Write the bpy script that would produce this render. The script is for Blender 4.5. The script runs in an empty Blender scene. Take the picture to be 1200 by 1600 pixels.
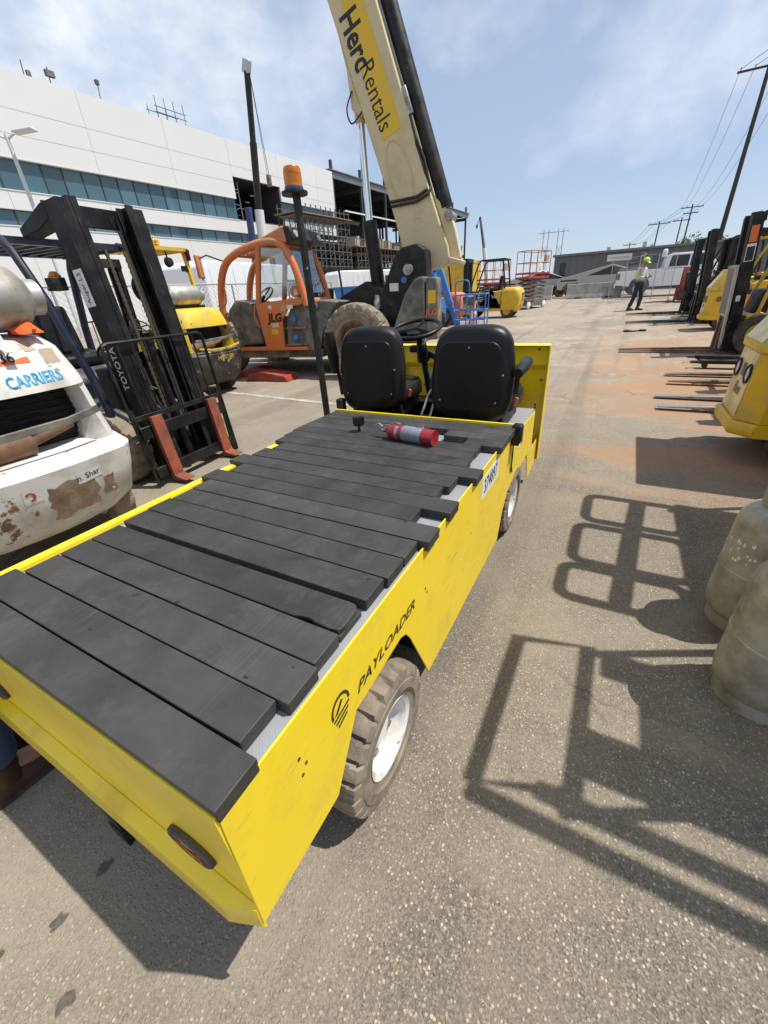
import bpy, math, random
from mathutils import Vector, Matrix, Euler
random.seed(7)
SC = bpy.context.scene
COL = SC.collection
R_ = math.radians
# ---------------------------------------------------------------- camera
cam_d = bpy.data.cameras.new('camera'); cam = bpy.data.objects.new('camera', cam_d); COL.objects.link(cam)
cam_d.sensor_fit = 'HORIZONTAL'; cam_d.sensor_width = 36.0; cam_d.lens = 18.6
cam_d.clip_start = 0.02; cam_d.clip_end = 4000
cam.matrix_world = Matrix(((0.88178146, -0.18297635, 0.43471958, 0.0), (0.46843456, 0.44731804, -0.76188951, 0.0), (-0.05505015, 0.87545772, 0.4801492, 1.45), (0, 0, 0, 1)))
SC.camera = cam
# ---------------------------------------------------------------- sky and sun
SUN = Vector((0.34, 0.165, 0.78)).normalized()
elev = math.asin(SUN.z); azim = math.atan2(SUN.x, SUN.y)
world = bpy.data.worlds.new('World'); SC.world = world; world.use_nodes = True
nt = world.node_tree; nt.nodes.clear()
def N(t, **kw):
    n = nt.nodes.new(t)
    for k, v in kw.items():
        if k.startswith('i_'): n.inputs[k[2:].replace('_', ' ')].default_value = v
        else: setattr(n, k, v)
    return n
L = lambda a, b: nt.links.new(a, b)
sky = N('ShaderNodeTexSky', sky_type='NISHITA', sun_disc=False, sun_elevation=elev, sun_rotation=azim, altitude=150, air_density=1.0, dust_density=0.35, ozone_density=1.6)
tc = N('ShaderNodeTexCoord'); sep = N('ShaderNodeSeparateXYZ'); L(tc.outputs['Generated'], sep.inputs[0])
addz = N('ShaderNodeMath', operation='MAXIMUM', i_Value=0.0); L(sep.outputs[2], addz.inputs[0]); addz.inputs[1].default_value = 0.0
ad2 = N('ShaderNodeMath', operation='ADD'); L(addz.outputs[0], ad2.inputs[0]); ad2.inputs[1].default_value = 0.28
dx = N('ShaderNodeMath', operation='DIVIDE'); L(sep.outputs[0], dx.inputs[0]); L(ad2.outputs[0], dx.inputs[1])
dy = N('ShaderNodeMath', operation='DIVIDE'); L(sep.outputs[1], dy.inputs[0]); L(ad2.outputs[0], dy.inputs[1])
cmb = N('ShaderNodeCombineXYZ'); L(dx.outputs[0], cmb.inputs[0]); L(dy.outputs[0], cmb.inputs[1]); cmb.inputs[2].default_value = 3.7
nz = N('ShaderNodeTexNoise', noise_dimensions='3D'); nz.inputs['Scale'].default_value = 2.1; nz.inputs['Detail'].default_value = 10; nz.inputs['Roughness'].default_value = 0.52; nz.inputs['Distortion'].default_value = 0.1
cmap = N('ShaderNodeMapping'); cmap.inputs['Location'].default_value = (8.2, 5.74, 2.46); cmap.inputs['Scale'].default_value = (1, 1, 1.5); L(tc.outputs['Generated'], cmap.inputs[0]); L(cmap.outputs[0], nz.inputs['Vector'])
nz2 = N('ShaderNodeTexNoise'); nz2.inputs['Scale'].default_value = 9.0; nz2.inputs['Detail'].default_value = 8; nz2.inputs['Roughness'].default_value = 0.6; L(cmap.outputs[0], nz2.inputs['Vector'])
rp = N('ShaderNodeValToRGB'); rp.color_ramp.elements[0].position = 0.47; rp.color_ramp.elements[0].color = (0, 0, 0, 1); rp.color_ramp.elements[1].position = 0.66; rp.color_ramp.elements[1].color = (0.9, 0.9, 0.9, 1)
L(nz.outputs['Fac'], rp.inputs[0])
bg1 = N('ShaderNodeBackground'); bg1.inputs['Strength'].default_value = 0.085; L(sky.outputs[0], bg1.inputs['Color'])
bg2 = N('ShaderNodeBackground'); ccr = N('ShaderNodeValToRGB'); ccr.color_ramp.elements[0].position = 0.35; ccr.color_ramp.elements[0].color = (0.66, 0.76, 0.92, 1); ccr.color_ramp.elements[1].position = 0.65; ccr.color_ramp.elements[1].color = (0.98, 1.0, 1.04, 1); L(nz2.outputs['Fac'], ccr.inputs[0]); L(ccr.outputs[0], bg2.inputs['Color']); bg2.inputs['Strength'].default_value = 0.60
bg3 = N('ShaderNodeBackground'); bg3.inputs['Color'].default_value = (0.285, 0.345, 0.45, 1); bg3.inputs['Strength'].default_value = 0.92
mx0 = N('ShaderNodeMixShader'); mx0.inputs[0].default_value = 0.66; L(bg1.outputs[0], mx0.inputs[1]); L(bg3.outputs[0], mx0.inputs[2])
mxs = N('ShaderNodeMixShader'); L(rp.outputs[0], mxs.inputs[0]); L(mx0.outputs[0], mxs.inputs[1]); L(bg2.outputs[0], mxs.inputs[2])
wo = N('ShaderNodeOutputWorld'); L(mxs.outputs[0], wo.inputs[0])
sun_d = bpy.data.lights.new('sun', 'SUN'); sun_d.energy = 2.95; sun_d.angle = R_(0.53); sun_d.color = (1.0, 0.955, 0.88)
sun = bpy.data.objects.new('sun', sun_d); COL.objects.link(sun); sun.rotation_euler = SUN.to_track_quat('Z', 'Y').to_euler(); sun.location = (3, 1, 8)
SC.view_settings.view_transform = 'Standard'; SC.view_settings.look = 'None'; SC.view_settings.exposure = 0.86; SC.view_settings.gamma = 1.0; SC.view_settings.use_curve_mapping = False
SC.render.engine = 'CYCLES'
SC.cycles.max_bounces = 6; SC.cycles.diffuse_bounces = 3; SC.cycles.glossy_bounces = 3; SC.cycles.transmission_bounces = 4; SC.cycles.transparent_max_bounces = 8
SC.cycles.caustics_reflective = False; SC.cycles.caustics_refractive = False
SC.cycles.use_denoising = True

# ---------------------------------------------------------------- helpers
def gz(y): return 0.02 * min(max(0.0, y - 2.5), 27.5)      # the yard climbs gently away from the cart
def fmap(x, y):
    'yard plan coordinates were paced out on a steeper slope; bring them onto the real one'
    if not (4 < y < 35 and abs(x) < 16): return x, y
    s = (1.45 - 0.033 * min(y - 2.5, 21.5)) / y; y2 = 1.5 / (s + 0.02)
    if y2 > 30: y2 = 0.90 / s
    return x * y2 / y, y2

class B:
    "mesh builder: collects shapes, build() links them as ONE mesh object"
    def __init__(s): s.v = []; s.f = []; s.xf = None
    def add(s, vs, fs):
        o = len(s.v)
        for p in vs:
            p = Vector(p)
            if s.xf is not None: p = s.xf @ p
            s.v.append(p[:])
        s.f += [tuple(i + o for i in f) for f in fs]
        return s
    def bx(s, x0, x1, y0, y1, z0, z1):
        return s.add([(x0, y0, z0), (x1, y0, z0), (x1, y1, z0), (x0, y1, z0), (x0, y0, z1), (x1, y0, z1), (x1, y1, z1), (x0, y1, z1)],
                     [(0, 3, 2, 1), (4, 5, 6, 7), (0, 1, 5, 4), (1, 2, 6, 5), (2, 3, 7, 6), (3, 0, 4, 7)])
    def box(s, c, size, rot=(0, 0, 0)):
        m = Euler(rot).to_matrix(); c = Vector(c); h = Vector(size) / 2
        vs = [c + m @ Vector((a * h.x, b * h.y, d * h.z)) for d in (-1, 1) for a, b in ((-1, -1), (1, -1), (1, 1), (-1, 1))]
        return s.add(vs, [(0, 3, 2, 1), (4, 5, 6, 7), (0, 1, 5, 4), (1, 2, 6, 5), (2, 3, 7, 6), (3, 0, 4, 7)])
    def prism(s, poly, ax, a, b):
        "extrude a 2D polygon along axis ax ('x': poly is (y,z); 'y': (x,z); 'z': (x,y)) from a to b"
        def P(p, t): return (t, p[0], p[1]) if ax == 'x' else (p[0], t, p[1]) if ax == 'y' else (p[0], p[1], t)
        n = len(poly); ar = sum(poly[i][0] * poly[(i + 1) % n][1] - poly[(i + 1) % n][0] * poly[i][1] for i in range(n))
        vs = [P(p, a) for p in poly] + [P(p, b) for p in poly]
        fl = (ar > 0) ^ (b < a) ^ (ax == 'y')
        fs = [(i, (i + 1) % n, n + (i + 1) % n, n + i) for i in range(n)] + [tuple(range(n - 1, -1, -1)), tuple(range(n, 2 * n))]
        if not fl: fs = [f[::-1] for f in fs]
        return s.add(vs, fs)
    def tube(s, pts, r, n=8, closed=False, sx=1.0):
        pts = [Vector(p) for p in pts]; m = len(pts); rr = r if isinstance(r, (list, tuple)) else [r] * m
        rings = []; up = None
        for i, p in enumerate(pts):
            if closed: t = (pts[(i + 1) % m] - pts[i - 1])
            else: t = (pts[min(i + 1, m - 1)] - pts[max(i - 1, 0)])
            if t.length < 1e-9: t = Vector((0, 0, 1))
            t.normalize()
            if up is None:
                up = Vector((0, 0, 1)) if abs(t.z) < 0.95 else Vector((1, 0, 0))
            u = (up - t * up.dot(t))
            if u.length < 1e-6: u = t.orthogonal()
            u.normalize(); w = t.cross(u); up = u
            off = math.pi / 4 if n == 4 else 0
            rings.append([p + (u * math.cos(2 * math.pi * k / n + off) + w * math.sin(2 * math.pi * k / n + off) * sx) * rr[i] for k in range(n)])
        vs = [q for rg in rings for q in rg]; fs = []
        for i in range(m if closed else m - 1):
            a = i * n; b = ((i + 1) % m) * n
            for k in range(n): fs.append((a + k, a + (k + 1) % n, b + (k + 1) % n, b + k))
        if not closed: fs += [tuple(range(n - 1, -1, -1)), tuple(range((m - 1) * n, m * n))]
        return s.add(vs, fs)
    def cyl(s, p0, p1, r, n=16, r1=None): return s.tube([p0, p1], [r, r if r1 is None else r1], n)
    def lathe(s, prof, o=(0, 0, 0), ax='z', n=24, closed=False):
        "prof: list of (radius, height along ax)"
        vs = []; fs = []; m = len(prof); o = Vector(o)
        for r, h in prof:
            for k in range(n):
                c, d = r * math.cos(2 * math.pi * k / n), r * math.sin(2 * math.pi * k / n)
                vs.append(o + (Vector((c, d, h)) if ax == 'z' else Vector((d, h, c)) if ax == 'y' else Vector((h, c, d))))
        for i in range(m if closed else m - 1):
            j = (i + 1) % m
            for k in range(n): fs.append((i * n + k, i * n + (k + 1) % n, j * n + (k + 1) % n, j * n + k))
        if not closed:
            if prof[0][0] > 1e-6: fs.append(tuple(range(n - 1, -1, -1)))
            if prof[-1][0] > 1e-6: fs.append(tuple(range((m - 1) * n, m * n)))
        return s.add(vs, fs)
    def loft(s, rings, cap=True):
        n = len(rings[0]); vs = [q for rg in rings for q in rg]; fs = []
        for i in range(len(rings) - 1):
            for k in range(n): fs.append((i * n + k, i * n + (k + 1) % n, (i + 1) * n + (k + 1) % n, (i + 1) * n + k))
        if cap: fs += [tuple(range(n - 1, -1, -1)), tuple(range((len(rings) - 1) * n, len(rings) * n))]
        return s.add(vs, fs)
    def tyre(s, c, r, w, ax='y', lugs=22, depth=0.012, rim=0.55, steps=8, skew=0.3, gw=0.24):
        "treaded tyre: a closed profile swept round, grooves cut into the tread rows"
        c = Vector(c); hw = w / 2
        prof = [(rim * r, -hw * .80, 0), (r * (rim * .72 + .28), -hw * .90, 0), (r * (rim * .66 + .335), -hw * 1.0, 0), (r * .80, -hw * .995, 0), (r * .815, -hw * .955, 0), (r * .88, -hw * .955, .4), (r * .965, -hw * .86, 1), (r * .99, -hw * .55, 1), (r, -hw * .12, 1),
                (r, hw * .12, 1), (r * .99, hw * .55, 1), (r * .965, hw * .86, 1), (r * .88, hw * .955, .4), (r * .815, hw * .955, 0), (r * .80, hw * .995, 0), (r * (rim * .66 + .335), hw * 1.0, 0), (r * (rim * .72 + .28), hw * .90, 0), (rim * r, hw * .80, 0)]
        n = lugs * steps; m = len(prof); vs = []; fs = []
        for k in range(n):
            th = 2 * math.pi * k / n
            for q, (pr, ph, gv) in enumerate(prof):
                rr = pr
                if gv and lugs and 1 < q < m - 2:
                    mid = abs(ph) < hw * .3
                    fr = (k / steps + skew * abs(ph) / hw + (0.5 if ph > 0 else 0)) % 1.0
                    if fr < gw and not mid: rr = pr - depth * gv
                a, b = rr * math.cos(th), rr * math.sin(th)
                vs.append(c + (Vector((a, ph, b)) if ax == 'y' else Vector((ph, a, b))))
        for k in range(n):
            for q in range(m):
                fs.append((k * m + q, k * m + (q + 1) % m, ((k + 1) % n) * m + (q + 1) % m, ((k + 1) % n) * m + q))
        return s.add(vs, fs)
    def build(s, name, mat, parent=None, bevel=0.0, smooth=38, seg=2, data=None):
        me = bpy.data.meshes.new(name); me.from_pydata(s.v, [], s.f); me.update()
        if smooth:
            me.polygons.foreach_set('use_smooth', [True] * len(me.polygons)); me.set_sharp_from_angle(angle=R_(smooth))
        o = bpy.data.objects.new(name, me); COL.objects.link(o)
        if isinstance(mat, (list, tuple)):
            for m_ in mat: me.materials.append(m_)
        elif mat: me.materials.append(mat)
        if bevel:
            md = o.modifiers.new('bevel', 'BEVEL'); md.width = bevel; md.segments = seg; md.limit_method = 'ANGLE'; md.angle_limit = R_(40)
        o.parent = parent
        return o

def tag(o, label=None, cat=None, group=None, kind=None):
    if label: o['label'] = label
    if cat: o['category'] = cat
    if group: o['group'] = group
    if kind: o['kind'] = kind
    return o
def thing(name, label, cat, loc=(0, 0, 0), hd=0.0, group=None):
    o = bpy.data.objects.new(name, None); COL.objects.link(o); o.rotation_euler = (0, 0, R_(hd)); o.empty_display_size = 0.1
    dz = loc[2] - gz(loc[1]); x, y = fmap(loc[0], loc[1]); o.location = (x, y, gz(y) + dz)
    return tag(o, label, cat, group)
def copy_tree(o, parent=None):
    c = o.copy(); COL.objects.link(c); c.parent = parent
    for ch in list(o.children): copy_tree(ch, c)
    return c
def text(name, body, size, mat, parent, loc, xdir, ydir, bold=0.0, shear=0.0, sx=1.0, align='CENTER', depth=0.0006):
    "lettering as a flat mesh lying in the plane xdir,ydir"
    cu = bpy.data.curves.new(name, 'FONT'); cu.body = body; cu.size = size; cu.align_x = align; cu.align_y = 'CENTER'; cu.shear = shear; cu.offset = bold; cu.extrude = depth; cu.resolution_u = 2
    t = bpy.data.objects.new(name, cu); COL.objects.link(t)
    me = bpy.data.meshes.new_from_object(t); bpy.data.objects.remove(t)
    x = Vector(xdir).normalized(); y = Vector(ydir); y = (y - x * y.dot(x)).normalized(); z = x.cross(y)
    m = Matrix((x, y, z)).transposed().to_4x4(); m.translation = Vector(loc)
    me.transform(m @ Matrix.Diagonal((sx, 1, 1, 1))); me.materials.clear(); me.materials.append(mat); me.name = name
    o = bpy.data.objects.new(name, me); COL.objects.link(o); o.parent = parent
    return o
def rrect(x0, x1, y0, y1, r, n=5):
    pts = []
    for cx, cy, a0 in ((x1 - r, y1 - r, 0), (x0 + r, y1 - r, 90), (x0 + r, y0 + r, 180), (x1 - r, y0 + r, 270)):
        for k in range(n + 1):
            a = R_(a0 + 90 * k / n); pts.append((cx + r * math.cos(a), cy + r * math.sin(a)))
    return pts

# ---------------------------------------------------------------- materials
def newmat(name):
    m = bpy.data.materials.new(name); m.use_nodes = True; t = m.node_tree
    return m, t, t.nodes['Principled BSDF']
def mat(name, col, rough=0.5, metal=0.0, var=0.12, vs=6.0, dirt=None, chips=None, bump=0.0, bs=60.0, coat=0.0, spec=0.5, streak=None, rvar=0.1):
    """painted or plain surface. dirt=(colour, amount 0..1, scale), chips=(colour, amount, scale), streak=(colour, amount, stretch vector)"""
    m, t, p = newmat(name); nd = t.nodes; lk = t.links.new
    tc = nd.new('ShaderNodeTexCoord'); co = tc.outputs['Object']
    n1 = nd.new('ShaderNodeTexNoise'); n1.inputs['Scale'].default_value = vs; n1.inputs['Detail'].default_value = 6; lk(co, n1.inputs['Vector'])
    mx = nd.new('ShaderNodeMix'); mx.data_type = 'RGBA'
    mx.inputs[6].default_value = tuple(max(0, c * (1 - var)) for c in col) + (1,); mx.inputs[7].default_value = tuple(min(1, c * (1 + var)) for c in col) + (1,)
    lk(n1.outputs['Fac'], mx.inputs[0]); out = mx.outputs[2]
    rr = nd.new('ShaderNodeMapRange'); rr.inputs[3].default_value = max(0.03, rough - rvar); rr.inputs[4].default_value = min(1, rough + rvar); lk(n1.outputs['Fac'], rr.inputs[0]); ro = rr.outputs[0]
    def layer(spec_, sharp, seed, stretch=None):
        nonlocal out, ro
        c, a, sc = spec_
        mp = nd.new('ShaderNodeMapping'); mp.inputs['Location'].default_value = (seed, seed * .7, seed * .3)
        if stretch: mp.inputs['Scale'].default_value = stretch
        lk(co, mp.inputs[0])
        nn = nd.new('ShaderNodeTexNoise'); nn.inputs['Scale'].default_value = sc; nn.inputs['Detail'].default_value = 8; nn.inputs['Roughness'].default_value = 0.62; lk(mp.outputs[0], nn.inputs['Vector'])
        mr = nd.new('ShaderNodeMapRange'); mid = 0.72 - 0.44 * a; mr.inputs[1].default_value = mid - sharp; mr.inputs[2].default_value = mid + sharp; lk(nn.outputs['Fac'], mr.inputs[0])
        m2 = nd.new('ShaderNodeMix'); m2.data_type = 'RGBA'; m2.inputs[7].default_value = tuple(c) + (1,); lk(mr.outputs[0], m2.inputs[0]); lk(out, m2.inputs[6]); out = m2.outputs[2]
        m3 = nd.new('ShaderNodeMix'); m3.inputs[3].default_value = 0.85; lk(mr.outputs[0], m3.inputs[0]); lk(ro, m3.inputs[2]); ro = m3.outputs[0]
    if dirt: layer(dirt, 0.16, 3.1)
    if streak: layer((streak[0], streak[1], 3.0), 0.10, 11.3, streak[2])
    if chips: layer(chips, 0.012, 7.7)
    lk(out, p.inputs['Base Color']); lk(ro, p.inputs['Roughness'])
    p.inputs['Metallic'].default_value = metal; p.inputs['Specular IOR Level'].default_value = spec
    if coat: p.inputs['Coat Weight'].default_value = coat; p.inputs['Coat Roughness'].default_value = 0.12
    if bump:
        nb = nd.new('ShaderNodeTexNoise'); nb.inputs['Scale'].default_value = bs; nb.inputs['Detail'].default_value = 5; lk(co, nb.inputs['Vector'])
        bp = nd.new('ShaderNodeBump'); bp.inputs['Strength'].default_value = bump; bp.inputs['Distance'].default_value = 0.01; lk(nb.outputs['Fac'], bp.inputs['Height']); lk(bp.outputs[0], p.inputs['Normal'])
    return m
DUST = (0.30, 0.25, 0.19)
RUST = (0.16, 0.06, 0.025)
m_yel = mat('cart_yellow_paint', (0.90, 0.66, 0.010), 0.36, var=0.04, vs=3, dirt=((0.62, 0.46, 0.05), 0.10, 6), chips=((0.25, 0.17, 0.05), 0.03, 18), bump=0.04, bs=300, coat=0.25)
m_yel_scr = mat('scraped_yellow_paint', (0.90, 0.66, 0.010), 0.38, var=0.04, vs=3, dirt=((0.62, 0.46, 0.06), 0.12, 5), streak=((0.58, 0.40, 0.06), 0.06, (3.0, 3.0, 14.0)), bump=0.04, bs=300, coat=0.15)
m_yel_old = mat('worn_yellow_paint', (0.72, 0.47, 0.02), 0.45, var=0.08, vs=3, dirt=((0.40, 0.30, 0.10), 0.28, 4), chips=((0.12, 0.08, 0.04), 0.17, 9), bump=0.05, bs=200)
m_yel_dk = mat('machine_yellow_paint', (0.70, 0.43, 0.015), 0.42, var=0.08, vs=3, dirt=((0.38, 0.28, 0.10), 0.22, 4), chips=((0.12, 0.08, 0.04), 0.05, 12), coat=0.15)
m_cream_panel = mat('cream_yellow_panel', (0.74, 0.60, 0.27), 0.35, var=0.08, vs=3, dirt=((0.45, 0.34, 0.14), 0.3, 5), coat=0.2)  # paler cream tone, laid only over the nose's front and hood faces
m_blk = mat('black_plastic', (0.009, 0.009, 0.010), 0.42, spec=0.3, var=0.25, vs=9, dirt=((0.06, 0.055, 0.05), 0.2, 8), bump=0.05, bs=250)
m_vinyl = mat('black_vinyl', (0.005, 0.005, 0.0055), 0.34, spec=0.32, var=0.2, vs=5, dirt=((0.012, 0.012, 0.012), 0.25, 6), bump=0.12, bs=420)
m_blkmet = mat('black_painted_steel', (0.008, 0.008, 0.009), 0.38, spec=0.3, var=0.3, vs=6, dirt=((0.055, 0.048, 0.04), 0.26, 5), chips=((0.20, 0.17, 0.14), 0.06, 18), bump=0.06, bs=120)
m_blkworn = mat('worn_black_steel', (0.007, 0.007, 0.0075), 0.36, spec=0.3, var=0.3, vs=6, dirt=((0.028, 0.025, 0.022), 0.22, 6), streak=((0.10, 0.088, 0.075), 0.05, (14, 14, 1.0)), bump=0.08, bs=120)
m_rubber = mat('black_rubber', (0.03, 0.029, 0.028), 0.8, var=0.25, vs=10, dirt=((0.14, 0.115, 0.09), 0.4, 7), bump=0.15, bs=120)
m_mudtyre = mat('muddy_grey_tyre', (0.265, 0.215, 0.158), 0.9, var=0.22, vs=9, dirt=((0.07, 0.06, 0.05), 0.30, 10), bump=0.25, bs=90)
m_plank = None
m_white = mat('white_enamel', (0.78, 0.78, 0.76), 0.38, var=0.05, vs=5, dirt=((0.45, 0.40, 0.33), 0.25, 7), chips=((0.25, 0.16, 0.10), 0.10, 14))
m_wht_worn = mat('worn_white_paint', (0.74, 0.73, 0.70), 0.45, var=0.05, vs=4, dirt=((0.42, 0.36, 0.28), 0.36, 5), chips=((0.23, 0.13, 0.08), 0.16, 4.5), bump=0.06, bs=140)
m_rustpaint = mat('bare_brown_primer', (0.20, 0.13, 0.08), 0.75, var=0.35, vs=14, dirt=((0.34, 0.28, 0.21), 0.35, 12), chips=((0.62, 0.60, 0.56), 0.14, 11), bump=0.15, bs=60)
m_steel = mat('bare_steel', (0.42, 0.42, 0.42), 0.38, metal=0.9, var=0.15, vs=12, dirt=((0.20, 0.16, 0.12), 0.3, 9))
m_galv = mat('galvanised_steel', (0.46, 0.47, 0.48), 0.45, metal=0.6, var=0.12, vs=9)
m_chrome = mat('chromed_rod', (0.75, 0.76, 0.78), 0.10, metal=1.0, var=0.03, rvar=0.03)
m_alu = mat('scuffed_aluminium_cylinder', (0.52, 0.51, 0.48), 0.42, metal=0.75, var=0.18, vs=5, dirt=((0.22, 0.19, 0.14), 0.35, 5), bump=0.06, bs=80)
m_tank = mat('grey_beige_cylinder_paint', (0.39, 0.375, 0.325), 0.46, metal=0.25, var=0.08, vs=6, dirt=((0.15, 0.13, 0.10), 0.34, 7), chips=((0.60, 0.58, 0.53), 0.05, 9), bump=0.06, bs=60)
m_diamond = None
m_red = mat('red_enamel', (0.30, 0.012, 0.014), 0.28, var=0.08, vs=6, coat=0.4)
m_redsteel = mat('red_painted_steel', (0.34, 0.035, 0.025), 0.5, var=0.15, vs=4, dirt=((0.25, 0.15, 0.1), 0.25, 5))
m_orange = mat('weathered_orange_paint', (0.66, 0.165, 0.035), 0.45, var=0.10, vs=3, dirt=((0.42, 0.22, 0.12), 0.35, 4), bump=0.04, bs=150)
m_forkor = mat('rusty_orange_fork', (0.33, 0.075, 0.03), 0.6, var=0.25, vs=6, dirt=((0.10, 0.045, 0.03), 0.44, 9), bump=0.1, bs=60)
m_forkbr = mat('rusty_brown_fork', (0.20, 0.10, 0.055), 0.7, var=0.3, vs=8, dirt=((0.06, 0.04, 0.03), 0.35, 9), bump=0.1, bs=60)
m_tan = mat('cream_boom_paint', (0.60, 0.50, 0.285), 0.42, var=0.04, vs=2, dirt=((0.45, 0.37, 0.22), 0.15, 3), coat=0.12)
m_navy = mat('dark_blue_paint', (0.007, 0.011, 0.028), 0.35, spec=0.35, var=0.2, vs=4, dirt=((0.04, 0.04, 0.045), 0.22, 5), coat=0.2)
m_blue = mat('bright_blue_paint', (0.03, 0.17, 0.48), 0.42, var=0.1, vs=4, dirt=((0.2, 0.22, 0.25), 0.18, 5))
m_gryplas = mat('dusty_grey_plastic', (0.075, 0.075, 0.075), 0.55, var=0.25, vs=4, dirt=((0.28, 0.24, 0.19), 0.38, 5), bump=0.06, bs=90)
m_dirtymetal = mat('dusty_dark_chassis', (0.10, 0.085, 0.065), 0.8, var=0.3, vs=5, dirt=((0.30, 0.25, 0.19), 0.45, 5), bump=0.12, bs=50)
m_brass = mat('brass_fitting', (0.55, 0.40, 0.15), 0.35, metal=0.9)
m_stick_w = mat('white_sticker', (0.72, 0.72, 0.70), 0.5, var=0.05, dirt=((0.5, 0.46, 0.4), 0.2, 20))
m_stick_or = mat('orange_sticker', (0.75, 0.14, 0.03), 0.5, var=0.06, dirt=((0.45, 0.2, 0.12), 0.2, 20))
m_stick_y = mat('yellow_sticker', (0.70, 0.45, 0.02), 0.5, var=0.06)
m_stick_t = mat('tan_sticker_residue', (0.42, 0.33, 0.24), 0.7, var=0.15, vs=30)
m_ink = mat('black_ink', (0.012, 0.012, 0.012), 0.5)
m_inkcut = mat('dark_cut_letters', (0.03, 0.024, 0.008), 0.8)
m_cyan = mat('cyan_lettering', (0.05, 0.36, 0.60), 0.45, var=0.08, chips=((0.7, 0.7, 0.67), 0.12, 30))
m_green = mat('green_lettering', (0.03, 0.28, 0.09), 0.45)
m_gold = mat('yellow_lettering', (0.80, 0.55, 0.03), 0.45, chips=((0.05, 0.04, 0.03), 0.15, 40))
m_gray_l = mat('light_grey_lettering', (0.55, 0.55, 0.55), 0.5, chips=((0.05, 0.05, 0.05), 0.2, 40))
m_rag = mat('orange_cloth', (0.72, 0.13, 0.03), 0.9, var=0.15, vs=15)
m_hose = mat('hydraulic_hose', (0.02, 0.02, 0.02), 0.5)
m_wood = mat('weathered_timber', (0.26, 0.20, 0.135), 0.8, var=0.25, vs=5)
m_conc = mat('precast_concrete', (0.40, 0.385, 0.355), 0.85, var=0.12, vs=3, dirt=((0.22, 0.2, 0.17), 0.3, 2.5), bump=0.1, bs=40)
m_bwhite = mat('white_wall_panel', (0.66, 0.665, 0.66), 0.55, var=0.03, vs=0.3)
m_trim = mat('pale_trim', (0.60, 0.61, 0.60), 0.5, var=0.05)
m_dkroom = mat('dark_unfinished_interior', (0.045, 0.045, 0.05), 0.8, var=0.3, vs=0.5)
m_steelfr = mat('structural_steel', (0.045, 0.047, 0.052), 0.65, var=0.25, vs=0.4)
m_deckst = mat('metal_decking', (0.16, 0.17, 0.18), 0.5, metal=0.3, var=0.2, vs=0.5)
m_scaf = mat('scaffold_tube', (0.13, 0.13, 0.125), 0.5, metal=0.4, var=0.15)
m_grybld = mat('grey_cladding', (0.115, 0.125, 0.13), 0.6, var=0.06, vs=0.4)
m_polewood = mat('utility_pole_timber', (0.055, 0.042, 0.034), 0.85, var=0.25, vs=2)
m_silver = mat('silver_bodywork', (0.42, 0.41, 0.39), 0.38, metal=0.55, var=0.06, vs=2)
m_carwhite = mat('white_car_paint', (0.76, 0.77, 0.78), 0.25, var=0.02, vs=2, coat=0.6)
m_carblk = mat('dark_car_trim', (0.02, 0.02, 0.022), 0.5)
m_jeans = mat('blue_denim', (0.045, 0.075, 0.15), 0.9, var=0.25, vs=14, bump=0.15, bs=300)
m_dkjeans = mat('dark_denim', (0.018, 0.025, 0.045), 0.9, var=0.2, vs=12)
m_boot = mat('brown_leather_boot', (0.05, 0.024, 0.013), 0.5, var=0.3, vs=14)
m_skin = mat('skin', (0.36, 0.20, 0.13), 0.5, var=0.08)
m_shirt = mat('pale_work_shirt', (0.55, 0.55, 0.53), 0.9, var=0.08, vs=9)
m_lime = mat('lime_fabric', (0.45, 0.75, 0.05), 0.7, var=0.05)
m_bark = mat('bark', (0.07, 0.05, 0.035), 0.9, var=0.3, vs=5)
m_leaf = mat('foliage', (0.055, 0.085, 0.03), 0.7, var=0.5, vs=0.8)
m_paintline = mat('worn_white_road_paint', (0.50, 0.48, 0.43), 0.8, var=0.15, vs=4, dirt=((0.26, 0.23, 0.2), 0.5, 6))
m_oil = mat('oil_spot', (0.055, 0.048, 0.04), 0.6, dirt=((.15, .13, .10), .45, 60), var=0.3, vs=20)
m_clothnavy = mat('navy_sheeting', (0.03, 0.05, 0.14), 0.7, var=0.3, vs=2)

def glass(name, tint, rough=0.05, alpha=1.0, trans=0.0):
    m, t, p = newmat(name); p.inputs['Base Color'].default_value = tint + (1,); p.inputs['Roughness'].default_value = rough
    p.inputs['Transmission Weight'].default_value = trans; p.inputs['IOR'].default_value = 1.45; p.inputs['Specular IOR Level'].default_value = 0.6
    return m
def thin_glass(name, tint, refl=0.12, f=0.85):
    m, t, p = newmat(name); nd = t.nodes; lk = t.links.new
    tr = nd.new('ShaderNodeBsdfTransparent'); tr.inputs[0].default_value = tint + (1,)
    gl = nd.new('ShaderNodeBsdfGlossy'); gl.inputs['Roughness'].default_value = 0.03; gl.inputs[0].default_value = (0.9, 0.95, 1, 1)
    fr = nd.new('ShaderNodeFresnel'); fr.inputs[0].default_value = 1.5
    mr = nd.new('ShaderNodeMath'); mr.operation = 'ADD'; mr.inputs[1].default_value = refl; lk(fr.outputs[0], mr.inputs[0]); mr.use_clamp = True
    mx = nd.new('ShaderNodeMixShader'); lk(mr.outputs[0], mx.inputs[0]); lk(tr.outputs[0], mx.inputs[1]); lk(gl.outputs[0], mx.inputs[2])
    lk(mx.outputs[0], nd['Material Output'].inputs[0]); return m
m_glass = thin_glass('clear_window_glass', (0.52, 0.58, 0.58), 0.16)
m_bglass = glass('blue_curtain_glass', (0.06, 0.135, 0.18), 0.07)
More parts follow.
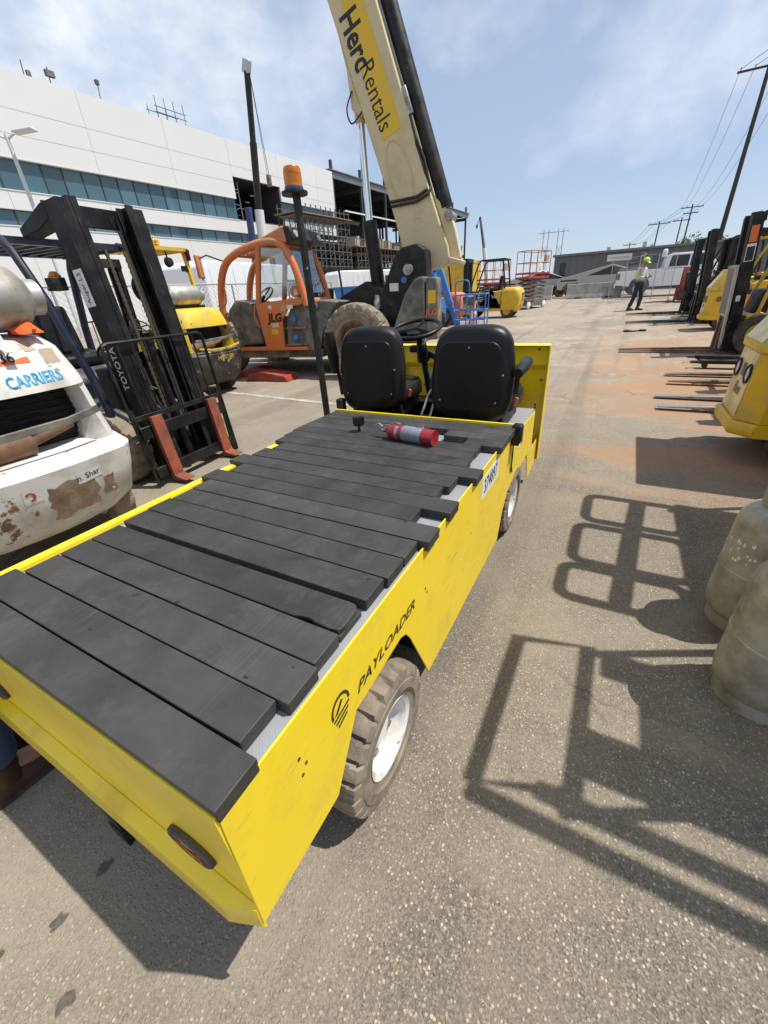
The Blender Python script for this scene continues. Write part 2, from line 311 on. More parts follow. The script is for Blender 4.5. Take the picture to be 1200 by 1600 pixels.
_t = m_bglass.node_tree; _oi = _t.nodes.new('ShaderNodeObjectInfo'); _cr = _t.nodes.new('ShaderNodeValToRGB'); _cr.color_ramp.elements[0].color = (.035, .085, .115, 1); _cr.color_ramp.elements[1].color = (.095, .185, .235, 1); _t.links.new(_oi.outputs['Random'], _cr.inputs[0]); _t.links.new(_cr.outputs[0], _t.nodes['Principled BSDF'].inputs['Base Color'])
m_carglass = glass('dark_car_glass', (0.012, 0.014, 0.018), 0.06)
m_amber = glass('amber_lens', (0.85, 0.26, 0.01), 0.18, trans=0.55)
m_redlens = glass('red_lens', (0.22, 0.01, 0.01), 0.15)
m_clearlens = glass('clear_lens', (0.75, 0.77, 0.78), 0.12, trans=0.4)
m_mirror = mat('mirror_glass', (0.6, 0.6, 0.6), 0.05, metal=1.0, var=0.02, rvar=0.02)

def mk_plank():
    m, t, p = newmat('black_plastic_lumber'); nd = t.nodes; lk = t.links.new
    tc = nd.new('ShaderNodeTexCoord'); oi = nd.new('ShaderNodeObjectInfo')
    ad = nd.new('ShaderNodeVectorMath'); ad.operation = 'ADD'; lk(tc.outputs['Object'], ad.inputs[0])
    cv = nd.new('ShaderNodeCombineXYZ'); ml = nd.new('ShaderNodeMath'); ml.operation = 'MULTIPLY'; ml.inputs[1].default_value = 37.0; lk(oi.outputs['Random'], ml.inputs[0]); lk(ml.outputs[0], cv.inputs[0]); lk(ml.outputs[0], cv.inputs[2]); lk(cv.outputs[0], ad.inputs[1])
    co = ad.outputs[0]
    n1 = nd.new('ShaderNodeTexNoise'); n1.inputs['Scale'].default_value = 5; n1.inputs['Detail'].default_value = 8; n1.inputs['Roughness'].default_value = .6; n1.inputs['Distortion'].default_value = 0.6; lk(co, n1.inputs['Vector'])
    cr = nd.new('ShaderNodeValToRGB'); e = cr.color_ramp.elements; e[0].position = .3; e[0].color = (.027, .0255, .024, 1); e[1].position = .72; e[1].color = (.064, .0605, .056, 1); lk(n1.outputs['Fac'], cr.inputs[0])
    # fine scuff lines across the plank
    mp = nd.new('ShaderNodeMapping'); mp.inputs['Scale'].default_value = (160, 5, 5); lk(co, mp.inputs[0])
    n2 = nd.new('ShaderNodeTexNoise'); n2.inputs['Scale'].default_value = 1.0; n2.inputs['Detail'].default_value = 4; lk(mp.outputs[0], n2.inputs['Vector'])
    n3 = nd.new('ShaderNodeTexNoise'); n3.inputs['Scale'].default_value = 2.3; n3.inputs['Detail'].default_value = 3; lk(co, n3.inputs['Vector'])
    mk = nd.new('ShaderNodeMapRange'); mk.inputs[1].default_value = .52; mk.inputs[2].default_value = .66; lk(n3.outputs['Fac'], mk.inputs[0])
    st = nd.new('ShaderNodeMapRange'); st.inputs[1].default_value = .5; st.inputs[2].default_value = .7; lk(n2.outputs['Fac'], st.inputs[0])
    mu = nd.new('ShaderNodeMath'); mu.operation = 'MULTIPLY'; lk(mk.outputs[0], mu.inputs[0]); lk(st.outputs[0], mu.inputs[1])
    mx = nd.new('ShaderNodeMix'); mx.data_type = 'RGBA'; mx.inputs[7].default_value = (.115, .110, .098, 1); lk(cr.outputs[0], mx.inputs[6])
    m2 = nd.new('ShaderNodeMath'); m2.operation = 'MULTIPLY'; m2.inputs[1].default_value = .5; lk(mu.outputs[0], m2.inputs[0]); lk(m2.outputs[0], mx.inputs[0])
    # per-plank tone, nicks
    tn = nd.new('ShaderNodeMapRange'); tn.inputs[3].default_value = .62; tn.inputs[4].default_value = 1.0; lk(oi.outputs['Random'], tn.inputs[0])
    sc = nd.new('ShaderNodeMix'); sc.data_type = 'RGBA'; sc.blend_type = 'MULTIPLY'; sc.inputs[0].default_value = 1; lk(mx.outputs[2], sc.inputs[6]); lk(tn.outputs[0], sc.inputs[7])
    n5 = nd.new('ShaderNodeTexNoise'); n5.inputs['Scale'].default_value = 26; n5.inputs['Detail'].default_value = 3; mp5 = nd.new('ShaderNodeMapping'); mp5.inputs['Scale'].default_value = (.8, 1.6, 1); mp5.inputs['Rotation'].default_value = (0, 0, .6); lk(co, mp5.inputs[0]); lk(mp5.outputs[0], n5.inputs['Vector'])
    nk = nd.new('ShaderNodeMapRange'); nk.inputs[1].default_value = .715; nk.inputs[2].default_value = .74; lk(n5.outputs['Fac'], nk.inputs[0])
    mk2 = nd.new('ShaderNodeMix'); mk2.data_type = 'RGBA'; mk2.inputs[7].default_value = (.006, .006, .006, 1); lk(nk.outputs[0], mk2.inputs[0]); lk(sc.outputs[2], mk2.inputs[6])
    n6 = nd.new('ShaderNodeTexNoise'); n6.inputs['Scale'].default_value = 7; n6.inputs['Detail'].default_value = 10; n6.inputs['Roughness'].default_value = .8; n6.inputs['Distortion'].default_value = .5; lk(co, n6.inputs['Vector'])
    d6 = nd.new('ShaderNodeMapRange'); d6.inputs[1].default_value = .52; d6.inputs[2].default_value = .75; d6.inputs[4].default_value = .42; lk(n6.outputs['Fac'], d6.inputs[0])
    mk3 = nd.new('ShaderNodeMix'); mk3.data_type = 'RGBA'; mk3.inputs[7].default_value = (.115, .108, .098, 1); lk(d6.outputs[0], mk3.inputs[0]); lk(mk2.outputs[2], mk3.inputs[6])
    lk(mk3.outputs[2], p.inputs['Base Color'])
    rg = nd.new('ShaderNodeMapRange'); rg.inputs[3].default_value = .45; rg.inputs[4].default_value = .75; lk(n1.outputs['Fac'], rg.inputs[0]); lk(rg.outputs[0], p.inputs['Roughness'])
    n4 = nd.new('ShaderNodeTexNoise'); n4.inputs['Scale'].default_value = 22; n4.inputs['Detail'].default_value = 9; n4.inputs['Roughness'].default_value = .7; lk(co, n4.inputs['Vector'])
    bp = nd.new('ShaderNodeBump'); bp.inputs['Strength'].default_value = .28; bp.inputs['Distance'].default_value = .004; lk(n4.outputs['Fac'], bp.inputs['Height']); lk(bp.outputs[0], p.inputs['Normal'])
    return m
m_plank = mk_plank()
def mk_diamond():
    m, t, p = newmat('grey_tread_plate'); nd = t.nodes; lk = t.links.new
    tc = nd.new('ShaderNodeTexCoord'); mp = nd.new('ShaderNodeMapping'); mp.inputs['Rotation'].default_value = (0, 0, R_(45)); lk(tc.outputs['Object'], mp.inputs[0])
    w1 = nd.new('ShaderNodeTexBrick'); w1.inputs['Scale'].default_value = 42; w1.inputs['Mortar Size'].default_value = .05; w1.inputs['Color1'].default_value = (1, 1, 1, 1); w1.inputs['Color2'].default_value = (.9, .9, .9, 1); w1.inputs['Mortar'].default_value = (0, 0, 0, 1); lk(mp.outputs[0], w1.inputs['Vector'])
    n1 = nd.new('ShaderNodeTexNoise'); n1.inputs['Scale'].default_value = 7; lk(tc.outputs['Object'], n1.inputs['Vector'])
    mx = nd.new('ShaderNodeMix'); mx.data_type = 'RGBA'; mx.inputs[6].default_value = (.28, .29, .31, 1); mx.inputs[7].default_value = (.40, .41, .43, 1); lk(n1.outputs['Fac'], mx.inputs[0]); lk(mx.outputs[2], p.inputs['Base Color'])
    p.inputs['Roughness'].default_value = .5; p.inputs['Metallic'].default_value = .2
    bp = nd.new('ShaderNodeBump'); bp.inputs['Strength'].default_value = .7; bp.inputs['Distance'].default_value = .002; lk(w1.outputs['Fac'], bp.inputs['Height']); bp.invert = True; lk(bp.outputs[0], p.inputs['Normal'])
    return m
m_diamond = mk_diamond()
def mk_ground():
    m, t, p = newmat('worn_asphalt'); nd = t.nodes; lk = t.links.new
    tc = nd.new('ShaderNodeTexCoord'); co = tc.outputs['Object']
    def noise(s, d=6, r=.55, v=None, dist=0):
        n = nd.new('ShaderNodeTexNoise'); n.inputs['Scale'].default_value = s; n.inputs['Detail'].default_value = d; n.inputs['Roughness'].default_value = r; n.inputs['Distortion'].default_value = dist; lk(v or co, n.inputs['Vector']); return n.outputs['Fac']
    def rng(x, a, b, c=0., d=1.):
        n = nd.new('ShaderNodeMapRange'); n.inputs[1].default_value = a; n.inputs[2].default_value = b; n.inputs[3].default_value = c; n.inputs[4].default_value = d; lk(x, n.inputs[0]); return n.outputs[0]
    def mix(f, a, b):
        n = nd.new('ShaderNodeMix'); n.data_type = 'RGBA'
        for i, x in ((0, f), (6, a), (7, b)):
            if isinstance(x, (tuple, float)): n.inputs[i].default_value = x if isinstance(x, float) else x + (1,)
            else: lk(x, n.inputs[i])
        return n.outputs[2]
    def mul(a, b):
        n = nd.new('ShaderNodeMath'); n.operation = 'MULTIPLY'
        for i, x in enumerate((a, b)):
            if isinstance(x, float): n.inputs[i].default_value = x
            else: lk(x, n.inputs[i])
        return n.outputs[0]
    sep = nd.new('ShaderNodeSeparateXYZ'); lk(co, sep.inputs[0]); X, Y = sep.outputs[0], sep.outputs[1]
    # binder
    base = mix(rng(noise(1.3, 7), .3, .7), (.125, .108, .087), (.195, .166, .130))
    # aggregate: stones of two sizes
    vo = nd.new('ShaderNodeTexVoronoi'); vo.inputs['Scale'].default_value = 92; lk(co, vo.inputs['Vector'])
    stone = rng(vo.outputs['Distance'], .30, .42, 1., 0.)
    hs = nd.new('ShaderNodeSeparateColor'); lk(vo.outputs['Color'], hs.inputs[0])
    sel = rng(hs.outputs[0], .50, .58)
    scol = mix(hs.outputs[1], (.27, .22, .15), (.58, .50, .36))
    base = mix(mul(mul(stone, sel), .92), base, scol)
    vo2 = nd.new('ShaderNodeTexVoronoi'); vo2.inputs['Scale'].default_value = 240; lk(co, vo2.inputs['Vector'])
    hs2 = nd.new('ShaderNodeSeparateColor'); lk(vo2.outputs['Color'], hs2.inputs[0])
    base = mix(mul(rng(hs2.outputs[0], .6, .75), .5), base, (.31, .275, .21))
    base = mix(mul(rng(hs2.outputs[1], .72, .85), .55), base, (.05, .048, .045))
    # dusty, paler driving lane further out
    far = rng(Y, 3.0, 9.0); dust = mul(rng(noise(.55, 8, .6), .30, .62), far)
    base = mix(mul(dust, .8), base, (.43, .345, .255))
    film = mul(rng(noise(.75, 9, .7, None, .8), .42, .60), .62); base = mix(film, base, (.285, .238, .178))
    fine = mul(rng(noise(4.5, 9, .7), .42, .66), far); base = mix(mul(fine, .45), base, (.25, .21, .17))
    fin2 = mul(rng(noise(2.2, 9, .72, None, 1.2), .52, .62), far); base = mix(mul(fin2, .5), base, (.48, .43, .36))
    left = rng(X, -2.6, -1.6, 1., 0.)
    base = mix(mul(mul(left, rng(noise(.9, 7), .3, .7)), .65), base, (.34, .285, .21))
    nearl = mul(rng(Y, .6, -.4), rng(X, .4, -.9)); base = mix(mul(mul(nearl, rng(noise(2.1, 6), .3, .65)), .65), base, (.38, .32, .24))
    # rust bleeding from forks, streaks run across the lane
    mp = nd.new('ShaderNodeMapping'); mp.inputs['Scale'].default_value = (.30, 1.15, 1); lk(co, mp.inputs[0])
    rn = rng(noise(1.0, 9, .68, mp.outputs[0], .4), .44, .58)
    band = mul(mul(rng(Y, 2.6, 4.4), rng(Y, 16., 9.)), mul(rng(X, -.9, .3), rng(X, 9., 6.)))
    base = mix(mul(mul(rn, band), .85), base, (.37, .21, .11))
    # stains: small brown oval patches beside the cart, dark damp patches
    st = mul(rng(noise(1.7, 5, .5, None, .8), .63, .70), mul(rng(X, -.1, .3), rng(Y, 3.2, 2.6)))
    base = mix(mul(st, .6), base, (.15, .085, .05))
    base = mix(mul(rng(noise(.35, 5, .5), .58, .75), .4), base, (.085, .08, .073))
    # faint tyre tracks along the lane, fine cracks
    mp3 = nd.new('ShaderNodeMapping'); mp3.inputs['Scale'].default_value = (2.6, .07, 1); mp3.inputs['Rotation'].default_value = (0, 0, R_(4)); lk(co, mp3.inputs[0])
    base = mix(mul(rng(noise(1., 4, .5, mp3.outputs[0], .3), .54, .66), .30), base, (.095, .082, .068))
    vc = nd.new('ShaderNodeTexVoronoi'); vc.feature = 'DISTANCE_TO_EDGE'; vc.inputs['Scale'].default_value = .42
    dn = nd.new('ShaderNodeTexNoise'); dn.inputs['Scale'].default_value = 2.2; dn.inputs['Detail'].default_value = 6; lk(co, dn.inputs['Vector'])
    va = nd.new('ShaderNodeVectorMath'); va.operation = 'MULTIPLY_ADD'; va.inputs[1].default_value = (.7, .7, 0); lk(dn.outputs['Color'], va.inputs[0]); lk(co, va.inputs[2]); lk(va.outputs[0], vc.inputs['Vector'])
    crk = mul(rng(vc.outputs['Distance'], .0015, .0045, 1., 0.), rng(noise(.6, 2), .50, .58))
    base = mix(mul(crk, .6), base, (.05, .043, .036))
    # scuffs and pale scrapes
    mp2 = nd.new('ShaderNodeMapping'); mp2.inputs['Rotation'].default_value = (0, 0, R_(23)); mp2.inputs['Scale'].default_value = (9, .7, 1); lk(co, mp2.inputs[0])
    sc = mul(rng(noise(1., 3, .5, mp2.outputs[0], 1.), .69, .74), rng(noise(.5, 3), .5, .6))
    base = mix(mul(sc, .5), base, (.42, .39, .34))
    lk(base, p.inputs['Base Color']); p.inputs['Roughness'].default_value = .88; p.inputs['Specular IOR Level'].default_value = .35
    hn = nd.new('ShaderNodeMath'); hn.operation = 'ADD'; lk(mul(stone, 1.), hn.inputs[0]); lk(noise(70, 6, .7), hn.inputs[1])
    bp = nd.new('ShaderNodeBump'); bp.inputs['Strength'].default_value = .55; bp.inputs['Distance'].default_value = .004; lk(hn.outputs[0], bp.inputs['Height']); lk(bp.outputs[0], p.inputs['Normal'])
    return m
m_ground = mk_ground()

# ---------------------------------------------------------------- ground
ys = [-60, -20, -8, -3, 0, 1, 2, 2.3, 2.5, 2.7, 3, 4, 6, 9, 13, 18, 24, 29.5, 30, 30.5, 34, 45, 80, 160, 400, 1500]
xs = [-900, -300, -120, -60, -30, -15, -8, -4, -2, 0, 2, 4, 8, 20, 60, 200, 600]
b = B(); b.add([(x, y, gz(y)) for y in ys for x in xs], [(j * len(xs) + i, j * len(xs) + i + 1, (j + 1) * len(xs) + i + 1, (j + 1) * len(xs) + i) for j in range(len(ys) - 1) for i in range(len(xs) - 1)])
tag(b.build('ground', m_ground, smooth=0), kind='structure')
def ground_strip(name, p0, p1, w, m, kind='structure', dz=.004):
    a, c = Vector(p0), Vector(p1); d = (c - a).normalized(); n = Vector((-d.y, d.x)) * w / 2; bb = B(); k = 10
    vs = []
    for i in range(k + 1):
        q = a.lerp(c, i / k)
        for s in (1, -1): e = q + n * s; vs.append((e.x, e.y, gz(e.y) + dz))
    bb.add(vs, [(2 * i, 2 * i + 1, 2 * i + 3, 2 * i + 2) for i in range(k)])
    return tag(bb.build(name, m, smooth=0), kind=kind)
ground_strip('parking_line', (-8.5, 5.3), (-3.3, 4.9), .10, m_paintline)
ground_strip('parking_line', (-9, 14.4), (-2.2, 14.2), .10, m_paintline)
ground_strip('parking_line', (-9, 11.4), (-2.6, 11.2), .10, m_paintline)
def blob(x, y, rx, ry, seed, name='oil_spot', m=None):
    rnd = random.Random(seed); bb = B(); n = 40; ph = [rnd.uniform(0, 6.28) for _ in range(4)]; am = [rnd.uniform(.05, .16) for _ in range(4)]
    def rad(k): return 1 + sum(am[q] * math.sin((q + 2) * 6.283 * k / n + ph[q]) for q in range(4))
    bb.add([(x + rx * math.cos(6.283 * k / n) * rad(k), y + ry * math.sin(6.283 * k / n) * rad(k), gz(y) + .0035) for k in range(n)], [tuple(range(n))])
    return tag(bb.build(name, m or m_oil, smooth=0), kind='structure')
# loose grit
rg_ = random.Random(21); bb = B()
for k in range(700):
    x = rg_.uniform(-2.2, 1.1); y = rg_.uniform(-.4, 1.0) if k % 3 else rg_.uniform(1.0, 5.0)
    s = rg_.uniform(.0015, .0045) * (1 + .5 * (y > 1)); z = gz(y) + s * .4; a = rg_.uniform(0, 3.1); c, d = math.cos(a) * s, math.sin(a) * s
    bb.add([(x + c, y + d, z), (x - d, y + c, z), (x - c * 1.3, y - d * 1.3, z), (x + d, y - c, z), (x, y, z + s * .8), (x, y, z - s * .6)], [(0, 1, 4), (1, 2, 4), (2, 3, 4), (3, 0, 4), (1, 0, 5), (2, 1, 5), (3, 2, 5), (0, 3, 5)])
tag(bb.build('loose_grit', mat('pale_grit', (.34, .29, .21), .85, var=.4, vs=40), smooth=0), 'scattered pale grit on the asphalt around the cart', 'grit', kind='stuff')
for i, (x, y, rx, ry) in enumerate(((-1.055, .036, .02, .028), (-1.049, -.091, .02, .03), (-.876, -.158, .022, .03), (-1.12, -.2, .015, .02))): blob(x, y, rx * .7, ry * .7, i)
# ================================================================ flatbed burden cart
CO = Vector((-0.97, 1.2, 0.0))
cart = thing('flatbed_cart', 'bright yellow electric flatbed cart loaded with black planks', 'utility cart', CO)
def C(): bb = B(); bb.xf = Matrix.Translation(-CO); return bb
XR, XL = -0.400, -1.545
side = [(.122, .375), (.385, .362), (.50, .545), (.755, .552), (.79, .535), (.82, .49), (.97, .172), (2.02, .150), (2.09, .30), (2.20, .395), (2.35, .415), (2.76, .415), (2.91, .17), (3.24, .20), (3.24, .40), (2.93, .40), (2.905, .685), (2.21, .712), (2.19, .765), (.134, .765)]
p_r = C().prism(side, 'x', XR - .005, XR).build('side_panel', m_yel_scr, cart, bevel=.0012)
p_l = C().prism(side, 'x', XL, XL + .005).build('side_panel', m_yel, cart, bevel=.0012)
C().bx(XL + .005, XR - .005, .128, .134, .40, .765).build('rear_panel', m_yel, cart, bevel=.001)
# bumper ledge
bb = C(); q = [(.128, .442), (.099, .428), (.094, .360), (.110, .335), (.128, .335)]; e = [(.128, .442), (.122, .436), (.119, .365), (.122, .348), (.128, .335)]
rings = [[(x, y, z) for y, z in pr] for x, pr in ((XL + .004, e), (XL + .05, q), (-.472, q), (XR - .003, e))]
bb.loft(rings); bb.build('rear_bumper', m_yel, cart, bevel=.002)
for cx in (-.553, -1.39):
    bb = C(); bb.add([], [])
    n = 28; rings = []
    for k, (s, y) in enumerate(((1.0, .127), (1.0, .119), (.90, .115), (.80, .117), (.78, .122))):
        rings.append([(cx + .066 * s * math.cos(6.283 * i / n) * (1 if k < 3 else .97), y, .522 + .036 * s * math.sin(6.283 * i / n) * (1 if k < 3 else .94)) for i in range(n)])
    bb.loft(rings[::-1]); lamp = bb.build('tail_light', m_rubber, cart)
    bb = C(); bb.loft([[(cx + .051 * s * math.cos(6.283 * i / n), y, .522 + .026 * s * math.sin(6.283 * i / n)) for i in range(n)] for s, y in ((1, .121), (.95, .1175), (.5, .1155))][::-1]); bb.build('lens', m_redlens, lamp)
    bb = C(); bb.lathe([(0, 0), (.008, 0), (.007, .004), (0, .005)], (cx + .012, .1135, .521), 'y', 12)
    for k in range(7): bb.box((cx - .036 + k * .012, .1152, .515 + .006 * (k % 2)), (.004, .002, .018))
    bb.build('bulb_cluster', m_amber, lamp)
dk = C().bx(XL + .005, XR - .005, .134, 2.17, .742, .750).build('deck_plate', m_diamond, cart)
C().bx(XL + .005, XR - .005, 1.001, 1.0035, .7495, .7508).build('deck_seam', m_blk, cart)
bb = C(); bb.bx(XL + .02, XL + .04, .14, 2.16, .752, .7655); bb.build('left_rail_lip', m_yel, cart)
bb = C(); bb.bx(XL + .004, XL + .030, .135, 2.17, .7652, .7672); bb.build('left_rail', m_yel, cart, bevel=.001)
C().bx(XL - .02, XR - .002, 2.171, 2.186, .752, .797).build('seat_strip', m_yel, cart, bevel=.001)
bb = C(); bb.bx(-1.40, -.56, .16, 3.1, .30, .70); bb.bx(-1.50, -.45, .98, 2.0, .25, .735); bb.bx(-1.42, -.53, .14, .20, .30, .73); bb.bx(-1.5, -.41, 2.2, 2.9, .43, .68); bb.build('chassis', m_blkmet, cart)
bb = C(); bb.bx(-1.055, -.995, .105, .16, .10, .40); bb.bx(-1.06, -.99, .10, .118, .06, .13); bb.build('tow_bracket', m_blkmet, cart, bevel=.003)
C().bx(-1.535, XR - .005, 2.187, 2.90, .688, .700).build('seat_platform', m_diamond, cart)
C().bx(-1.535, XR - .006, 2.90, 3.22, .355, .365).build('foot_floor', m_diamond, cart)
C().bx(-1.535, XR - .006, 2.896, 2.902, .36, .69).build('seat_riser', m_yel, cart)
# front cowl: folded sheet, open to the driver
prof = [(3.10, 1.082), (3.165, 1.085), (3.168, .945), (3.225, .90), (3.225, .74), (3.255, .70), (3.255, .20)]
bb = C(); outer = [(y + .006, z + .003) for y, z in prof]
poly = prof + outer[::-1]
bb.prism(poly, 'x', XL - .005, -.386); cowl = bb.build('front_cowl', m_yel, cart)
bb = C(); sp = [(3.10, 1.081), (3.164, 1.084), (3.167, .944), (3.224, .899), (3.224, .74), (3.254, .70), (3.254, .205), (3.20, .205), (3.165, .45), (3.13, .75)]
bb.prism(sp, 'x', -.3855, -.380); bb.build('side_flange', m_yel, cowl, bevel=.001); bb = C(); bb.prism(sp, 'x', XL - .010, XL - .0055); bb.build('side_flange', m_yel, cowl, bevel=.001)
bb = C()
for x, z, y in ((-.46, 1.05, 3.168), (-.43, .83, 3.225), (-.455, .64, 3.255), (-.455, .615, 3.255)): bb.lathe([(0, -.004), (.008, -.003), (.008, 0)], (x, y, z), 'y', 10)
bb.build('rivet', m_blkmet, cowl)
bb = C(); bb.box((-1.32, 3.222, .84), (.11, .004, .075)); bb.build('data_plate', m_stick_w, cowl)
bb = C(); bb.tube([(-1.36, 3.215, .76), (-1.30, 3.19, .765), (-1.27, 3.19, .765)], .009, 8); bb.lathe([(0, 0), (.018, .004), (.018, .012), (0, .016)], (-1.255, 3.19, .765), 'y', 14); bb.build('control_lever', m_blk, cowl)
for cx in (-.75, -1.2):
    bb = C(); bb.lathe([(0, .02), (.05, .02), (.055, 0), (.06, 0), (.06, .03)], (cx, 3.262, .62), 'y', 20); bb.build('headlight', m_clearlens, cowl)
# wheels
def wheel(parent, make, c, r, w, tmat, rmat, sgn=1, lugs=22, depth=.012, steps=8, rim=.55, hub=True):
    bb = make(); bb.tyre(c, r, w, 'y', lugs, depth, rim, steps) ; wh = bb.build('wheel', tmat, parent, smooth=32)
    bb = make(); c = Vector(c); f = w / 2 * sgn
    pr = [(rim * r * 1.01, -f * .82), (rim * r * .98, -f * .2), (rim * r * .93, f * .78), (rim * r * 1.06, f * .88), (rim * r * 1.04, f * .80), (rim * r * .90, f * .72), (rim * r * .84, f * .25), (rim * r * .50, f * .10), (rim * r * .44, f * .32), (rim * r * .2, f * .36), (0, f * .36)]
    bb.lathe(pr, c, 'y', 32); rm = bb.build('rim', rmat, wh)
    if hub:
        bb = make()
        for k in range(5):
            a = 6.283 * k / 5 + .3; bb.lathe([(0, f * .30), (r * .05, f * .30), (r * .05, f * .12)], c + Vector((rim * r * .66 * math.sin(a), 0, rim * r * .66 * math.cos(a))), 'y', 6)
        bb.build('lug_nut', m_steel, wh)
    return wh
def wheelX(parent, make, c, r, w, tmat, rmat, **kw):
    "axle along world x: rotate the builder"
    def mk():
        bb = make(); base = bb.xf if bb.xf is not None else Matrix.Identity(4)
        bb.xf = base @ Matrix.Translation(c) @ Matrix.Rotation(-math.pi / 2, 4, 'Z'); return bb
    return wheel(parent, mk, (0, 0, 0), r, w, tmat, rmat, **kw)
m_rimw = mat('chipped_white_rim', (0.72, 0.72, 0.71), 0.35, var=0.06, vs=9, dirt=((.4, .33, .25), .25, 16), chips=((.14, .09, .06), .20, 24))
for x, y in ((-.455, .645), (-1.49, .645), (-.470, 2.42), (-1.475, 2.42)):
    wheelX(cart, C, (x, y, .232), .232, .150, m_mudtyre, m_rimw, lugs=24, depth=.017, steps=10, rim=.52, sgn=1 if x > -1 else -1)
# number plate and cut lettering
C().bx(XR, XR + .0012, 1.585, 1.885, .612, .722).build('number_plate', m_stick_w, cart)
text('plate_number', '374897', .098, m_ink, cart, Vector((XR + .0016, 1.735, .664)) - CO, (0, 1, 0.02), (0, 0, 1), sx=.80)
text('cut_lettering', 'PAYLOADER', .050, m_inkcut, cart, Vector((XR + .0008, .682, .606)) - CO, (0, 1, 0.0), (0, 0, 1), bold=.0002, shear=.35, sx=1.22)
bb = C(); n = 20
arc = [(.445 + .036 * math.cos(R_(a)), .632 + .040 * math.sin(R_(a))) for a in range(-5, 200, 12)]
arc2 = [(.445 + .029 * math.cos(R_(a)), .632 + .032 * math.sin(R_(a))) for a in range(-5, 200, 12)]
bb.prism(arc + arc2[::-1], 'x', XR, XR + .0012)
bb.prism([(.420, .622), (.448, .652), (.455, .648), (.432, .622)], 'x', XR, XR + .0012)
for k in range(3): bb.prism([(.414 + .006 * k, .612 - .015 * k), (.478 - .006 * k, .622 - .015 * k), (.477 - .006 * k, .616 - .015 * k), (.416 + .006 * k, .606 - .015 * k)], 'x', XR, XR + .0012)
bb.build('cut_emblem', m_inkcut, cart, smooth=0)
bb = C()
for y, z in ((.30, .655), (.315, .62), (.30, .60), (.94, .60), (.955, .575)): bb.lathe([(0, .0015), (.004, .0015), (.004, 0)], (XR, y, z), 'x', 8)
bb.build('panel_bolt', m_inkcut, cart)
rs = random.Random(5); bb = C()
for k in range(16):
    y = rs.uniform(1.0, 1.9); z = rs.uniform(.28, .62); l = rs.uniform(.03, .12); w = rs.uniform(.002, .008); s = rs.uniform(-.1, .35)
    bb.prism([(y, z), (y + l * .5, z + s * l * .5 + w), (y + l, z + s * l), (y + l * .5, z + s * l * .5 - w * .3)], 'x', XR, XR + .0006)
_sm = bb.build('scrape_mark', mat('rubbed_brown_scrapes', (.46, .30, .10), .6, var=.2, vs=30), cart, smooth=0); _sm['kind'] = 'stuff'
# seats
def seat(cx, yb, arm_right, arm_left, tw, ws=1.0):
    X = Matrix.Translation(Vector((cx, yb, .70)) - CO) @ Matrix.Rotation(R_(tw), 4, 'Z') @ Matrix.Diagonal((ws, 1, 1, 1))
    def S(): bb = B(); bb.xf = X; return bb
    bb = S(); rings = []
    out = []
    for k in range(40):
        a = 6.283 * k / 40; c, s = math.cos(a), math.sin(a); e = 2 / 4.2
        out.append((math.copysign(abs(c) ** e, c), math.copysign(abs(s) ** e, s)))
    for t, sc in ((-.015, .86), (0, .95), (.02, 1.0), (.07, 1.0), (.10, .94), (.115, .80)):
        rings.append([(.245 * sc * u * (1 - .10 * max(0, v)), t + .05 * (1 + v) * .35 - (.02 * (1 - u * u) if t < 0.01 else 0), .315 + .262 * sc * v) for u, v in out])
    bb.loft(rings); bk = bb.build('seat_back', m_vinyl, cart, smooth=60)
    bb = S(); bb.prism(rrect(-.185, .185, .12, .50, .07), 'y', -.020, -.004); bb.build('back_panel', m_vinyl, bk, bevel=.006)
    bb = S()
    for x, z in ((0, .47), (-.17, .18), (.17, .18), (.2, .33)): bb.lathe([(0, -.026), (.006, -.024), (.006, -.018)], (x, 0, z), 'y', 8)
    bb.build('screw', m_steel, bk)
    bb = S(); rings = []
    for z, sc in ((.085, .90), (.10, 1), (.17, 1.0), (.20, .93), (.212, .75)): rings.append([(.245 * sc * u, .30 + .235 * sc * v, z) for u, v in out])
    bb.loft(rings); bb.build('seat_cushion', m_vinyl, cart, smooth=60)
    S().bx(-.20, .20, .08, .48, .0, .088).build('seat_base', m_blk, cart, bevel=.01)
    for s, mode in ((1, arm_right), (-1, arm_left)):
        if not mode: continue
        if mode == 'down': pts = [(s * .275, .02, .335), (s * .275, .12, .345), (s * .275, .25, .36), (s * .275, .30, .335)]; br = [(s * .265, .06, .22), (s * .265, .06, .33)]
        else: pts = [(s * .285, .03, .30), (s * .285, .02, .40), (s * .285, .0, .50), (s * .285, -.005, .56)]; br = [(s * .265, .06, .15), (s * .275, .05, .30)]
        bb = S(); bb.tube(pts, [.026, .034, .034, .024] if mode == 'down' else [.024, .040, .042, .030], 12, sx=1.0); bb.build('armrest', m_vinyl, cart, smooth=60)
        bb = S(); bb.tube(br, .014, 8); bb.build('armrest_bracket', m_blkmet, cart)
    bb = S(); bb.box((.262, .10, .165), (.02, .012, .05), (0, .2, 0)); bb.build('buckle_tag', m_stick_or, cart, bevel=.003)
seat(-.695, 2.285, 'down', None, 0, .97)
seat(-1.375, 2.33, None, 'up', 6, .92)
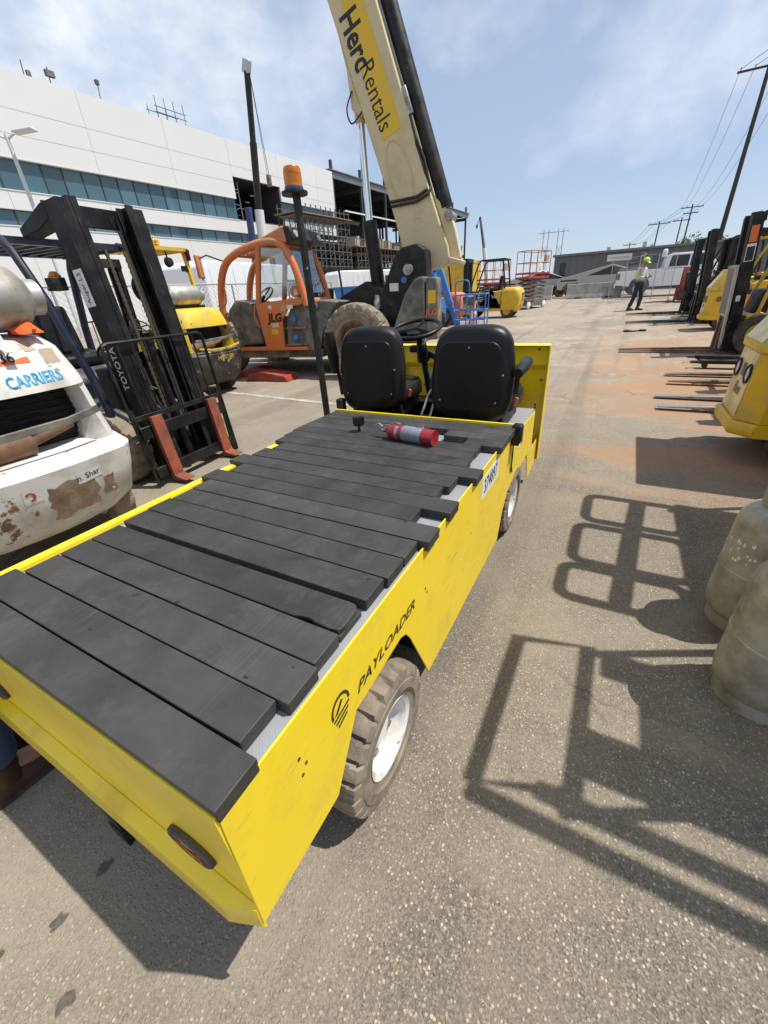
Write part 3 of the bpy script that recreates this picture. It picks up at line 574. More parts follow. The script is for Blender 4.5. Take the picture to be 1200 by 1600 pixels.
# seat-belt retractors, strap, tag
bb = C(); bb.box((-.375, 2.165, .745), (.055, .06, .115)); bb.build('belt_retractor', m_blk, cart, bevel=.012, seg=3)
bb = C(); bb.tube([(-.392, 2.17, .70), (-.394, 2.2, .62), (-.393, 2.19, .55), (-.395, 2.23, .50)], .010, 6, sx=.4); bb.build('belt_strap', m_blk, cart)
bb = C(); bb.box((-.352, 2.14, .695), (.003, .045, .022), (.5, .2, 0)); bb.build('paper_tag', m_stick_w, cart)
bb = C(); bb.box((-1.565, 2.25, .80), (.05, .06, .10)); bb.build('belt_retractor', m_blk, cart, bevel=.012, seg=3)
# brake / direction levers between the seats
for pts in ([(-1.02, 2.30, .70), (-1.0, 2.42, .86), (-.985, 2.45, .90)], [(-.955, 2.30, .70), (-.94, 2.40, .86), (-.935, 2.42, .90)]):
    bb = C(); bb.tube(pts, .009, 8); lv = bb.build('hand_lever', m_steel, cart)
    p = Vector(pts[-1]); bb = C(); bb.tube([p, p + Vector((.006, .02, .05)), p + Vector((.01, .035, .11))], [.02, .025, .018], 10); bb.build('grip', m_blk, lv)
bb = C(); bb.tube([(-1.05, 2.22, .71), (-1.0, 2.3, .75), (-.96, 2.36, .74)], .02, 8); bb.build('belt_webbing', m_blk, cart)
# steering
bb = C(); bb.tube([(-1.235, 3.10, .55), (-1.24, 2.93, .98), (-1.245, 2.83, 1.19)], .024, 10); bb.build('steering_column', m_blk, cart)
bb = C(); bb.box((-1.30, 2.93, 1.08), (.10, .06, .05)); bb.box((-1.18, 2.93, 1.04), (.09, .05, .045), (0, .3, 0)); bb.tube([(-1.24, 2.92, 1.0), (-1.24, 2.87, 1.13)], [.05, .035], 12); bb.build('column_switch', m_blk, cart, bevel=.008)
SWM = Matrix.Translation(Vector((-1.248, 2.80, 1.225)) - CO) @ Matrix.Rotation(R_(16), 4, 'X')
bb = B(); bb.xf = SWM; bb.tube([(.17 * math.cos(6.283 * k / 40), .17 * math.sin(6.283 * k / 40), 0) for k in range(40)], .0145, 10, closed=True)
swo = bb.build('steering_wheel', m_vinyl, cart, smooth=70)
bb = B(); bb.xf = SWM
for a in (90, 210, 330): bb.tube([(0, 0, -.02), (.15 * math.cos(R_(a)), .15 * math.sin(R_(a)), -.004)], [.03, .018], 6, sx=.35)
bb.lathe([(0, .0), (.075, -.004), (.08, -.02), (.04, -.04), (.035, -.06)], (0, 0, 0), 'z', 24); bb.build('hub', m_blk, swo)
# beacon on its pole
bb = C(); bb.tube([(-1.578, 2.10, .60), (-1.585, 2.075, 1.925)], .0215, 4); bb.build('beacon_pole', m_blkmet, cart, bevel=.002)
BZ = 1.93; BO = (-1.590, 2.07, BZ)
bb = C(); bb.lathe([(0, -.008), (.066, -.008), (.068, .0), (.066, .006), (0, .006)], BO, 'z', 24); bpl = bb.build('beacon_base', m_blk, cart)
bb = C(); bb.lathe([(.046, .006), (.048, .012), (.048, .020), (.046, .026)], BO, 'z', 28); bb.build('beacon_ring', mat('slate_label_ring', (.03, .06, .14), .4), bpl)
bb = C(); pr = [(.046, .026)]
for k in range(5): pr += [(.0455, .029 + k * .012), (.0440, .037 + k * .012)]
pr += [(.0425, .098), (.038, .105), (0, .107)]
bb.lathe(pr, BO, 'z', 32); bb.build('amber_dome', m_amber, bpl)

# ---------------------------------------------------------------- planks on the deck
ORD = ['rearmost', 'second', 'third', 'fourth', 'fifth', 'sixth', 'seventh', 'eighth', 'ninth', 'tenth', 'eleventh', 'twelfth', 'thirteenth', 'fourteenth', 'fifteenth', 'sixteenth', 'seventeenth']
PL = [(.129, .217, -.389), (.2215, .312, -.434), (.3155, .4075, -.4065), (.412, .5015, -.418), (.5065, .602, -.420), (.622, .7165, -.418), (.7205, .8155, -.409), (.8205, .913, -.409), (.9175, 1.011, -.376), (1.0155, 1.108, -.480),
      (1.1125, 1.206, -.378), (1.210, 1.302, -.472), (1.307, 1.410, -.450), (1.4145, 1.512, -.376), (1.5165, 1.605, -.458), (1.609, 1.698, -.468), (1.702, 1.79, -.466)]
LX = [-1.45, -1.44, -1.40, -1.40, -1.402, -1.412, -1.418, -1.410, -1.414, -1.478, -1.412, -1.515, -1.466, -1.43, -1.50, -1.515, -1.53]
PG = 'black plastic planks on the cart deck'
def plank(x0, x1, y0, y1, label, rot=0.0, dz=0.0, worn=False):
    x0, x1, y0, y1 = x0 * 1.022, x1 * 1.022, min(y0 * 1.016, 2.10), min(y1 * 1.016, 2.168)
    cx, cy = (x0 + x1) / 2, (y0 + y1) / 2; hx, hy = (x1 - x0) / 2, (y1 - y0) / 2
    bb = B(); r = random.Random(int(cy * 1000) + 3)
    bb.bx(-hx + .0012, hx - .0012, -hy + .0008, hy - .0008, 0, .0178)
    if not worn: bb.bx(-hx, hx, -hy, hy, .0186, .0362)
    else:   # chewed right-hand end
        e = [(-hx, -hy), (hx - .13, -hy), (hx - .11, -hy + .007), (hx - .09, -hy + .009), (hx - .07, -hy + .003), (hx - .03, -hy + .001), (hx - .008, -hy + .004), (hx - .002, -hy + .012), (hx, -hy + .03), (hx - .004, hy - .02), (hx - .012, hy - .004), (hx - .03, hy), (-hx, hy)]
        bb.prism(e, 'z', .0186, .0350)
    o = bb.build('plank', m_plank, None, bevel=.0022); o.location = (cx, cy, .7505 + dz); o.rotation_euler = (0, 0, R_(rot))
    return tag(o, label, 'plank', PG)
rr = random.Random(11)
for i, ((y0, y1, xr), xl) in enumerate(zip(PL, LX)):
    lab = 'black plastic plank at the very rear edge of the cart deck' if i == 0 else ('%s black plank counted from the rear edge of the cart' % ORD[i])
    if i == 4: lab = 'fifth black plank from cart rear, with torn chewed right end'
    plank(xl, xr, y0, y1, lab, rr.uniform(-.12, .12), rr.uniform(0, .0015), worn=(i == 4))
plank(-1.535, -.715, 1.795, 1.884, 'black plank lying directly beneath the red fire extinguisher')
plank(-1.53, -.80, 1.888, 1.978, 'black plank just in front of the one under the extinguisher')
plank(-.555, -.372, 1.795, 1.884, 'short black plank offcut nearest cart right edge by yellow strip')
plank(-.690, -.374, 1.888, 1.980, 'longer black offcut beside right seat, behind the short one', .6)
plank(-1.53, -.374, 1.985, 2.055, 'last black plank before the strip behind the seats')
plank(-1.53, -.374, 2.059, 2.165, 'frontmost black plank pushed against the yellow seat strip')
# ---------------------------------------------------------------- fire extinguisher
FE = thing('fire_extinguisher', 'red fire extinguisher lying on the black planks', 'fire extinguisher', (-.825, 1.76, .7870), -8); FE.scale = (.80, .67, .67)
bb = B(); bb.lathe([(0, .175), (.052, .172), (.058, .160), (.058, -.12), (.052, -.150), (.030, -.172), (.018, -.178), (.018, -.19)], (0, 0, .058), 'x', 28); bb.v = [v for v in bb.v]; fb = bb.build('cylinder', m_red, FE, smooth=50)
bb = B(); bb.lathe([(.0585, -.045), (.0592, -.044), (.0592, .095), (.0585, .096)], (0, 0, .058), 'x', 28); bb.build('label', mat('grey_instruction_label', (.20, .21, .26), .5, var=.5, vs=90), fb)
bb = B(); bb.lathe([(.0585, -.092), (.061, -.092), (.061, -.072), (.0585, -.072)], (0, 0, .058), 'x', 28); bb.box((-.082, 0, .124), (.022, .03, .010)); bb.build('strap', m_steel, fb)
bb = B(); bb.lathe([(.060, .165), (.058, .178), (.050, .176)], (0, 0, .058), 'x', 28); bb.build('foot_ring', m_red, fb)
bb = B(); bb.tube([(-.185, 0, .058), (-.215, 0, .058)], .017, 12); bb.box((-.225, 0, .07), (.035, .02, .03)); bb.tube([(-.20, .0, .075), (-.245, .01, .10), (-.275, .012, .085)], .007, 8); bb.tube([(-.215, 0, .08), (-.19, 0, .10), (-.15, 0, .105), (-.12, 0, .10)], .005, 8); bb.lathe([(0, -.018), (.016, -.018), (.016, -.012), (0, -.010)], (-.215, -.006, .058), 'y', 14); bb.build('valve', m_steel, FE)
bb = B(); bb.tube([(.05, 0, .117), (.06, 0, .130), (.09, 0, .132), (.10, 0, .117)], .003, 6); bb.tube([(-.14, 0, .115), (-.12, .02, .128), (-.09, .01, .122)], .003, 6); bb.build('wire_clip', m_steel, FE)
CP = thing('gauge_cap', 'small black ribbed cap standing on planks left of extinguisher', 'cap', (-1.17, 1.83, .7870))
bb = B(); bb.lathe([(0, 0), (.008, 0), (.006, .03), (.024, .034), (.027, .045), (.027, .075), (.024, .083), (0, .083)], (0, 0, 0), 'z', 20); bb.build('cap_body', m_blk, CP)
bb = B()
for k in range(10): a = .6283 * k; bb.box((.027 * math.cos(a), .027 * math.sin(a), .06), (.008, .008, .04), (0, 0, a))
bb.build('rib', m_blk, CP)
# ================================================================ forklifts
def stuff(o): o['kind'] = 'stuff'; return o
def cw_rings(zs, tail, front, corner=.22, n=9):
    "counterweight plan outlines: (z, half width, rear setback)"
    rings = []
    for z, hw, sb in zs:
        xr = tail + sb; pts = [(front, hw, z)]
        for k in range(n + 1): a = R_(90 * k / n); pts.append((xr + corner - corner * math.sin(a) - .0, hw - corner * .8 + corner * .8 * math.cos(a), z))
        for k in range(1, 4): pts.append((xr - .035 * math.sin(math.pi * k / 4), (hw - corner * .8) * (1 - k / 2), z))
        for k in range(n, -1, -1): a = R_(90 * k / n); pts.append((xr + corner - corner * math.sin(a), -(hw - corner * .8 + corner * .8 * math.cos(a)), z))
        pts.append((front, -hw, z)); rings.append(pts)
    return rings
def lpg(parent, c, ax, mt, L_=.62, r=.155, name='gas_cylinder'):
    bb = B(); h = L_ / 2; bb.lathe([(0, -h), (r * .55, -h + .01), (r * .9, -h + .06), (r, -h + .12), (r, h - .12), (r * .9, h - .06), (r * .55, h - .01), (0, h)], c, ax, 28); t = bb.build(name, mt, parent, smooth=50)
    bb = B(); bb.lathe([(r * .55, h - .04), (r * .55, h + .045), (r * .51, h + .045), (r * .51, h - .04)], c, ax, 24)
    bb.build('collar', mt, t); bb = B(); bb.lathe([(r * .68, -h + .05), (r * .68, -h - .03), (r * .64, -h - .03), (r * .64, -h + .05)], c, ax, 24); bb.build('collar', mt, t)
    return t
def forklift(name, label, loc, hd, group=None, body=None, cw=None, guard=None, mst=None, MH=2.15, GH=2.13, tilt=0.0, flen=1.07, fy=.27, fm=None, fz=.05, rest='bars', rear='plain', tank=False, lod=1, mast=True, seatm=None, GW=.50, cat='forklift', tm=None, my=0.0, roof_bars=True, wid=1.0):
    body = body or m_yel_dk; cw = cw or body; guard = guard or m_blkmet; mst = mst or m_blkmet; fm = fm or m_blkmet; tm = tm or m_rubber
    T = thing(name, label, cat, loc, hd, group)
    K = lambda: B()
    # chassis and hood
    bb = B(); bb.prism([(.22, .26), (.22, .62), (.10, .70), (-.02, .66), (-.10, .42), (-.52, .42), (-.52, .26)], 'y', -.46 * wid, .46 * wid); bb.bx(-1.30, -.52, -.46 * wid, .46 * wid, .26, .48); bb.build('chassis', body, T, bevel=.012)
    bb = B(); bb.prism([(-.54, .485), (-.60, .90), (-.72, .97), (-1.24, 1.0), (-1.24, .485)], 'y', -.43 * wid, .43 * wid); bb.build('engine_hood', body, T, bevel=.03, seg=3)
    bb = B(); bb.bx(-.50, -.04, -.44, .44, .425, .44); bb.build('foot_plate', m_blk, T)
    # counterweight
    tail = -2.02
    if rear == 'plain':
        bb = B(); bb.loft(cw_rings([(.20, .44 * wid, .22), (.32, .53 * wid, .05), (.70, .53 * wid, 0), (.95, .52 * wid, .03), (1.06, .48 * wid, .10), (1.10, .40 * wid, .2)], tail, -1.28)); bb.build('counterweight', cw, T, smooth=50)
        if lod:
            bb = B()
            for k in range(5): bb.box((tail - .015, 0, .62 + .06 * k), (.03, .46, .022))
            stuff(bb.build('rear_grille', m_blk, T))
    # overhead guard
    if guard is not None and GH:
        z = GH
        for s in (1, -1):
            y = GW * s; bb = B(); bb.tube([(.12, y * .96, .58), (.08, y * .98, .95), (-.10, y, 1.55), (-.27, y, z - .10), (-.36, y, z - .02), (-.46, y, z)], .034, 4 if lod < 2 else 8); bb.build('guard_front_leg', guard, T, bevel=.006)
            bb = B(); bb.tube([(-1.36, y * .92, .98), (-1.34, y * .94, 1.3), (-1.24, y * .97, z - .14), (-1.20, y, z - .03)], .040, 4 if lod < 2 else 8); bb.build('guard_rear_leg', guard, T, bevel=.006)
            bb = B(); bb.bx(-1.30, -.40, y - .03, y + .03, z - .045, z + .012); bb.build('guard_rail', guard, T, bevel=.006)
        for x in (-1.27, -.43):
            bb = B(); bb.bx(x - .03, x + .03, -GW + .03, GW - .03, z - .04, z + .010); bb.build('guard_rail', guard, T)
        if roof_bars:
            for k in range(7):
                bb = B(); y = -GW + (k + 1) * 2 * GW / 8; bb.bx(-1.24, -.46, y - .012, y + .012, z - .035, z + .008); bb.build('guard_bar', guard, T)
    # seat, wheel
    sm = seatm or m_vinyl
    bb = B(); bb.bx(-1.12, -.70, -.23, .23, .985, 1.09); bb.build('seat_cushion', sm, T, bevel=.035, seg=3)
    bb = B(); bb.box((-1.12, 0, 1.30), (.11, .44, .46), (0, R_(-10), 0)); bb.build('seat_back', sm, T, bevel=.04, seg=3)
    bb = B(); bb.tube([(.02, 0, .62), (-.24, 0, 1.12)], .03, 8); bb.prism([(.16, .66), (.10, 1.02), (-.04, 1.02), (-.02, .66)], 'y', -.40, .40); bb.build('dashboard', m_blk, T, bevel=.015)
    bb = B(); bb.xf = Matrix.Translation((-.25, 0, 1.15)) @ Matrix.Rotation(R_(-35), 4, 'Y'); bb.tube([(.16 * math.cos(.3142 * k), .16 * math.sin(.3142 * k), 0) for k in range(20)], .013, 8, closed=True); bb.tube([(-.16, 0, 0), (0, 0, -.03), (.16, 0, 0)], .012, 6); bb.tube([(0, -.16, 0), (0, 0, -.03), (0, .16, 0)], .012, 6); bb.build('steering_wheel', m_blk, T)
    # wheels
    st = 6 if lod >= 1 else 3
    for s in (1, -1):
        wheel(T, K, (0, .46 * s * wid, .335), .335, .21, tm, m_white if rear != 'plain' else body, sgn=s, lugs=18 if lod else 0 or 12, depth=.018, steps=st, hub=False)
        wheel(T, K, (-1.52, .43 * s * wid, .265), .265, .17, tm, m_white if rear != 'plain' else body, sgn=s, lugs=16 if lod else 0 or 12, depth=.015, steps=st, hub=False)
    # mast
    if mast:
        MX = Matrix.Translation((.34, my, .10)) @ Matrix.Rotation(R_(-tilt), 4, 'Y') @ Matrix.Translation((-.34, 0, -.10))
        def Mb(): bb = B(); bb.xf = MX; return bb
        def Cb(): bb = B(); bb.xf = MX if tilt >= 0 else Matrix.Translation((0, my, 0)); return bb
        for s in (1, -1):
            y = .345 * s
            bb = Mb(); bb.bx(.24, .40, y - .012, y + .012, .06, MH); bb.bx(.38, .40, y - s * .012, y - s * .075, .06, MH); bb.bx(.24, .26, y - s * .012, y - s * .075, .06, MH); bb.build('outer_upright', mst, T, bevel=.004)
            y2 = .262 * s
            bb = Mb(); bb.bx(.27, .40, y2 - .011, y2 + .011, .08, MH + .02); bb.bx(.385, .405, y2 - s * .011, y2 - s * .06, .08, MH + .02); bb.bx(.27, .288, y2 - s * .011, y2 - s * .06, .08, MH + .02); bb.build('inner_upright', mst, T, bevel=.004)
            bb = Mb(); bb.cyl((.25, .20 * s, .12), (.25, .20 * s, MH * .62), .035, 12); bb.cyl((.25, .20 * s, MH * .62), (.25, .20 * s, MH * .66), .04, 12); bb.cyl((.25, .20 * s, MH * .66), (.25, .20 * s, MH - .05), .02, 10); bb.build('lift_cylinder', mst, T)
            if lod:
                bb = Mb(); bb.lathe([(.05, -.014), (.058, -.014), (.058, .014), (.05, .014)], (.33, .30 * s, MH - .06), 'y', 20, closed=True); bb.lathe([(0, -.008), (.05, -.008), (.05, .008), (0, .008)], (.33, .30 * s, MH - .06), 'y', 18); bb.build('mast_roller', m_steel, T)
                if lod > 1:
                    bb = Mb(); k = 0; zz = .5
                    while zz < MH - .3: bb.box((.345, .085 * s, zz), (.012, .034 if k % 2 else .024, .022)); zz += .021; k += 1
                    stuff(bb.build('lift_chain', mat('oily_chain', (.10, .075, .045), .5, metal=.6), T))
                else:
                    bb = Mb(); bb.bx(.34, .352, .085 * s - .015, .085 * s + .015, .45, MH - .2); bb.build('lift_chain', m_forkbr, T)
                bb = Mb(); bb.tube([(.30, .14 * s, MH - .15), (.31, .15 * s, 1.2), (.33, .13 * s, .7), (.37, .10 * s, .5)], .014, 6); bb.build('mast_hose', m_hose, T)
        bb = Mb(); bb.bx(.215, .24, -.357, .357, MH - .13, MH + .012); bb.build('top_tie', mst, T, bevel=.005)
        bb = Mb(); bb.bx(.225, .245, -.357, .357, 1.02, 1.13); bb.build('middle_tie', mst, T, bevel=.005)
        bb = Mb(); bb.bx(.22, .26, -.357, .357, .08, .28); bb.build('bottom_tie', mst, T, bevel=.005)
        if lod: 
            bb = Mb(); bb.cyl((.33, 0, .15), (.33, 0, 1.18), .045, 14); bb.cyl((.33, 0, 1.18), (.33, 0, 1.23), .052, 14); bb.build('centre_cylinder', mst, T)
        # carriage
        bw = .52
        for z0, z1 in ((fz + .06, fz + .16), (fz + .42, fz + .53)):
            bb = Cb(); bb.bx(.425, .465, -bw + .02, bw - .02, z0, z1); bb.build('carriage_bar', mst, T, bevel=.006)
        for s in (1, -1): bb = Cb(); bb.bx(.405, .424, .19 * s - .02, .19 * s + .02, fz + .05, fz + .62); bb.build('carriage_plate', mst, T)
        if rest == 'bars':
            zt = fz + 1.21
            bb = Mb(); yy = bw; zc = zt - .05
            loop = [(.445, -yy, fz + .0), (.445, -yy, zc), (.445, -yy + .015, zt - .015), (.445, -yy + .05, zt), (.445, yy - .05, zt), (.445, yy - .015, zt - .015), (.445, yy, zc), (.445, yy, fz + .0)]
            bb.tube(loop, .014, 6); bb.build('backrest_frame', mst, T)
            for s in (1, -1):
                bb = Mb(); bb.prism([(s * (bw - .005), fz), (s * (bw - .005), fz + .68), (s * (bw - .035), fz + .68), (s * (bw - .06), fz)], 'x', .432, .447); bb.build('backrest_side', mst, T)
            for k in range(7):
                y = -bw + (k + 1) * 2 * bw / 8; bb = Mb(); bb.bx(.440, .450, y - .007, y + .007, fz + .60, zt); bb.build('backrest_bar', mst, T)
            bb = Mb(); bb.bx(.432, .452, -bw, bw, fz + .58, fz + .625); bb.build('backrest_crossbar', mst, T, bevel=.003)
        for s in (1, -1):
            y = fy * s
            prof = [(.468, fz + .60), (.508, fz + .60), (.510, fz + .05), (.53, fz + .042), (.46 + flen * .6, fz + .034), (.50 + flen, fz + .010), (.50 + flen, fz), (.49, fz), (.468, fz + .02)]
            bb = Cb(); bb.prism(prof, 'y', y - .055, y + .055); bb.build('fork', fm, T, bevel=.004)
    else: MX = None
    return T, (lambda: None) if not mast else MX
def decal(T, MX, corners, m, name='decal'):
    bb = B(); bb.xf = MX if isinstance(MX, Matrix) else None; bb.add(corners, [(0, 1, 2, 3)]); return bb.build(name, m, T, smooth=0)

# ---- black-masted forklift with dark blue guard, forks toward the cart
m_navyb = mat('grey_black_body', (.05, .055, .065), .5, var=.2, vs=4, dirt=((.2, .18, .15), .3, 5))
TY, MXT = forklift('forklift', 'dark blue forklift with tall black mast and two orange forks facing the cart', (-3.94, 2.40, 0), 5, body=m_navyb, cw=m_navyb, guard=m_navy, mst=m_blkworn, MH=2.2, GH=2.0, tilt=5.5, flen=.14, fy=.33, fm=m_forkor, fz=.01, lod=2, tm=m_mudtyre, GW=.52)
lx = Vector((0, 0, -1)); 
for (y, z, s, txt, m_) in ((-.357, 1.02, .095, 'TOYOTA', m_gray_l),): 
    o = text('mast_lettering', txt, s, m_, TY, (0, 0, 0), (0, 0, 1), (-1, 0, 0), bold=.001, sx=.9)
    o.data.transform(MXT @ Matrix.Translation((.32, y - .0016, z)))
o = decal(TY, MXT, [(.25, -.3585, 1.50), (.36, -.3585, 1.50), (.36, -.3585, 1.76), (.25, -.3585, 1.76)], m_stick_w, 'mast_sticker')
o = text('sticker_lettering', 'Auger L3', .058, m_ink, TY, (0, 0, 0), (0, 0, 1), (-1, 0, 0)); o.data.transform(MXT @ Matrix.Translation((.305, -.3597, 1.63)))
bb = B(); bb.xf = MXT; bb.prism([(.24, 2.20), (.20, 2.20), (-.16, 2.11), (-.16, 2.05), (.08, 2.06), (.24, 2.10)], 'y', -.36, -.22); bb.build('mast_top_arm', m_blkworn, TY, bevel=.006)
bb = B(); bb.lathe([(0, -.03), (.04, -.03), (.045, .02), (.02, .05), (0, .05)], (-.08, -.40, 1.70), 'z', 14); bb.build('indicator_lamp', m_amber, TY)
bb = B(); bb.box((-.04, -.43, 1.66), (.10, .10, .09)); bb.tube([(-.06, -.5, 1.62), (-.04, -.43, 1.68)], .012, 6); bb.build('work_lamp', m_blk, TY, bevel=.012)
bb = B(); bb.lathe([(0, -.02), (.12, -.02), (.13, .0), (.12, .02), (0, .02)], (.02, .30, 1.62), 'x', 20); bb.build('mirror_disc', m_blk, TY)
for k in range(3):
    bb = B(); bb.tube([(-.02, -.36 + .05 * k, .78), (.16, -.30 + .05 * k, .92 - .02 * k), (.30, -.20 + .04 * k, .80)], .013, 6); bb.build('hydraulic_hose', m_hose, TY)

# ---- scuffed counterweight with a recessed grille, used by the two machines seen from behind
def cavity_rear(T, cwm, lowm, tail=-2.02, z=(.27, .74, 1.08, 1.37), hw=.55, setb=0.0, dark=None):
    z0, z1, z2, z3 = z
    bb = B(); bb.loft(cw_rings([(z0, hw - .10, .16), (z0 + .10, hw - .03, .05), (z1 - .18, hw, .0), (z1 - .05, hw + .01, -.03), (z1, hw - .02, .03)], tail, -1.28, .26)); lo = bb.build('lower_counterweight', lowm, T, smooth=50)
    bb = B(); bb.loft(cw_rings([(z2, hw - .055, .10), (z2 + .05, hw - .06, .11), (z3 - .08, hw - .10, .16), (z3 - .02, hw - .14, .22), (z3, hw - .22, .32)], tail, -1.28, .26)); up = bb.build('upper_counterweight', cwm, T, smooth=50)
    for s in (1, -1):
        bb = B(); rings = []
        for zz, w0, w1, sb in ((z1 - .01, hw - .022, hw - .20, .03), ((z1 + z2) / 2, hw - .04, hw - .15, .07), (z2 + .01, hw - .055, hw - .17, .10)):
            xr = tail + sb
            rings.append([(-1.28, s * w0, zz), (xr + .30, s * w0, zz), (xr + .13, s * (w0 - .035), zz), (xr + .055, s * (w0 - .10), zz), (xr + .10, s * w1, zz), (-1.28, s * (w1 + .02), zz)][:: s])
        bb.loft(rings); bb.build('side_pillar', cwm, T, smooth=50)
    bb = B(); bb.bx(tail + .34, tail + .36, -hw + .1, hw - .1, z1 - .05, z2 + .05); bk = bb.build('radiator', m_blk, T)
    for k in range(9):
        bb = B(); zz = z1 + (z2 - z1) * (k + .5) / 9; bb.bx(tail + .325, tail + .339, -hw + .12, hw - .12, zz - .005, zz + .005); bb.build('radiator_fin', m_blkmet, bk)
    bb = B(); bb.tube([(tail + .03 + .0, -hw + .16, z1 + .20), (tail - .0, -.2, z1 + .175), (tail - .01, .2, z1 + .165), (tail + .03, hw - .16, z1 + .17)], .028, 4, sx=.5); bb.build('grille_bar', m_gryplas, T, bevel=.004)
    bb = B(); bb.cyl((tail + .20, -.05, z1 + .075), (tail + .20, hw - .15, z1 + .06), .075, 16); bb.tube([(tail + .20, -.05, z1 + .075), (tail + .2, -.16, z1 + .10), (tail + .24, -.3, z1 + .12)], .035, 12); bb.build('muffler', m_forkbr, T)
    return up, lo
# ---- white forklift, nearest on the left, seen from behind
WH, _ = forklift('forklift', 'scuffed white forklift seen from behind with gas cylinder on top', (-4.70, .92, 0), 180, body=m_wht_worn, cw=m_wht_worn, guard=m_blkmet, rear='cavity', MH=2.1, GH=None, lod=1, tm=m_mudtyre, flen=1.0)
up, lo = cavity_rear(WH, m_wht_worn, m_wht_worn)
from mathutils.bvhtree import BVHTree
def drape(o, targets, off=.0015):
    'lay a flat decal onto the curved rear (rays run along local +x)'
    trees = [BVHTree.FromPolygons([v.co for v in t.data.vertices], [tuple(p.vertices) for p in t.data.polygons]) for t in targets]
    for v in o.data.vertices:
        best = None
        for tr in trees:
            h = tr.ray_cast(Vector((v.co.x - .6, v.co.y, v.co.z)), Vector((1, 0, 0)))
            if h[0] is not None and (best is None or h[0].x < best): best = h[0].x
        if best is not None: v.co.x = best - off - .0004 * (o.name.startswith('number_l') or o.name.startswith('torn_l') or o.name.startswith('ring')) 
    o.data.update(); return o
def rear_pt(y, z, out=.004, tail=-2.02, sb=0.0): return (tail + sb - out, y, z)
# lettering and decals on the rear (local +y is to the photo's left)
text('fleet_lettering', 'CARRIERS', .082, m_cyan, WH, (-1.938, -.175, 1.145), (0, -1, .02), (.10, 0, 1), bold=.0022, sx=.80)
text('fleet_lettering', 'NI', .082, m_green, WH, (-1.938, .055, 1.145), (0, -1, 0), (.30, 0, 1), bold=.006)
bb = B(); bb.add([(-1.934, .30, 1.205), (-1.934, -.29, 1.195), (-1.933, -.29, 1.200), (-1.933, .30, 1.210)], [(0, 1, 2, 3)]); bb.build('green_stripe', m_green, WH, smooth=0)
bb = B(); bb.add([(-1.9, .12 - .032 * i, 1.232 + .066 * j) for j in (0, 1) for i in range(11)], [(i, i + 1, i + 12, i + 11) for i in range(10)]); bb.build('number_sticker', m_stick_or, WH, smooth=60)
text('number_lettering', '2236', .075, m_ink, WH, (-1.9, -.06, 1.264), (0, -1, 0), (0, 0, 1), sx=1.0)
def patch(name, y0, y1, z0, z1, m, x, slope=0.0, seed=1, rough=.02, steps=7):
    r = random.Random(seed); pts = []
    for k in range(steps): pts.append((y0 + (y1 - y0) * k / steps, z0 + r.uniform(-rough, rough)))
    for k in range(steps): pts.append((y1 + r.uniform(-rough, rough), z0 + (z1 - z0) * k / steps))
    for k in range(steps): pts.append((y1 - (y1 - y0) * k / steps, z1 + r.uniform(-rough, rough)))
    for k in range(steps): pts.append((y0 + r.uniform(-rough, rough), z1 - (z1 - z0) * k / steps))
    def xs_(y): return x + .075 * (y / .5) ** 2 * (abs(y) > .0)
    bb = B(); n = len(pts); cy, cz = (y0 + y1) / 2, (z0 + z1) / 2; vs = []; fs = []
    for q in range(4):
        t = 1 - q / 4
        for y, z in pts: vs.append((xs_(y), cy + (y - cy) * t, cz + (z - cz) * t))
    vs.append((x, cy, cz))
    for q in range(3): fs += [(q * n + k, q * n + (k + 1) % n, (q + 1) * n + (k + 1) % n, (q + 1) * n + k) for k in range(n)]
    fs += [(3 * n + k, 3 * n + (k + 1) % n, 4 * n) for k in range(n)]
    bb.add(vs, fs); return bb.build(name, m, WH, smooth=60)
patch('bare_patch', -.20, .06, .40, .60, m_rustpaint, -2.062, .0, 3, .018)
patch('bare_patch', -.24, -.32, .43, .55, m_rustpaint, -2.045, .0, 4, .012, 4)
patch('logo_sticker', .085, .175, .545, .63, m_stick_w, -2.061, 0, 5, .002, 4)
patch('torn_sticker', -.245, -.10, .565, .635, m_stick_w, -2.064, 0, 6, .006, 5)
text('torn_lettering', 'n. Shar', .050, m_ink, WH, (-2.064, -.165, .60), (-.10, -1, .08), (0, 0, 1))
patch('sticker_residue', -.27, -.36, 1.21, 1.29, m_stick_t, -1.925, .30, 8, .004, 4)
patch('sticker_residue', -.20, -.26, 1.285, 1.325, m_stick_t, -1.905, .30, 9, .004, 4)
bb = B(); bb.tube([(-2.066, .145 + .022 * math.cos(R_(a)), .588 + .022 * math.sin(R_(a))) for a in range(40, 300, 26)], .006, 6); bb.build('ring_logo', m_stick_or, WH)
for o_ in list(WH.children):
    if o_.name.split('.')[0] in ('fleet_lettering', 'green_stripe', 'number_sticker', 'number_lettering', 'bare_patch', 'logo_sticker', 'torn_sticker', 'torn_lettering', 'sticker_residue', 'ring_logo'): drape(o_, [up, lo], {'torn_lettering': .0035, 'number_lettering': .003, 'ring_logo': .004, 'torn_sticker': .0025}.get(o_.name.split('.')[0], .0018))
TK = thing('gas_cylinder', 'silver gas cylinder lying on the white forklift counterweight', 'gas cylinder', (-2.98, .88, 1.545), 0)
lpg(TK, (0, .10, 0), 'y', m_alu, .66, .165, 'tank_body')
bb = B(); bb.bx(-1.78, -1.50, -.04, .04, 1.34, 1.42); bb.tube([(-1.86, -.02, 1.37), (-1.84, -.02, 1.46), (-1.80, -.02, 1.52)], .03, 8); bb.build('cylinder_bracket', m_blkmet, WH)
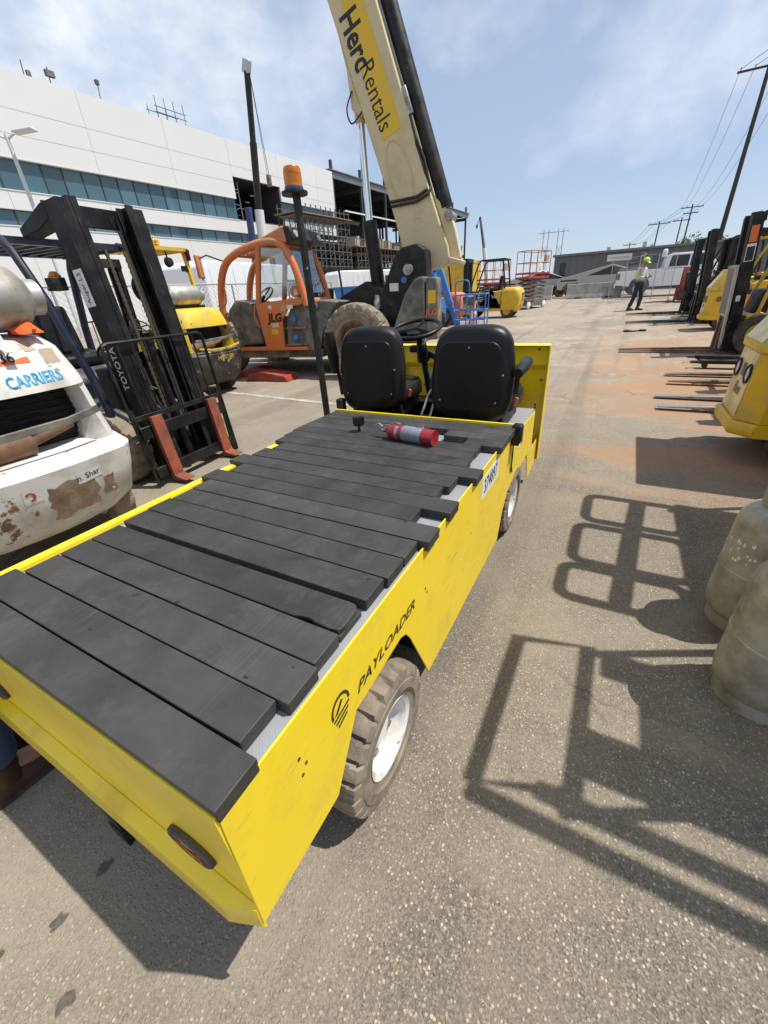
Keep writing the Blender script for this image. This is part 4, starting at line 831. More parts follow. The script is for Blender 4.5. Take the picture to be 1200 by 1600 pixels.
bb = B(); bb.tube([(-1.80, -.02, 1.50), (-1.87, -.04, 1.46), (-1.90, -.07, 1.40), (-1.88, -.10, 1.42), (-1.83, -.08, 1.50)], .007, 6); bb.box((-1.900, -.095, 1.365), (.008, .045, .06), (0, R_(28), 0)); bb.box((-1.935, -.115, 1.318), (.008, .048, .055), (0, R_(28), 0)); bb.build('strap_latch', m_steel, WH)
RG = B(); rr_ = random.Random(4)
n = 14; rings = []
for k, (s, z) in enumerate(((1, 0), (.95, .03), (.75, .055), (.45, .075), (.12, .085))):
    rings.append([((.10 + rr_.uniform(-.03, .03)) * s * math.cos(6.283 * i / n), (.07 + rr_.uniform(-.02, .02)) * s * math.sin(6.283 * i / n), z + rr_.uniform(-.012, .012) * (k > 0)) for i in range(n)])
RG.loft(rings); o = RG.build('cloth_rag', m_rag, None, smooth=30); o.location = (-2.93, 1.20, 1.368); tag(o, 'crumpled orange rag on the white forklift beside its gas cylinder', 'rag')
# ---- yellow and black forklift beyond it, seen from behind
m_hylow = mat('scraped_black_paint', (.03, .028, .025), .5, var=.3, vs=5, dirt=((.16, .14, .11), .3, 5), chips=((.42, .36, .24), .22, 6), bump=.06)
HY, _ = forklift('forklift', 'yellow and black forklift seen from behind with guard and gas cylinder', (-7.70, 4.78, gz(4.78)), 184, body=m_yel_old, cw=m_yel_old, guard=m_yel_dk, rear='cavity', MH=2.2, GH=2.25, lod=1, GW=.50)
up, lo = cavity_rear(HY, m_yel_old, m_hylow, z=(.20, .74, 1.10, 1.38), hw=.60)
bb = B(); bb.tube([(-2.045, -.44, .80), (-2.075, -.2, .765), (-2.085, 0, .76), (-2.075, .2, .765), (-2.045, .44, .80)], .018, 4); bb.build('yellow_trim', m_yel_old, HY)
bl_ = text('brand_lettering', 'HYSTER', .095, m_gold, HY, (-2.092, -.06, .62), (-.04, -1, 0), (0, 0, 1), bold=.003, sx=1.15)
drape(bl_, [up, lo], .006)
TK2 = thing('gas_cylinder', 'silver gas cylinder on the yellow and black forklift', 'gas cylinder', (-6.20, 4.86, gz(4.8) + 1.56), 4)
lpg(TK2, (0, 0, 0), 'y', m_alu, .66, .155, 'tank_body')
bb = B(); bb.bx(-1.62, -1.40, -.3, .3, 1.375, 1.42); bb.build('cylinder_bracket', m_blkmet, HY)
for s in (1, -1):
    bb = B(); bb.box((-1.30, .50 * s, 2.16), (.05, .05, .16)); lamp = bb.build('rear_lamp', m_blk, HY, bevel=.01)
    bb = B()
    for k in range(4): bb.box((-1.328, .50 * s, 2.105 + .035 * k), (.008, .034, .026))
    stuff(bb.build('lens', m_redlens, lamp))
BC = B(); BC.lathe([(0, 0), (.05, 0), (.05, .07), (.03, .10), (0, .105)], (-1.10, -.06, 2.27), 'z', 16); bk = BC.build('beacon', m_amber, HY)
bb = B()
for k in range(8): a = 6.283 * k / 8; bb.tube([(-1.10 + .075 * math.cos(a), -.06 + .075 * math.sin(a), 2.26), (-1.10 + .07 * math.cos(a), -.06 + .07 * math.sin(a), 2.36), (-1.10 + .03 * math.cos(a), -.06 + .03 * math.sin(a), 2.42)], .005, 5)
for z in (2.30, 2.35): bb.tube([(-1.10 + .075 * math.cos(.524 * k), -.06 + .075 * math.sin(.524 * k), z) for k in range(12)], .005, 5, closed=True)
stuff(bb.build('beacon_cage', m_gold, bk))
bb = B(); bb.lathe([(0, -.03), (.06, -.03), (.075, .03), (.06, .035), (0, .03)], (-1.28, -.10, 2.05), 'x', 16); bb.tube([(-1.26, -.1, 2.07), (-1.25, -.1, 2.20)], .012, 6); bb.build('work_lamp', m_blk, HY)
bb = B(); bb.tube([(-1.27, -.44, 1.95), (-1.32, -.38, 1.92), (-1.33, -.34, 1.95)], .02, 6); bb.box((-1.33, -.33, 1.96), (.05, .10, .08)); bb.build('mirror_arm', m_blk, HY)

# ================================================================ row of machines on the right (all face the lane)
RG_ = 'machines parked in the row on the right'
def rz(y): return gz(y)
# forklift with pale carriage guard plate
F2, MX2 = forklift('forklift', 'black-masted forklift with pale grey guard plate and long brown forks on the right', (2.02, 9.45, rz(9.45)), 180, RG_, body=m_yel_dk, cw=m_yel_dk, guard=m_yel_dk, MH=2.12, GH=2.1, tilt=-5, fm=m_forkbr, flen=1.55, fy=.16, fz=.02, rest='none', lod=1)
bb = B(); bb.xf = MX2; bb.bx(.44, .46, -.40, .36, .62, 1.42); bb.bx(.44, .475, .30, .42, .12, 1.42); pl = bb.build('guard_plate', mat('pale_grey_plate', (.42, .42, .39), .5, var=.1, vs=4, dirt=((.3, .27, .22), .3, 4)), F2, bevel=.004)
for k in range(11):
    bb = B(); bb.xf = MX2; bb.bx(.460, .463, -.34 + k * .06, -.325 + k * .06, .66, 1.38); bb.build('plate_slot', m_gryplas, pl)
decal(F2, MX2, [(.28, .3585, 1.72), (.38, .3585, 1.72), (.38, .3585, 1.95), (.28, .3585, 1.95)][::-1], m_stick_or, 'orange_sticker')
decal(F2, MX2, [(.27, .3585, 1.45), (.39, .3585, 1.45), (.39, .3585, 1.70), (.27, .3585, 1.70)][::-1], m_stick_w, 'white_sticker')
decal(F2, MX2, [(.28, .3592, 1.46), (.38, .3592, 1.46), (.38, .3592, 1.66), (.28, .3592, 1.66)][::-1], m_carblk, 'white_sticker')
bb = B(); bb.lathe([(0, 0), (.045, 0), (.045, .004), (0, .004)], (.32, .3585, 2.1), 'y', 16); bb.build('round_badge', m_gold, F2)
decal(F2, MX2, [(.32, .3585, .86), (.38, .3585, .86), (.38, .3585, .95), (.32, .3585, .95)][::-1], m_stick_w, 'small_sticker')
F4, MX4 = forklift('forklift', 'tall all-black forklift mast behind the small yellow cart nose', (2.05, 13.9, rz(13.9)), 180, RG_, body=m_yel_dk, guard=m_blkmet, MH=2.2, GH=2.1, tilt=-5, fm=m_blkmet, flen=1.6, fy=.22, fz=.02, rest='none', lod=1)
text('mast_lettering', 'HYSTER', .15, m_gold, F4, (.42, .30, 1.55), (0, 0, 1), (0, -1, 0), bold=.002)
decal(F4, None, [(.43, .24, 1.25), (.43, .34, 1.25), (.43, .34, 1.5), (.43, .24, 1.5)], m_stick_or, 'orange_sticker')
F4b, _ = forklift('forklift', 'black forklift just right of the tall black mast, partly hidden', (2.55, 14.9, rz(14.9)), 195, RG_, body=m_yel_dk, guard=m_yel_dk, MH=2.0, GH=2.0, tilt=-5, fm=m_blkmet, flen=.9, fz=.02, rest='bars', lod=0)
F5, _ = forklift('forklift', 'second black forklift mast, further along, left of the tall one', (2.0, 16.1, rz(16.1)), 180, RG_, body=m_yel_dk, guard=m_blkmet, MH=2.1, GH=2.1, tilt=-4, fm=m_blkmet, flen=1.6, fy=.25, fz=.02, rest='bars', lod=0)
F6, _ = forklift('forklift', 'farthest forklift of the right row with low red-brown mast', (2.1, 20.3, rz(20.3)), 180, RG_, body=m_redsteel, guard=m_redsteel, mst=m_redsteel, MH=1.3, GH=None, fm=m_forkbr, flen=1.2, fy=.25, fz=.02, rest='none', lod=0)
F7, _ = forklift('forklift', 'forklift whose brown forks lie between silver forks and the pale plate', (2.30, 7.10, rz(7.10)), 180, RG_, body=m_yel_dk, guard=m_blkmet, MH=2.1, GH=2.1, fm=m_forkbr, flen=1.12, fy=.29, fz=.03, rest='none', lod=0)
F8, _ = forklift('forklift', 'forklift behind the yellow tow tractor whose silver forks show', (2.20, 5.82, rz(5.82)), 180, RG_, body=m_yel_dk, guard=m_blkmet, MH=2.1, GH=2.1, fm=m_steel, flen=1.18, fy=.27, fz=.03, rest='none', lod=0)
# low pallet truck with looped fork tips
PJ = thing('pallet_truck', 'black pallet truck forks with looped tips beside the brown forks', 'pallet truck', (1.2, 8.2, rz(8.2)), 180)
for s in (1, -1):
    y = .26 * s; bb = B(); bb.prism(rrect(-1.1, 0, y - .08, y + .08, .03), 'z', .07, .125); fk = bb.build('fork', m_blkmet, PJ, bevel=.006)
    bb = B(); bb.tube([(-.02, y - .05, .095), (.10, y - .05, .095), (.12, y, .095), (.10, y + .05, .095), (-.02, y + .05, .095)], .013, 6); bb.build('tip_loop', m_blkmet, fk)
    bb = B(); bb.cyl((-.08, y - .04, .04), (-.08, y + .04, .04), .04, 12); bb.cyl((-1.05, y - .04, .04), (-1.05, y + .04, .04), .04, 12); bb.build('roller', m_rubber, fk)
bb = B(); bb.bx(-1.35, -1.10, -.36, .36, .06, .45); bb.tube([(-1.25, 0, .4), (-1.45, 0, 1.2)], .025, 8); bb.tube([(-1.45, -.18, 1.2), (-1.45, .18, 1.2)], .02, 8); bb.build('pump_body', m_blkmet, PJ, bevel=.02)
# ---- tow tractors: yellow nose carts
def nose_cart(label, loc, sc=1.0, glassy=True, canopy=True):
    T = thing('tow_tractor', label, 'tow tractor', loc, 180)
    hw, hn = .40 * sc, .27 * sc
    def ring(x0, x1, z, k=1.0): return [(x1, -hn * k, z), (x1, hn * k, z), (x0, hw * k, z), (-.25, hw * k, z), (-.25, -hw * k, z), (x0, -hw * k, z)]
    bb = B(); bb.loft([ring(-.02, .12, .235), ring(-.005, .14, .26), ring(-.005, .14, .33), ring(-.02, .125, .345)]); bb.build('front_bumper', m_yel_dk, T, bevel=.006)
    bb = B(); bb.loft([ring(-.03, .105, .345), ring(-.05, .085, .86)]); bb.build('nose_body', m_yel_dk, T, bevel=.012)
    bb = B(); bb.loft([ring(-.03, .105, .86, 1.03), ring(-.035, .10, .92, 1.03), ring(-.20, -.12, 1.30, .96)]); bb.build('hood', m_yel_dk, T, bevel=.012)
    def fx(z): return .105 + (.085 - .105) * (z - .345) / .455 + .004
    bb = B(); bb.add([(fx(.37), -hn + .02, .37), (fx(.37), hn - .02, .37), (fx(.85), hn - .02, .85), (fx(.85), -hn + .02, .85)], [(0, 1, 2, 3)]); bb.build('front_panel', m_cream_panel, T, smooth=0)
    bb = B(); bb.add([(.101, -hn + .01, .93), (.101, hn - .01, .93), (-.112, hn - .03, 1.285), (-.112, -hn + .03, 1.285)], [(0, 1, 2, 3)]); bb.build('hood_panel', m_cream_panel, T, smooth=0)
    for s in (1, -1):
        bb = B(); bb.xf = Matrix.Translation((fx(.69), .17 * s * sc, .69)) @ Matrix.Rotation(R_(-2.5), 4, 'Y'); bb.lathe([(.072, -.01), (.076, .012), (.066, .016), (.06, .004), (0, .004)], (0, 0, 0), 'x', 24); hl = bb.build('headlight', m_blk, T)
        bb = B(); bb.xf = Matrix.Translation((fx(.69), .17 * s * sc, .69)) @ Matrix.Rotation(R_(-2.5), 4, 'Y'); bb.lathe([(.06, .005), (.04, .012), (0, .015)], (0, 0, 0), 'x', 20); bb.build('lens', m_clearlens, hl)
        bb = B(); bb.xf = Matrix.Translation((-.085, hw * s * .985, .69)); bb.lathe([(.052, -.008), (.055, .010), (.043, .014), (.04, .004), (0, .004)] if s > 0 else [(.052, .008), (.055, -.010), (.043, -.014), (.04, -.004), (0, -.004)], (-.04, 0, 0), 'y', 20); ml = bb.build('marker_light', m_blk, T)
        bb = B(); bb.lathe([(.041, .004 * s), (.03, .012 * s), (0, .015 * s)], (-.125, hw * s * .985, .69), 'y', 18); bb.build('lens', m_amber, ml)
    bb = B(); bb.box((fx(.70), 0, .70), (.004, .10, .10), (0, R_(-2.5), 0)); bb.build('badge', m_gryplas, T)
    text('nose_lettering', 'Bee', .13, mat('grey_green_lettering', (.20, .17, .06), .5), T, (fx(.55) + .003, .02, .55), (0, 1, 0), (-.044, 0, 1), bold=.002, shear=.2)
    bb = B(); bb.bx(-2.0, -.25, -hw, hw, .26, .40); bb.bx(-1.2, -.70, -hw, hw, .40, .75); bb.bx(-2.0, -1.25, -hw, hw, .40, .80); bb.build('rear_body', m_yel_dk, T, bevel=.012)
    bb = B(); bb.bx(-1.1, -.72, -hw + .05, hw - .05, .752, .86); bb.box((-1.15, 0, 1.05), (.10, hw * 1.7, .40), (0, R_(-8), 0)); bb.build('bench_seat', m_vinyl, T, bevel=.03)
    for x in (-.35, -1.55):
        for s in (1, -1): wheel(T, lambda: B(), (x, (hw - .06) * s, .22), .22, .12, m_rubber, m_white, sgn=s, lugs=16, depth=.008, steps=4, hub=False)
    if glassy:
        bb = B(); bb.add([(-.17, -hw + .02, 1.31), (-.17, hw - .02, 1.31), (-.42, hw - .05, 1.80), (-.42, -hw + .05, 1.80)], [(0, 1, 2, 3)]); bb.build('windscreen', m_glass, T, smooth=0)
        bb = B(); bb.tube([(-.17, -hw + .02, 1.305), (-.42, -hw + .05, 1.80), (-.42, hw - .05, 1.80), (-.17, hw - .02, 1.305)], .022, 4, closed=True); bb.build('windscreen_frame', m_blkmet, T)
    if canopy:
        bb = B(); bb.bx(-1.45, -.10, -hw - .12, hw + .20, 1.86, 1.91); bb.build('canopy', m_yel_dk, T, bevel=.015)
        for s in (1, -1):
            bb = B(); bb.tube([(-1.35, (hw - .02) * s, .8), (-1.35, (hw + .02) * s, 1.86)], .02, 8); bb.build('canopy_post', m_blkmet, T)
    return T
nose_cart('yellow tow tractor nose with round headlights, nearest machine on the right', (1.07, 4.40, rz(4.4)), 1.05)
nose_cart('small yellow tow tractor nose between the two black masts', (1.72, 12.45, rz(12.4)), .95, glassy=False, canopy=False)
# ================================================================ telehandler (orange cab, cream boom raised)
TH = thing('telehandler', 'orange telehandler with raised cream boom and muddy rear tyre', 'telehandler', (-4.03, 6.37, gz(6.37)), 188); TH.scale = (1.035,) * 3
def HB(): return B()
for X_, Y_, bare in ((0, -.20, 1), (3.05, -.20, 0), (0, -2.15, 0), (3.05, -2.15, 0)):
    wheel(TH, HB, (X_, Y_, .615), .615, .40, m_mudtyre, m_forkbr, sgn=1 if Y_ > -1 else -1, lugs=20, depth=.045, steps=6, rim=.50, hub=False)
bb = B(); bb.bx(-.95, 3.5, -1.75, -.62, .45, 1.05); bb.bx(.75, 2.9, -2.2, -.45, .34, .55); bb.build('chassis', m_dirtymetal, TH, bevel=.02)
# steps box behind the door and mud-covered side tank
bb = B(); bb.prism([(1.44, .36), (1.36, 1.0), (1.22, 1.24), (.62, 1.30), (.30, 1.26), (.62, .80), (.80, .36)], 'y', -.75, -.10); bb.build('side_tank', m_gryplas, TH, bevel=.02)
for z in (.58, .86):
    bb = B(); bb.bx(.95, 1.37, -.16, -.02, z, z + .03); bb.build('step', m_dirtymetal, TH, bevel=.005)
for z in (.72, 1.02):
    bb = B(); bb.lathe([(0, 0), (.05, 0), (.05, .05), (.04, .06), (0, .06)], (1.18, -.10, z), 'y', 16); bb.build('blue_cap', m_blue, TH)
bb = B(); bb.lathe([(0, 0), (.06, 0), (.06, .08), (0, .08)], (.72, -.12, 1.20), 'y', 16); bb.build('filler_cap', m_gryplas, TH)
# cab
ob = lambda: B()
def rail(name, pts, r=.05, m=None, n=8): bb = B(); bb.tube(pts, r, n); return bb.build(name, m or m_orange, TH, smooth=60)
def arc(pts, k=6):
    "smooth a polyline (Catmull-Rom)"
    P_ = [Vector(p) for p in pts]; out = []
    for i in range(len(P_) - 1):
        p0, p1, p2, p3 = P_[max(i - 1, 0)], P_[i], P_[i + 1], P_[min(i + 2, len(P_) - 1)]
        for j in range(k):
            t = j / k; out.append(.5 * ((2 * p1) + (p2 - p0) * t + (2 * p0 - 5 * p1 + 4 * p2 - p3) * t * t + (3 * p1 - p0 - 3 * p2 + p3) * t ** 3))
    return out + [P_[-1]]
for Y_ in (-.06, -.92):
    rail('cab_hoop', arc([(2.72, Y_, .60), (2.68, Y_, 1.35), (2.50, Y_, 1.85), (2.18, Y_, 2.08), (1.62, Y_, 2.20), (1.22, Y_, 2.16), (1.02, Y_, 1.85), (.90, Y_, 1.40), (.86, Y_, 1.22)]), .064)
    rail('cab_pillar', [(1.86, Y_, 1.30), (1.66, Y_, 2.18)], .05)
for X_, z in ((2.18, 2.08), (1.66, 2.18), (1.16, 2.13), (.88, 1.30)): rail('cab_crossbar', [(X_, -.06, z), (X_, -.92, z)], .04)
for k in range(7):
    y = -.16 - k * .11; rail('roof_bar', [(2.14, y, 2.09), (1.70, y, 2.175)], .012, n=6)
bb = B(); bb.prism([(1.66, 2.20), (1.62, 2.26), (1.15, 2.40), (1.02, 2.38), (1.06, 2.16)], 'y', -.97, -.03); rf = bb.build('cab_roof', m_orange, TH, bevel=.03, seg=3)
bb = B(); bb.prism([(1.10, 2.39), (.98, 2.38), (.90, 2.20), (1.06, 2.15)], 'y', -1.0, 0.0); vis = bb.build('light_visor', m_blk, TH, bevel=.02)
for y in (-.10, -.90):
    bb = B(); bb.xf = Matrix.Translation((.925, y, 2.28)); bb.lathe([(0, -.02), (.045, -.02), (.05, .01), (0, .012)], (0, 0, 0), 'x', 14); bb.build('work_light', m_clearlens, vis)
bb = B(); bb.lathe([(0, 0), (.055, 0), (.05, .07), (.045, .08), (0, .085)], (1.40, -.40, 2.335), 'z', 16); bb.build('roof_beacon', m_amber, TH)
# door: lower panel, frame, window
door = [(1.92, 1.30), (1.84, .52), (1.44, .52), (1.40, 1.02), (1.22, 1.22), (.94, 1.25), (.93, 1.36)]
bb = B(); bb.prism(door, 'y', -.075, -.03); dr = bb.build('door', m_orange, TH, bevel=.012)
bb = B(); bb.add([(1.80, -.055, 1.36), (.98, -.055, 1.40), (1.05, -.055, 1.75), (1.22, -.055, 2.10), (1.62, -.055, 2.14)], [(0, 1, 2, 3, 4)]); bb.build('door_window', m_glass, dr, smooth=0)
bb = B(); bb.lathe([(.045, -.02), (.09, -.02), (.095, .015), (.08, .025), (.045, .01)], (1.06, -.055, 1.45), 'y', 20, closed=True); bb.build('door_vent', m_orange, dr)
bb = B(); bb.tube([(1.93, -.02, 1.28), (1.96, .0, 1.10), (1.90, -.02, .90)], .014, 6); bb.build('door_handle', m_orange, dr)
text('door_lettering', 'JLG', .19, m_ink, dr, (1.55, -.0275, 1.05), (-1, 0, 0), (0, 0, 1), bold=.010, sx=1.0, shear=.15)
text('door_lettering', '1255', .085, m_stick_w, dr, (1.57, -.0275, .93), (-1, 0, 0), (0, 0, 1), bold=.003)
for (x0, x1, z0, z1, m_) in ((1.52, 1.66, .78, .87, m_stick_y), (1.30, 1.40, 1.16, 1.24, m_stick_t), (1.14, 1.26, 1.19, 1.25, m_stick_w), (1.58, 1.65, 1.20, 1.26, m_stick_w)):
    bb = B(); bb.bx(x0, x1, -.0295, -.028, z0, z1); bb.build('door_sticker', m_, dr)
bb = B(); bb.add([(.885, -.10, 1.42), (.885, -.88, 1.42), (1.08, -.88, 2.10), (1.08, -.10, 2.10)], [(0, 1, 2, 3)]); bb.build('rear_window', m_glass, TH, smooth=0)
for z, y in ((1.55, -.97), (1.9, -.97)): bb = B(); bb.box((.93 + (z - 1.42) * .2, y, z), (.06, .10, .05)); bb.build('window_hinge', m_orange, TH)
# inside: console, wheel, seat, floor
bb = B(); bb.prism([(2.62, .58), (2.66, 1.20), (2.45, 1.38), (2.10, 1.32), (2.05, 1.05), (1.98, .60)], 'y', -.88, -.14); bb.build('console', m_gryplas, TH, bevel=.04, seg=3)
bb = B(); bb.tube([(2.2, -.5, 1.2), (2.02, -.5, 1.42)], .03, 8); bb.xf = Matrix.Translation((2.0, -.5, 1.43)) @ Matrix.Rotation(R_(40), 4, 'Y'); bb.tube([(.19 * math.cos(.3142 * k), .19 * math.sin(.3142 * k), 0) for k in range(20)], .016, 8, closed=True); bb.tube([(-.19, 0, 0), (.19, 0, 0)], .012, 6); bb.build('steering_wheel', m_blk, TH)
bb = B(); bb.bx(1.0, 1.45, -.75, -.25, .95, 1.08); bb.box((1.02, -.5, 1.35), (.12, .5, .6), (0, R_(8), 0)); bb.build('seat', m_vinyl, TH, bevel=.04)
bb = B(); bb.bx(.95, 2.75, -.95, -.02, .50, .56); bb.build('cab_floor', m_orange, TH, bevel=.01)
bb = B(); bb.bx(.7, 2.8, -.50, -.10, .36, .50); bb.build('sill', m_dirtymetal, TH, bevel=.01)
rail('grab_rail', arc([(2.74, -.02, 1.30), (2.56, -.01, 1.32), (2.52, -.01, 1.55), (2.62, -.02, 1.72)]), .016, n=6)
bb = B(); bb.tube([(2.42, -.10, 1.98), (2.66, .10, 2.10), (2.80, .16, 2.05)], .012, 6); bb.tube([(2.80, .16, 1.72), (2.80, .16, 2.08)], .012, 6); bb.build('mirror_arm', m_blk, TH)
bb = B(); bb.box((2.80, .18, 1.93), (.06, .17, .36), (0, 0, R_(15))); bb.build('mirror', m_orange, TH, bevel=.02)
# boom
bl, brt = [(-.75, 1.60), (-.41, 2.72), (.42, 5.10), (1.42, 7.95)], [(.72, 8.2), (-.34, 4.95), (-1.12, 2.72), (-1.30, 2.25), (-1.42, 1.98), (-1.46, 1.72)]
bb = B(); bb.prism(bl + brt, 'y', -1.42, -1.0); bm = bb.build('boom', m_tan, TH, bevel=.02)
bb = B(); bb.prism([(-1.46, 1.72), (-1.62, 1.80), (-1.52, 2.2), (-1.42, 2.45), (-1.12, 2.72), (-1.30, 2.25)], 'y', -1.30, -1.10); bb.prism([(-1.44, 1.72), (-1.64, 1.70), (-1.66, 1.76), (-1.45, 1.82)], 'y', -1.45, -.97); bb.build('boom_lug', m_tan, TH, bevel=.015)
def on_boom(X_, Z_): return Vector((X_, -.997, Z_))
bb = B(); bb.add([(-.35, -.997, 3.44), (-.66, -.997, 3.57), (.95, -.997, 8.0), (1.22, -.997, 8.0)], [(0, 1, 2, 3)]); dc = bb.build('boom_decal', mat('amber_yellow_decal', (.72, .46, .02), .4, var=.05), bm, smooth=0)
dn = Vector((-.345, 0, -.94)); rt = Vector((-.94, 0, .345))
text('decal_lettering', 'Herc', .40, m_ink, dc, (.02, -.9955, 4.62), dn, rt, bold=.010, sx=.82)
text('decal_lettering', 'Rentals', .40, m_ink, dc, (-.285, -.9955, 3.96), dn, rt, bold=.0, sx=.70) if False else text('decal_lettering', 'Rentals', .34, m_ink, dc, (-.265, -.9955, 3.97), dn, rt, sx=.86)
for (X_, Z_, r_) in ((-.92, 2.32, .09), (-.98, 1.98, .085)):
    bb = B(); bb.lathe([(r_ - .012, -.002), (r_, .006), (r_ + .012, -.002)], (X_, -1.0, Z_), 'y', 24); bb.build('round_boss', m_tan, bm)
ring = [(-.62 + .19 * math.cos(a) - .16 * math.sin(a) * 0 + .12 * math.sin(a), 3.02 + .42 * math.sin(a)) for a in [6.283 * k / 28 for k in range(28)]]
bb = B(); bb.tube([(x, -.998, z) for x, z in ring], .012, 6, closed=True); bb.build('oval_rib', m_tan, bm, smooth=60)
bb = B(); bb.tube([(-.46, -.98, 2.60), (-.9, -.965, 2.62), (-1.10, -.97, 2.70), (-1.12, -1.05, 2.80)], .022, 8); bb.tube([(-.44, -.98, 2.66), (-.9, -.965, 2.68), (-1.08, -.97, 2.76)], .022, 8); bb.build('hose_loop', m_hose, bm)
bb = B(); bb.cyl((-1.34, -1.2, 2.52), (.52, -1.2, 7.75), .115, 16); bb.build('telescope_cylinder', m_blkmet, TH)
bb = B(); bb.tube([(-1.08, -1.05, 2.75), (-1.0, -1.0, 3.1), (-.86, -1.02, 3.4), (-.72, -1.05, 3.9)], .02, 6); bb.tube([(-1.12, -1.05, 2.75), (-1.02, -1.0, 3.15), (-.88, -1.0, 3.45), (-.74, -1.05, 3.9)], .02, 6); bb.build('boom_hoses', m_hose, TH)
bb = B(); bb.box((-.74, -1.06, 3.86), (.10, .10, .34), (0, R_(19), 0)); bb.build('valve_block', m_steel, TH, bevel=.01)
bb = B(); bb.tube([(-1.42, -1.38, 2.40), (-1.42, -.99, 2.40)], .07, 16); bb.build('boom_pin', m_steel, TH)
bb = B(); bb.cyl((-.14, -1.15, 1.0), (.02, -1.15, 2.46), .125, 18); bb.build('lift_barrel', m_blkmet, TH)
bb = B(); bb.cyl((.02, -1.15, 2.44), (.07, -1.15, 3.80), .062, 16); bb.build('lift_rod', m_chrome, TH)
bb = B(); bb.cyl((.07, -1.15, 3.75), (.08, -1.15, 4.05), .085, 14); bb.prism([(.30, 4.75), (.02, 3.95), (-.06, 3.85), (.02, 3.78), (.16, 3.90), (.20, 4.35)], 'y', -1.30, -1.02); bb.build('rod_eye', m_tan, TH, bevel=.02)
bb = B(); bb.tube(arc([(-.02, -1.02, 3.85), (.15, -.98, 3.72), (.22, -.98, 3.9), (.12, -1.0, 4.1)]), .012, 6); bb.build('rod_hose', m_hose, TH)
# pivot bracket, rear fender block
bb = B(); bb.prism([(-.30, .80), (-.30, 1.25), (-.60, 1.86), (-.72, 1.98), (-.98, 2.02), (-1.13, 1.93), (-1.16, 1.56), (-1.0, .8)], 'y', -.98, -.60); pv = bb.build('pivot_bracket', m_blkmet, TH, bevel=.02)
bb = B(); bb.cyl((-.86, -.61, 1.66), (-.86, -.50, 1.66), .08, 18); bb.lathe([(.05, .0), (.055, .03), (0, .035)], (-.86, -.50, 1.66), 'y', 14); bb.build('pivot_pin', m_steel, pv)
bb = B(); bb.bx(-.66, -.50, -.599, -.597, 1.36, 1.48); bb.build('warning_sticker', m_stick_w, pv)
bb = B(); bb.lathe([(0, 0), (.05, 0), (.05, .004), (0, .004)], (-.76, -.60, 1.52), 'y', 16); bb.build('round_sticker', m_blue, pv)
bb = B(); bb.prism([(-.62, .62), (-.66, .83), (-.86, 1.30), (-1.02, 1.50), (-1.12, 1.54), (-1.20, 1.54), (-1.22, .62)], 'y', -.95, -.28); bb.prism([(-1.22, .60), (-1.22, 1.53), (-1.40, 1.52), (-1.42, 1.35), (-1.42, .60)], 'y', -.62, -.30); bb.build('rear_cowl', m_gryplas, TH, bevel=.03, seg=3)
bb = B(); bb.bx(-1.385, -1.26, -.299, -.296, 1.15, 1.34); bb.build('warning_sticker', m_stick_y, TH)
text('cowl_lettering', 'JLG', .13, m_stick_or, TH, (-1.32, -.295, 1.02), (-1, 0, 0), (0, 0, 1), bold=.004)
bb = B(); bb.prism([(.55, 1.32), (.0, 1.55), (-.25, 1.40), (-.30, 1.05), (.55, 1.05)], 'y', -1.9, -.75); bb.build('engine_cover', m_blkmet, TH, bevel=.03)
bb = B(); bb.lathe([(0, 0), (.07, 0), (.07, .12), (.045, .16), (.045, .22), (0, .22)], (-.25, -.62, 1.10), 'z', 14); bb.build('hydraulic_fitting', m_steel, TH)
# red ramps / chocks lying under it
for i, (x, y, l, w, hd, lab) in enumerate(((-6.95, 5.95, .75, .45, 20, 'red plastic ramp on the ground left of the telehandler sill'), (-6.35, 6.35, .80, .50, 10, 'red plastic ramp farther under the telehandler cab'), (-5.75, 6.05, 1.0, .42, 5, 'long red plastic ramp below the telehandler door'))):
    bb = B(); bb.prism([(-l / 2, 0), (l / 2, 0), (l / 2 - .05, .10), (-.05, .17), (-l / 2 + .08, .12)], 'y', -w / 2, w / 2); o = bb.build('wheel_ramp', m_redsteel, None, bevel=.012); x, y = fmap(x, y); o.location = (x, y, gz(y) + .002); o.rotation_euler = (0, 0, R_(hd)); tag(o, lab, 'ramp', 'red ramps under the telehandler')

# ================================================================ big white building, its facade runs along D0
D0 = Vector((.06, 1.0, 0)).normalized(); N0 = Vector((D0.y, -D0.x, 0)); FO = -42.0 * N0
def FF(): 
    bb = B(); m = Matrix.Identity(4)
    for i in range(3): m[i][0] = D0[i]; m[i][1] = -N0[i]; m[i][2] = (0, 0, 1)[i]; m[i][3] = FO[i]
    bb.xf = m; return bb      # local: x along facade (s), y into the building, z up
def fthing(name, label, cat, s, yin=0.0, z=0.0):
    p = FO + D0 * s - N0 * yin; return thing(name, label, cat, (0, 0, 0), 0)
WB = fthing('white_building', 'long white panelled building with blue ribbon windows on the left', 'building', 0)
S0, S1, ROOF = -25.5, 56.6, 16.6
joints = [-25.5, -18.4, -11.3, -4.4, 2.7, 9.9, 17.1, 24.3, 31.45, 38.65, 45.8, 53.0, 56.6]
rows = [(8.45, 9.62), (11.58, 12.98), (12.98, 14.42), (14.42, ROOF)]
g_ = .012
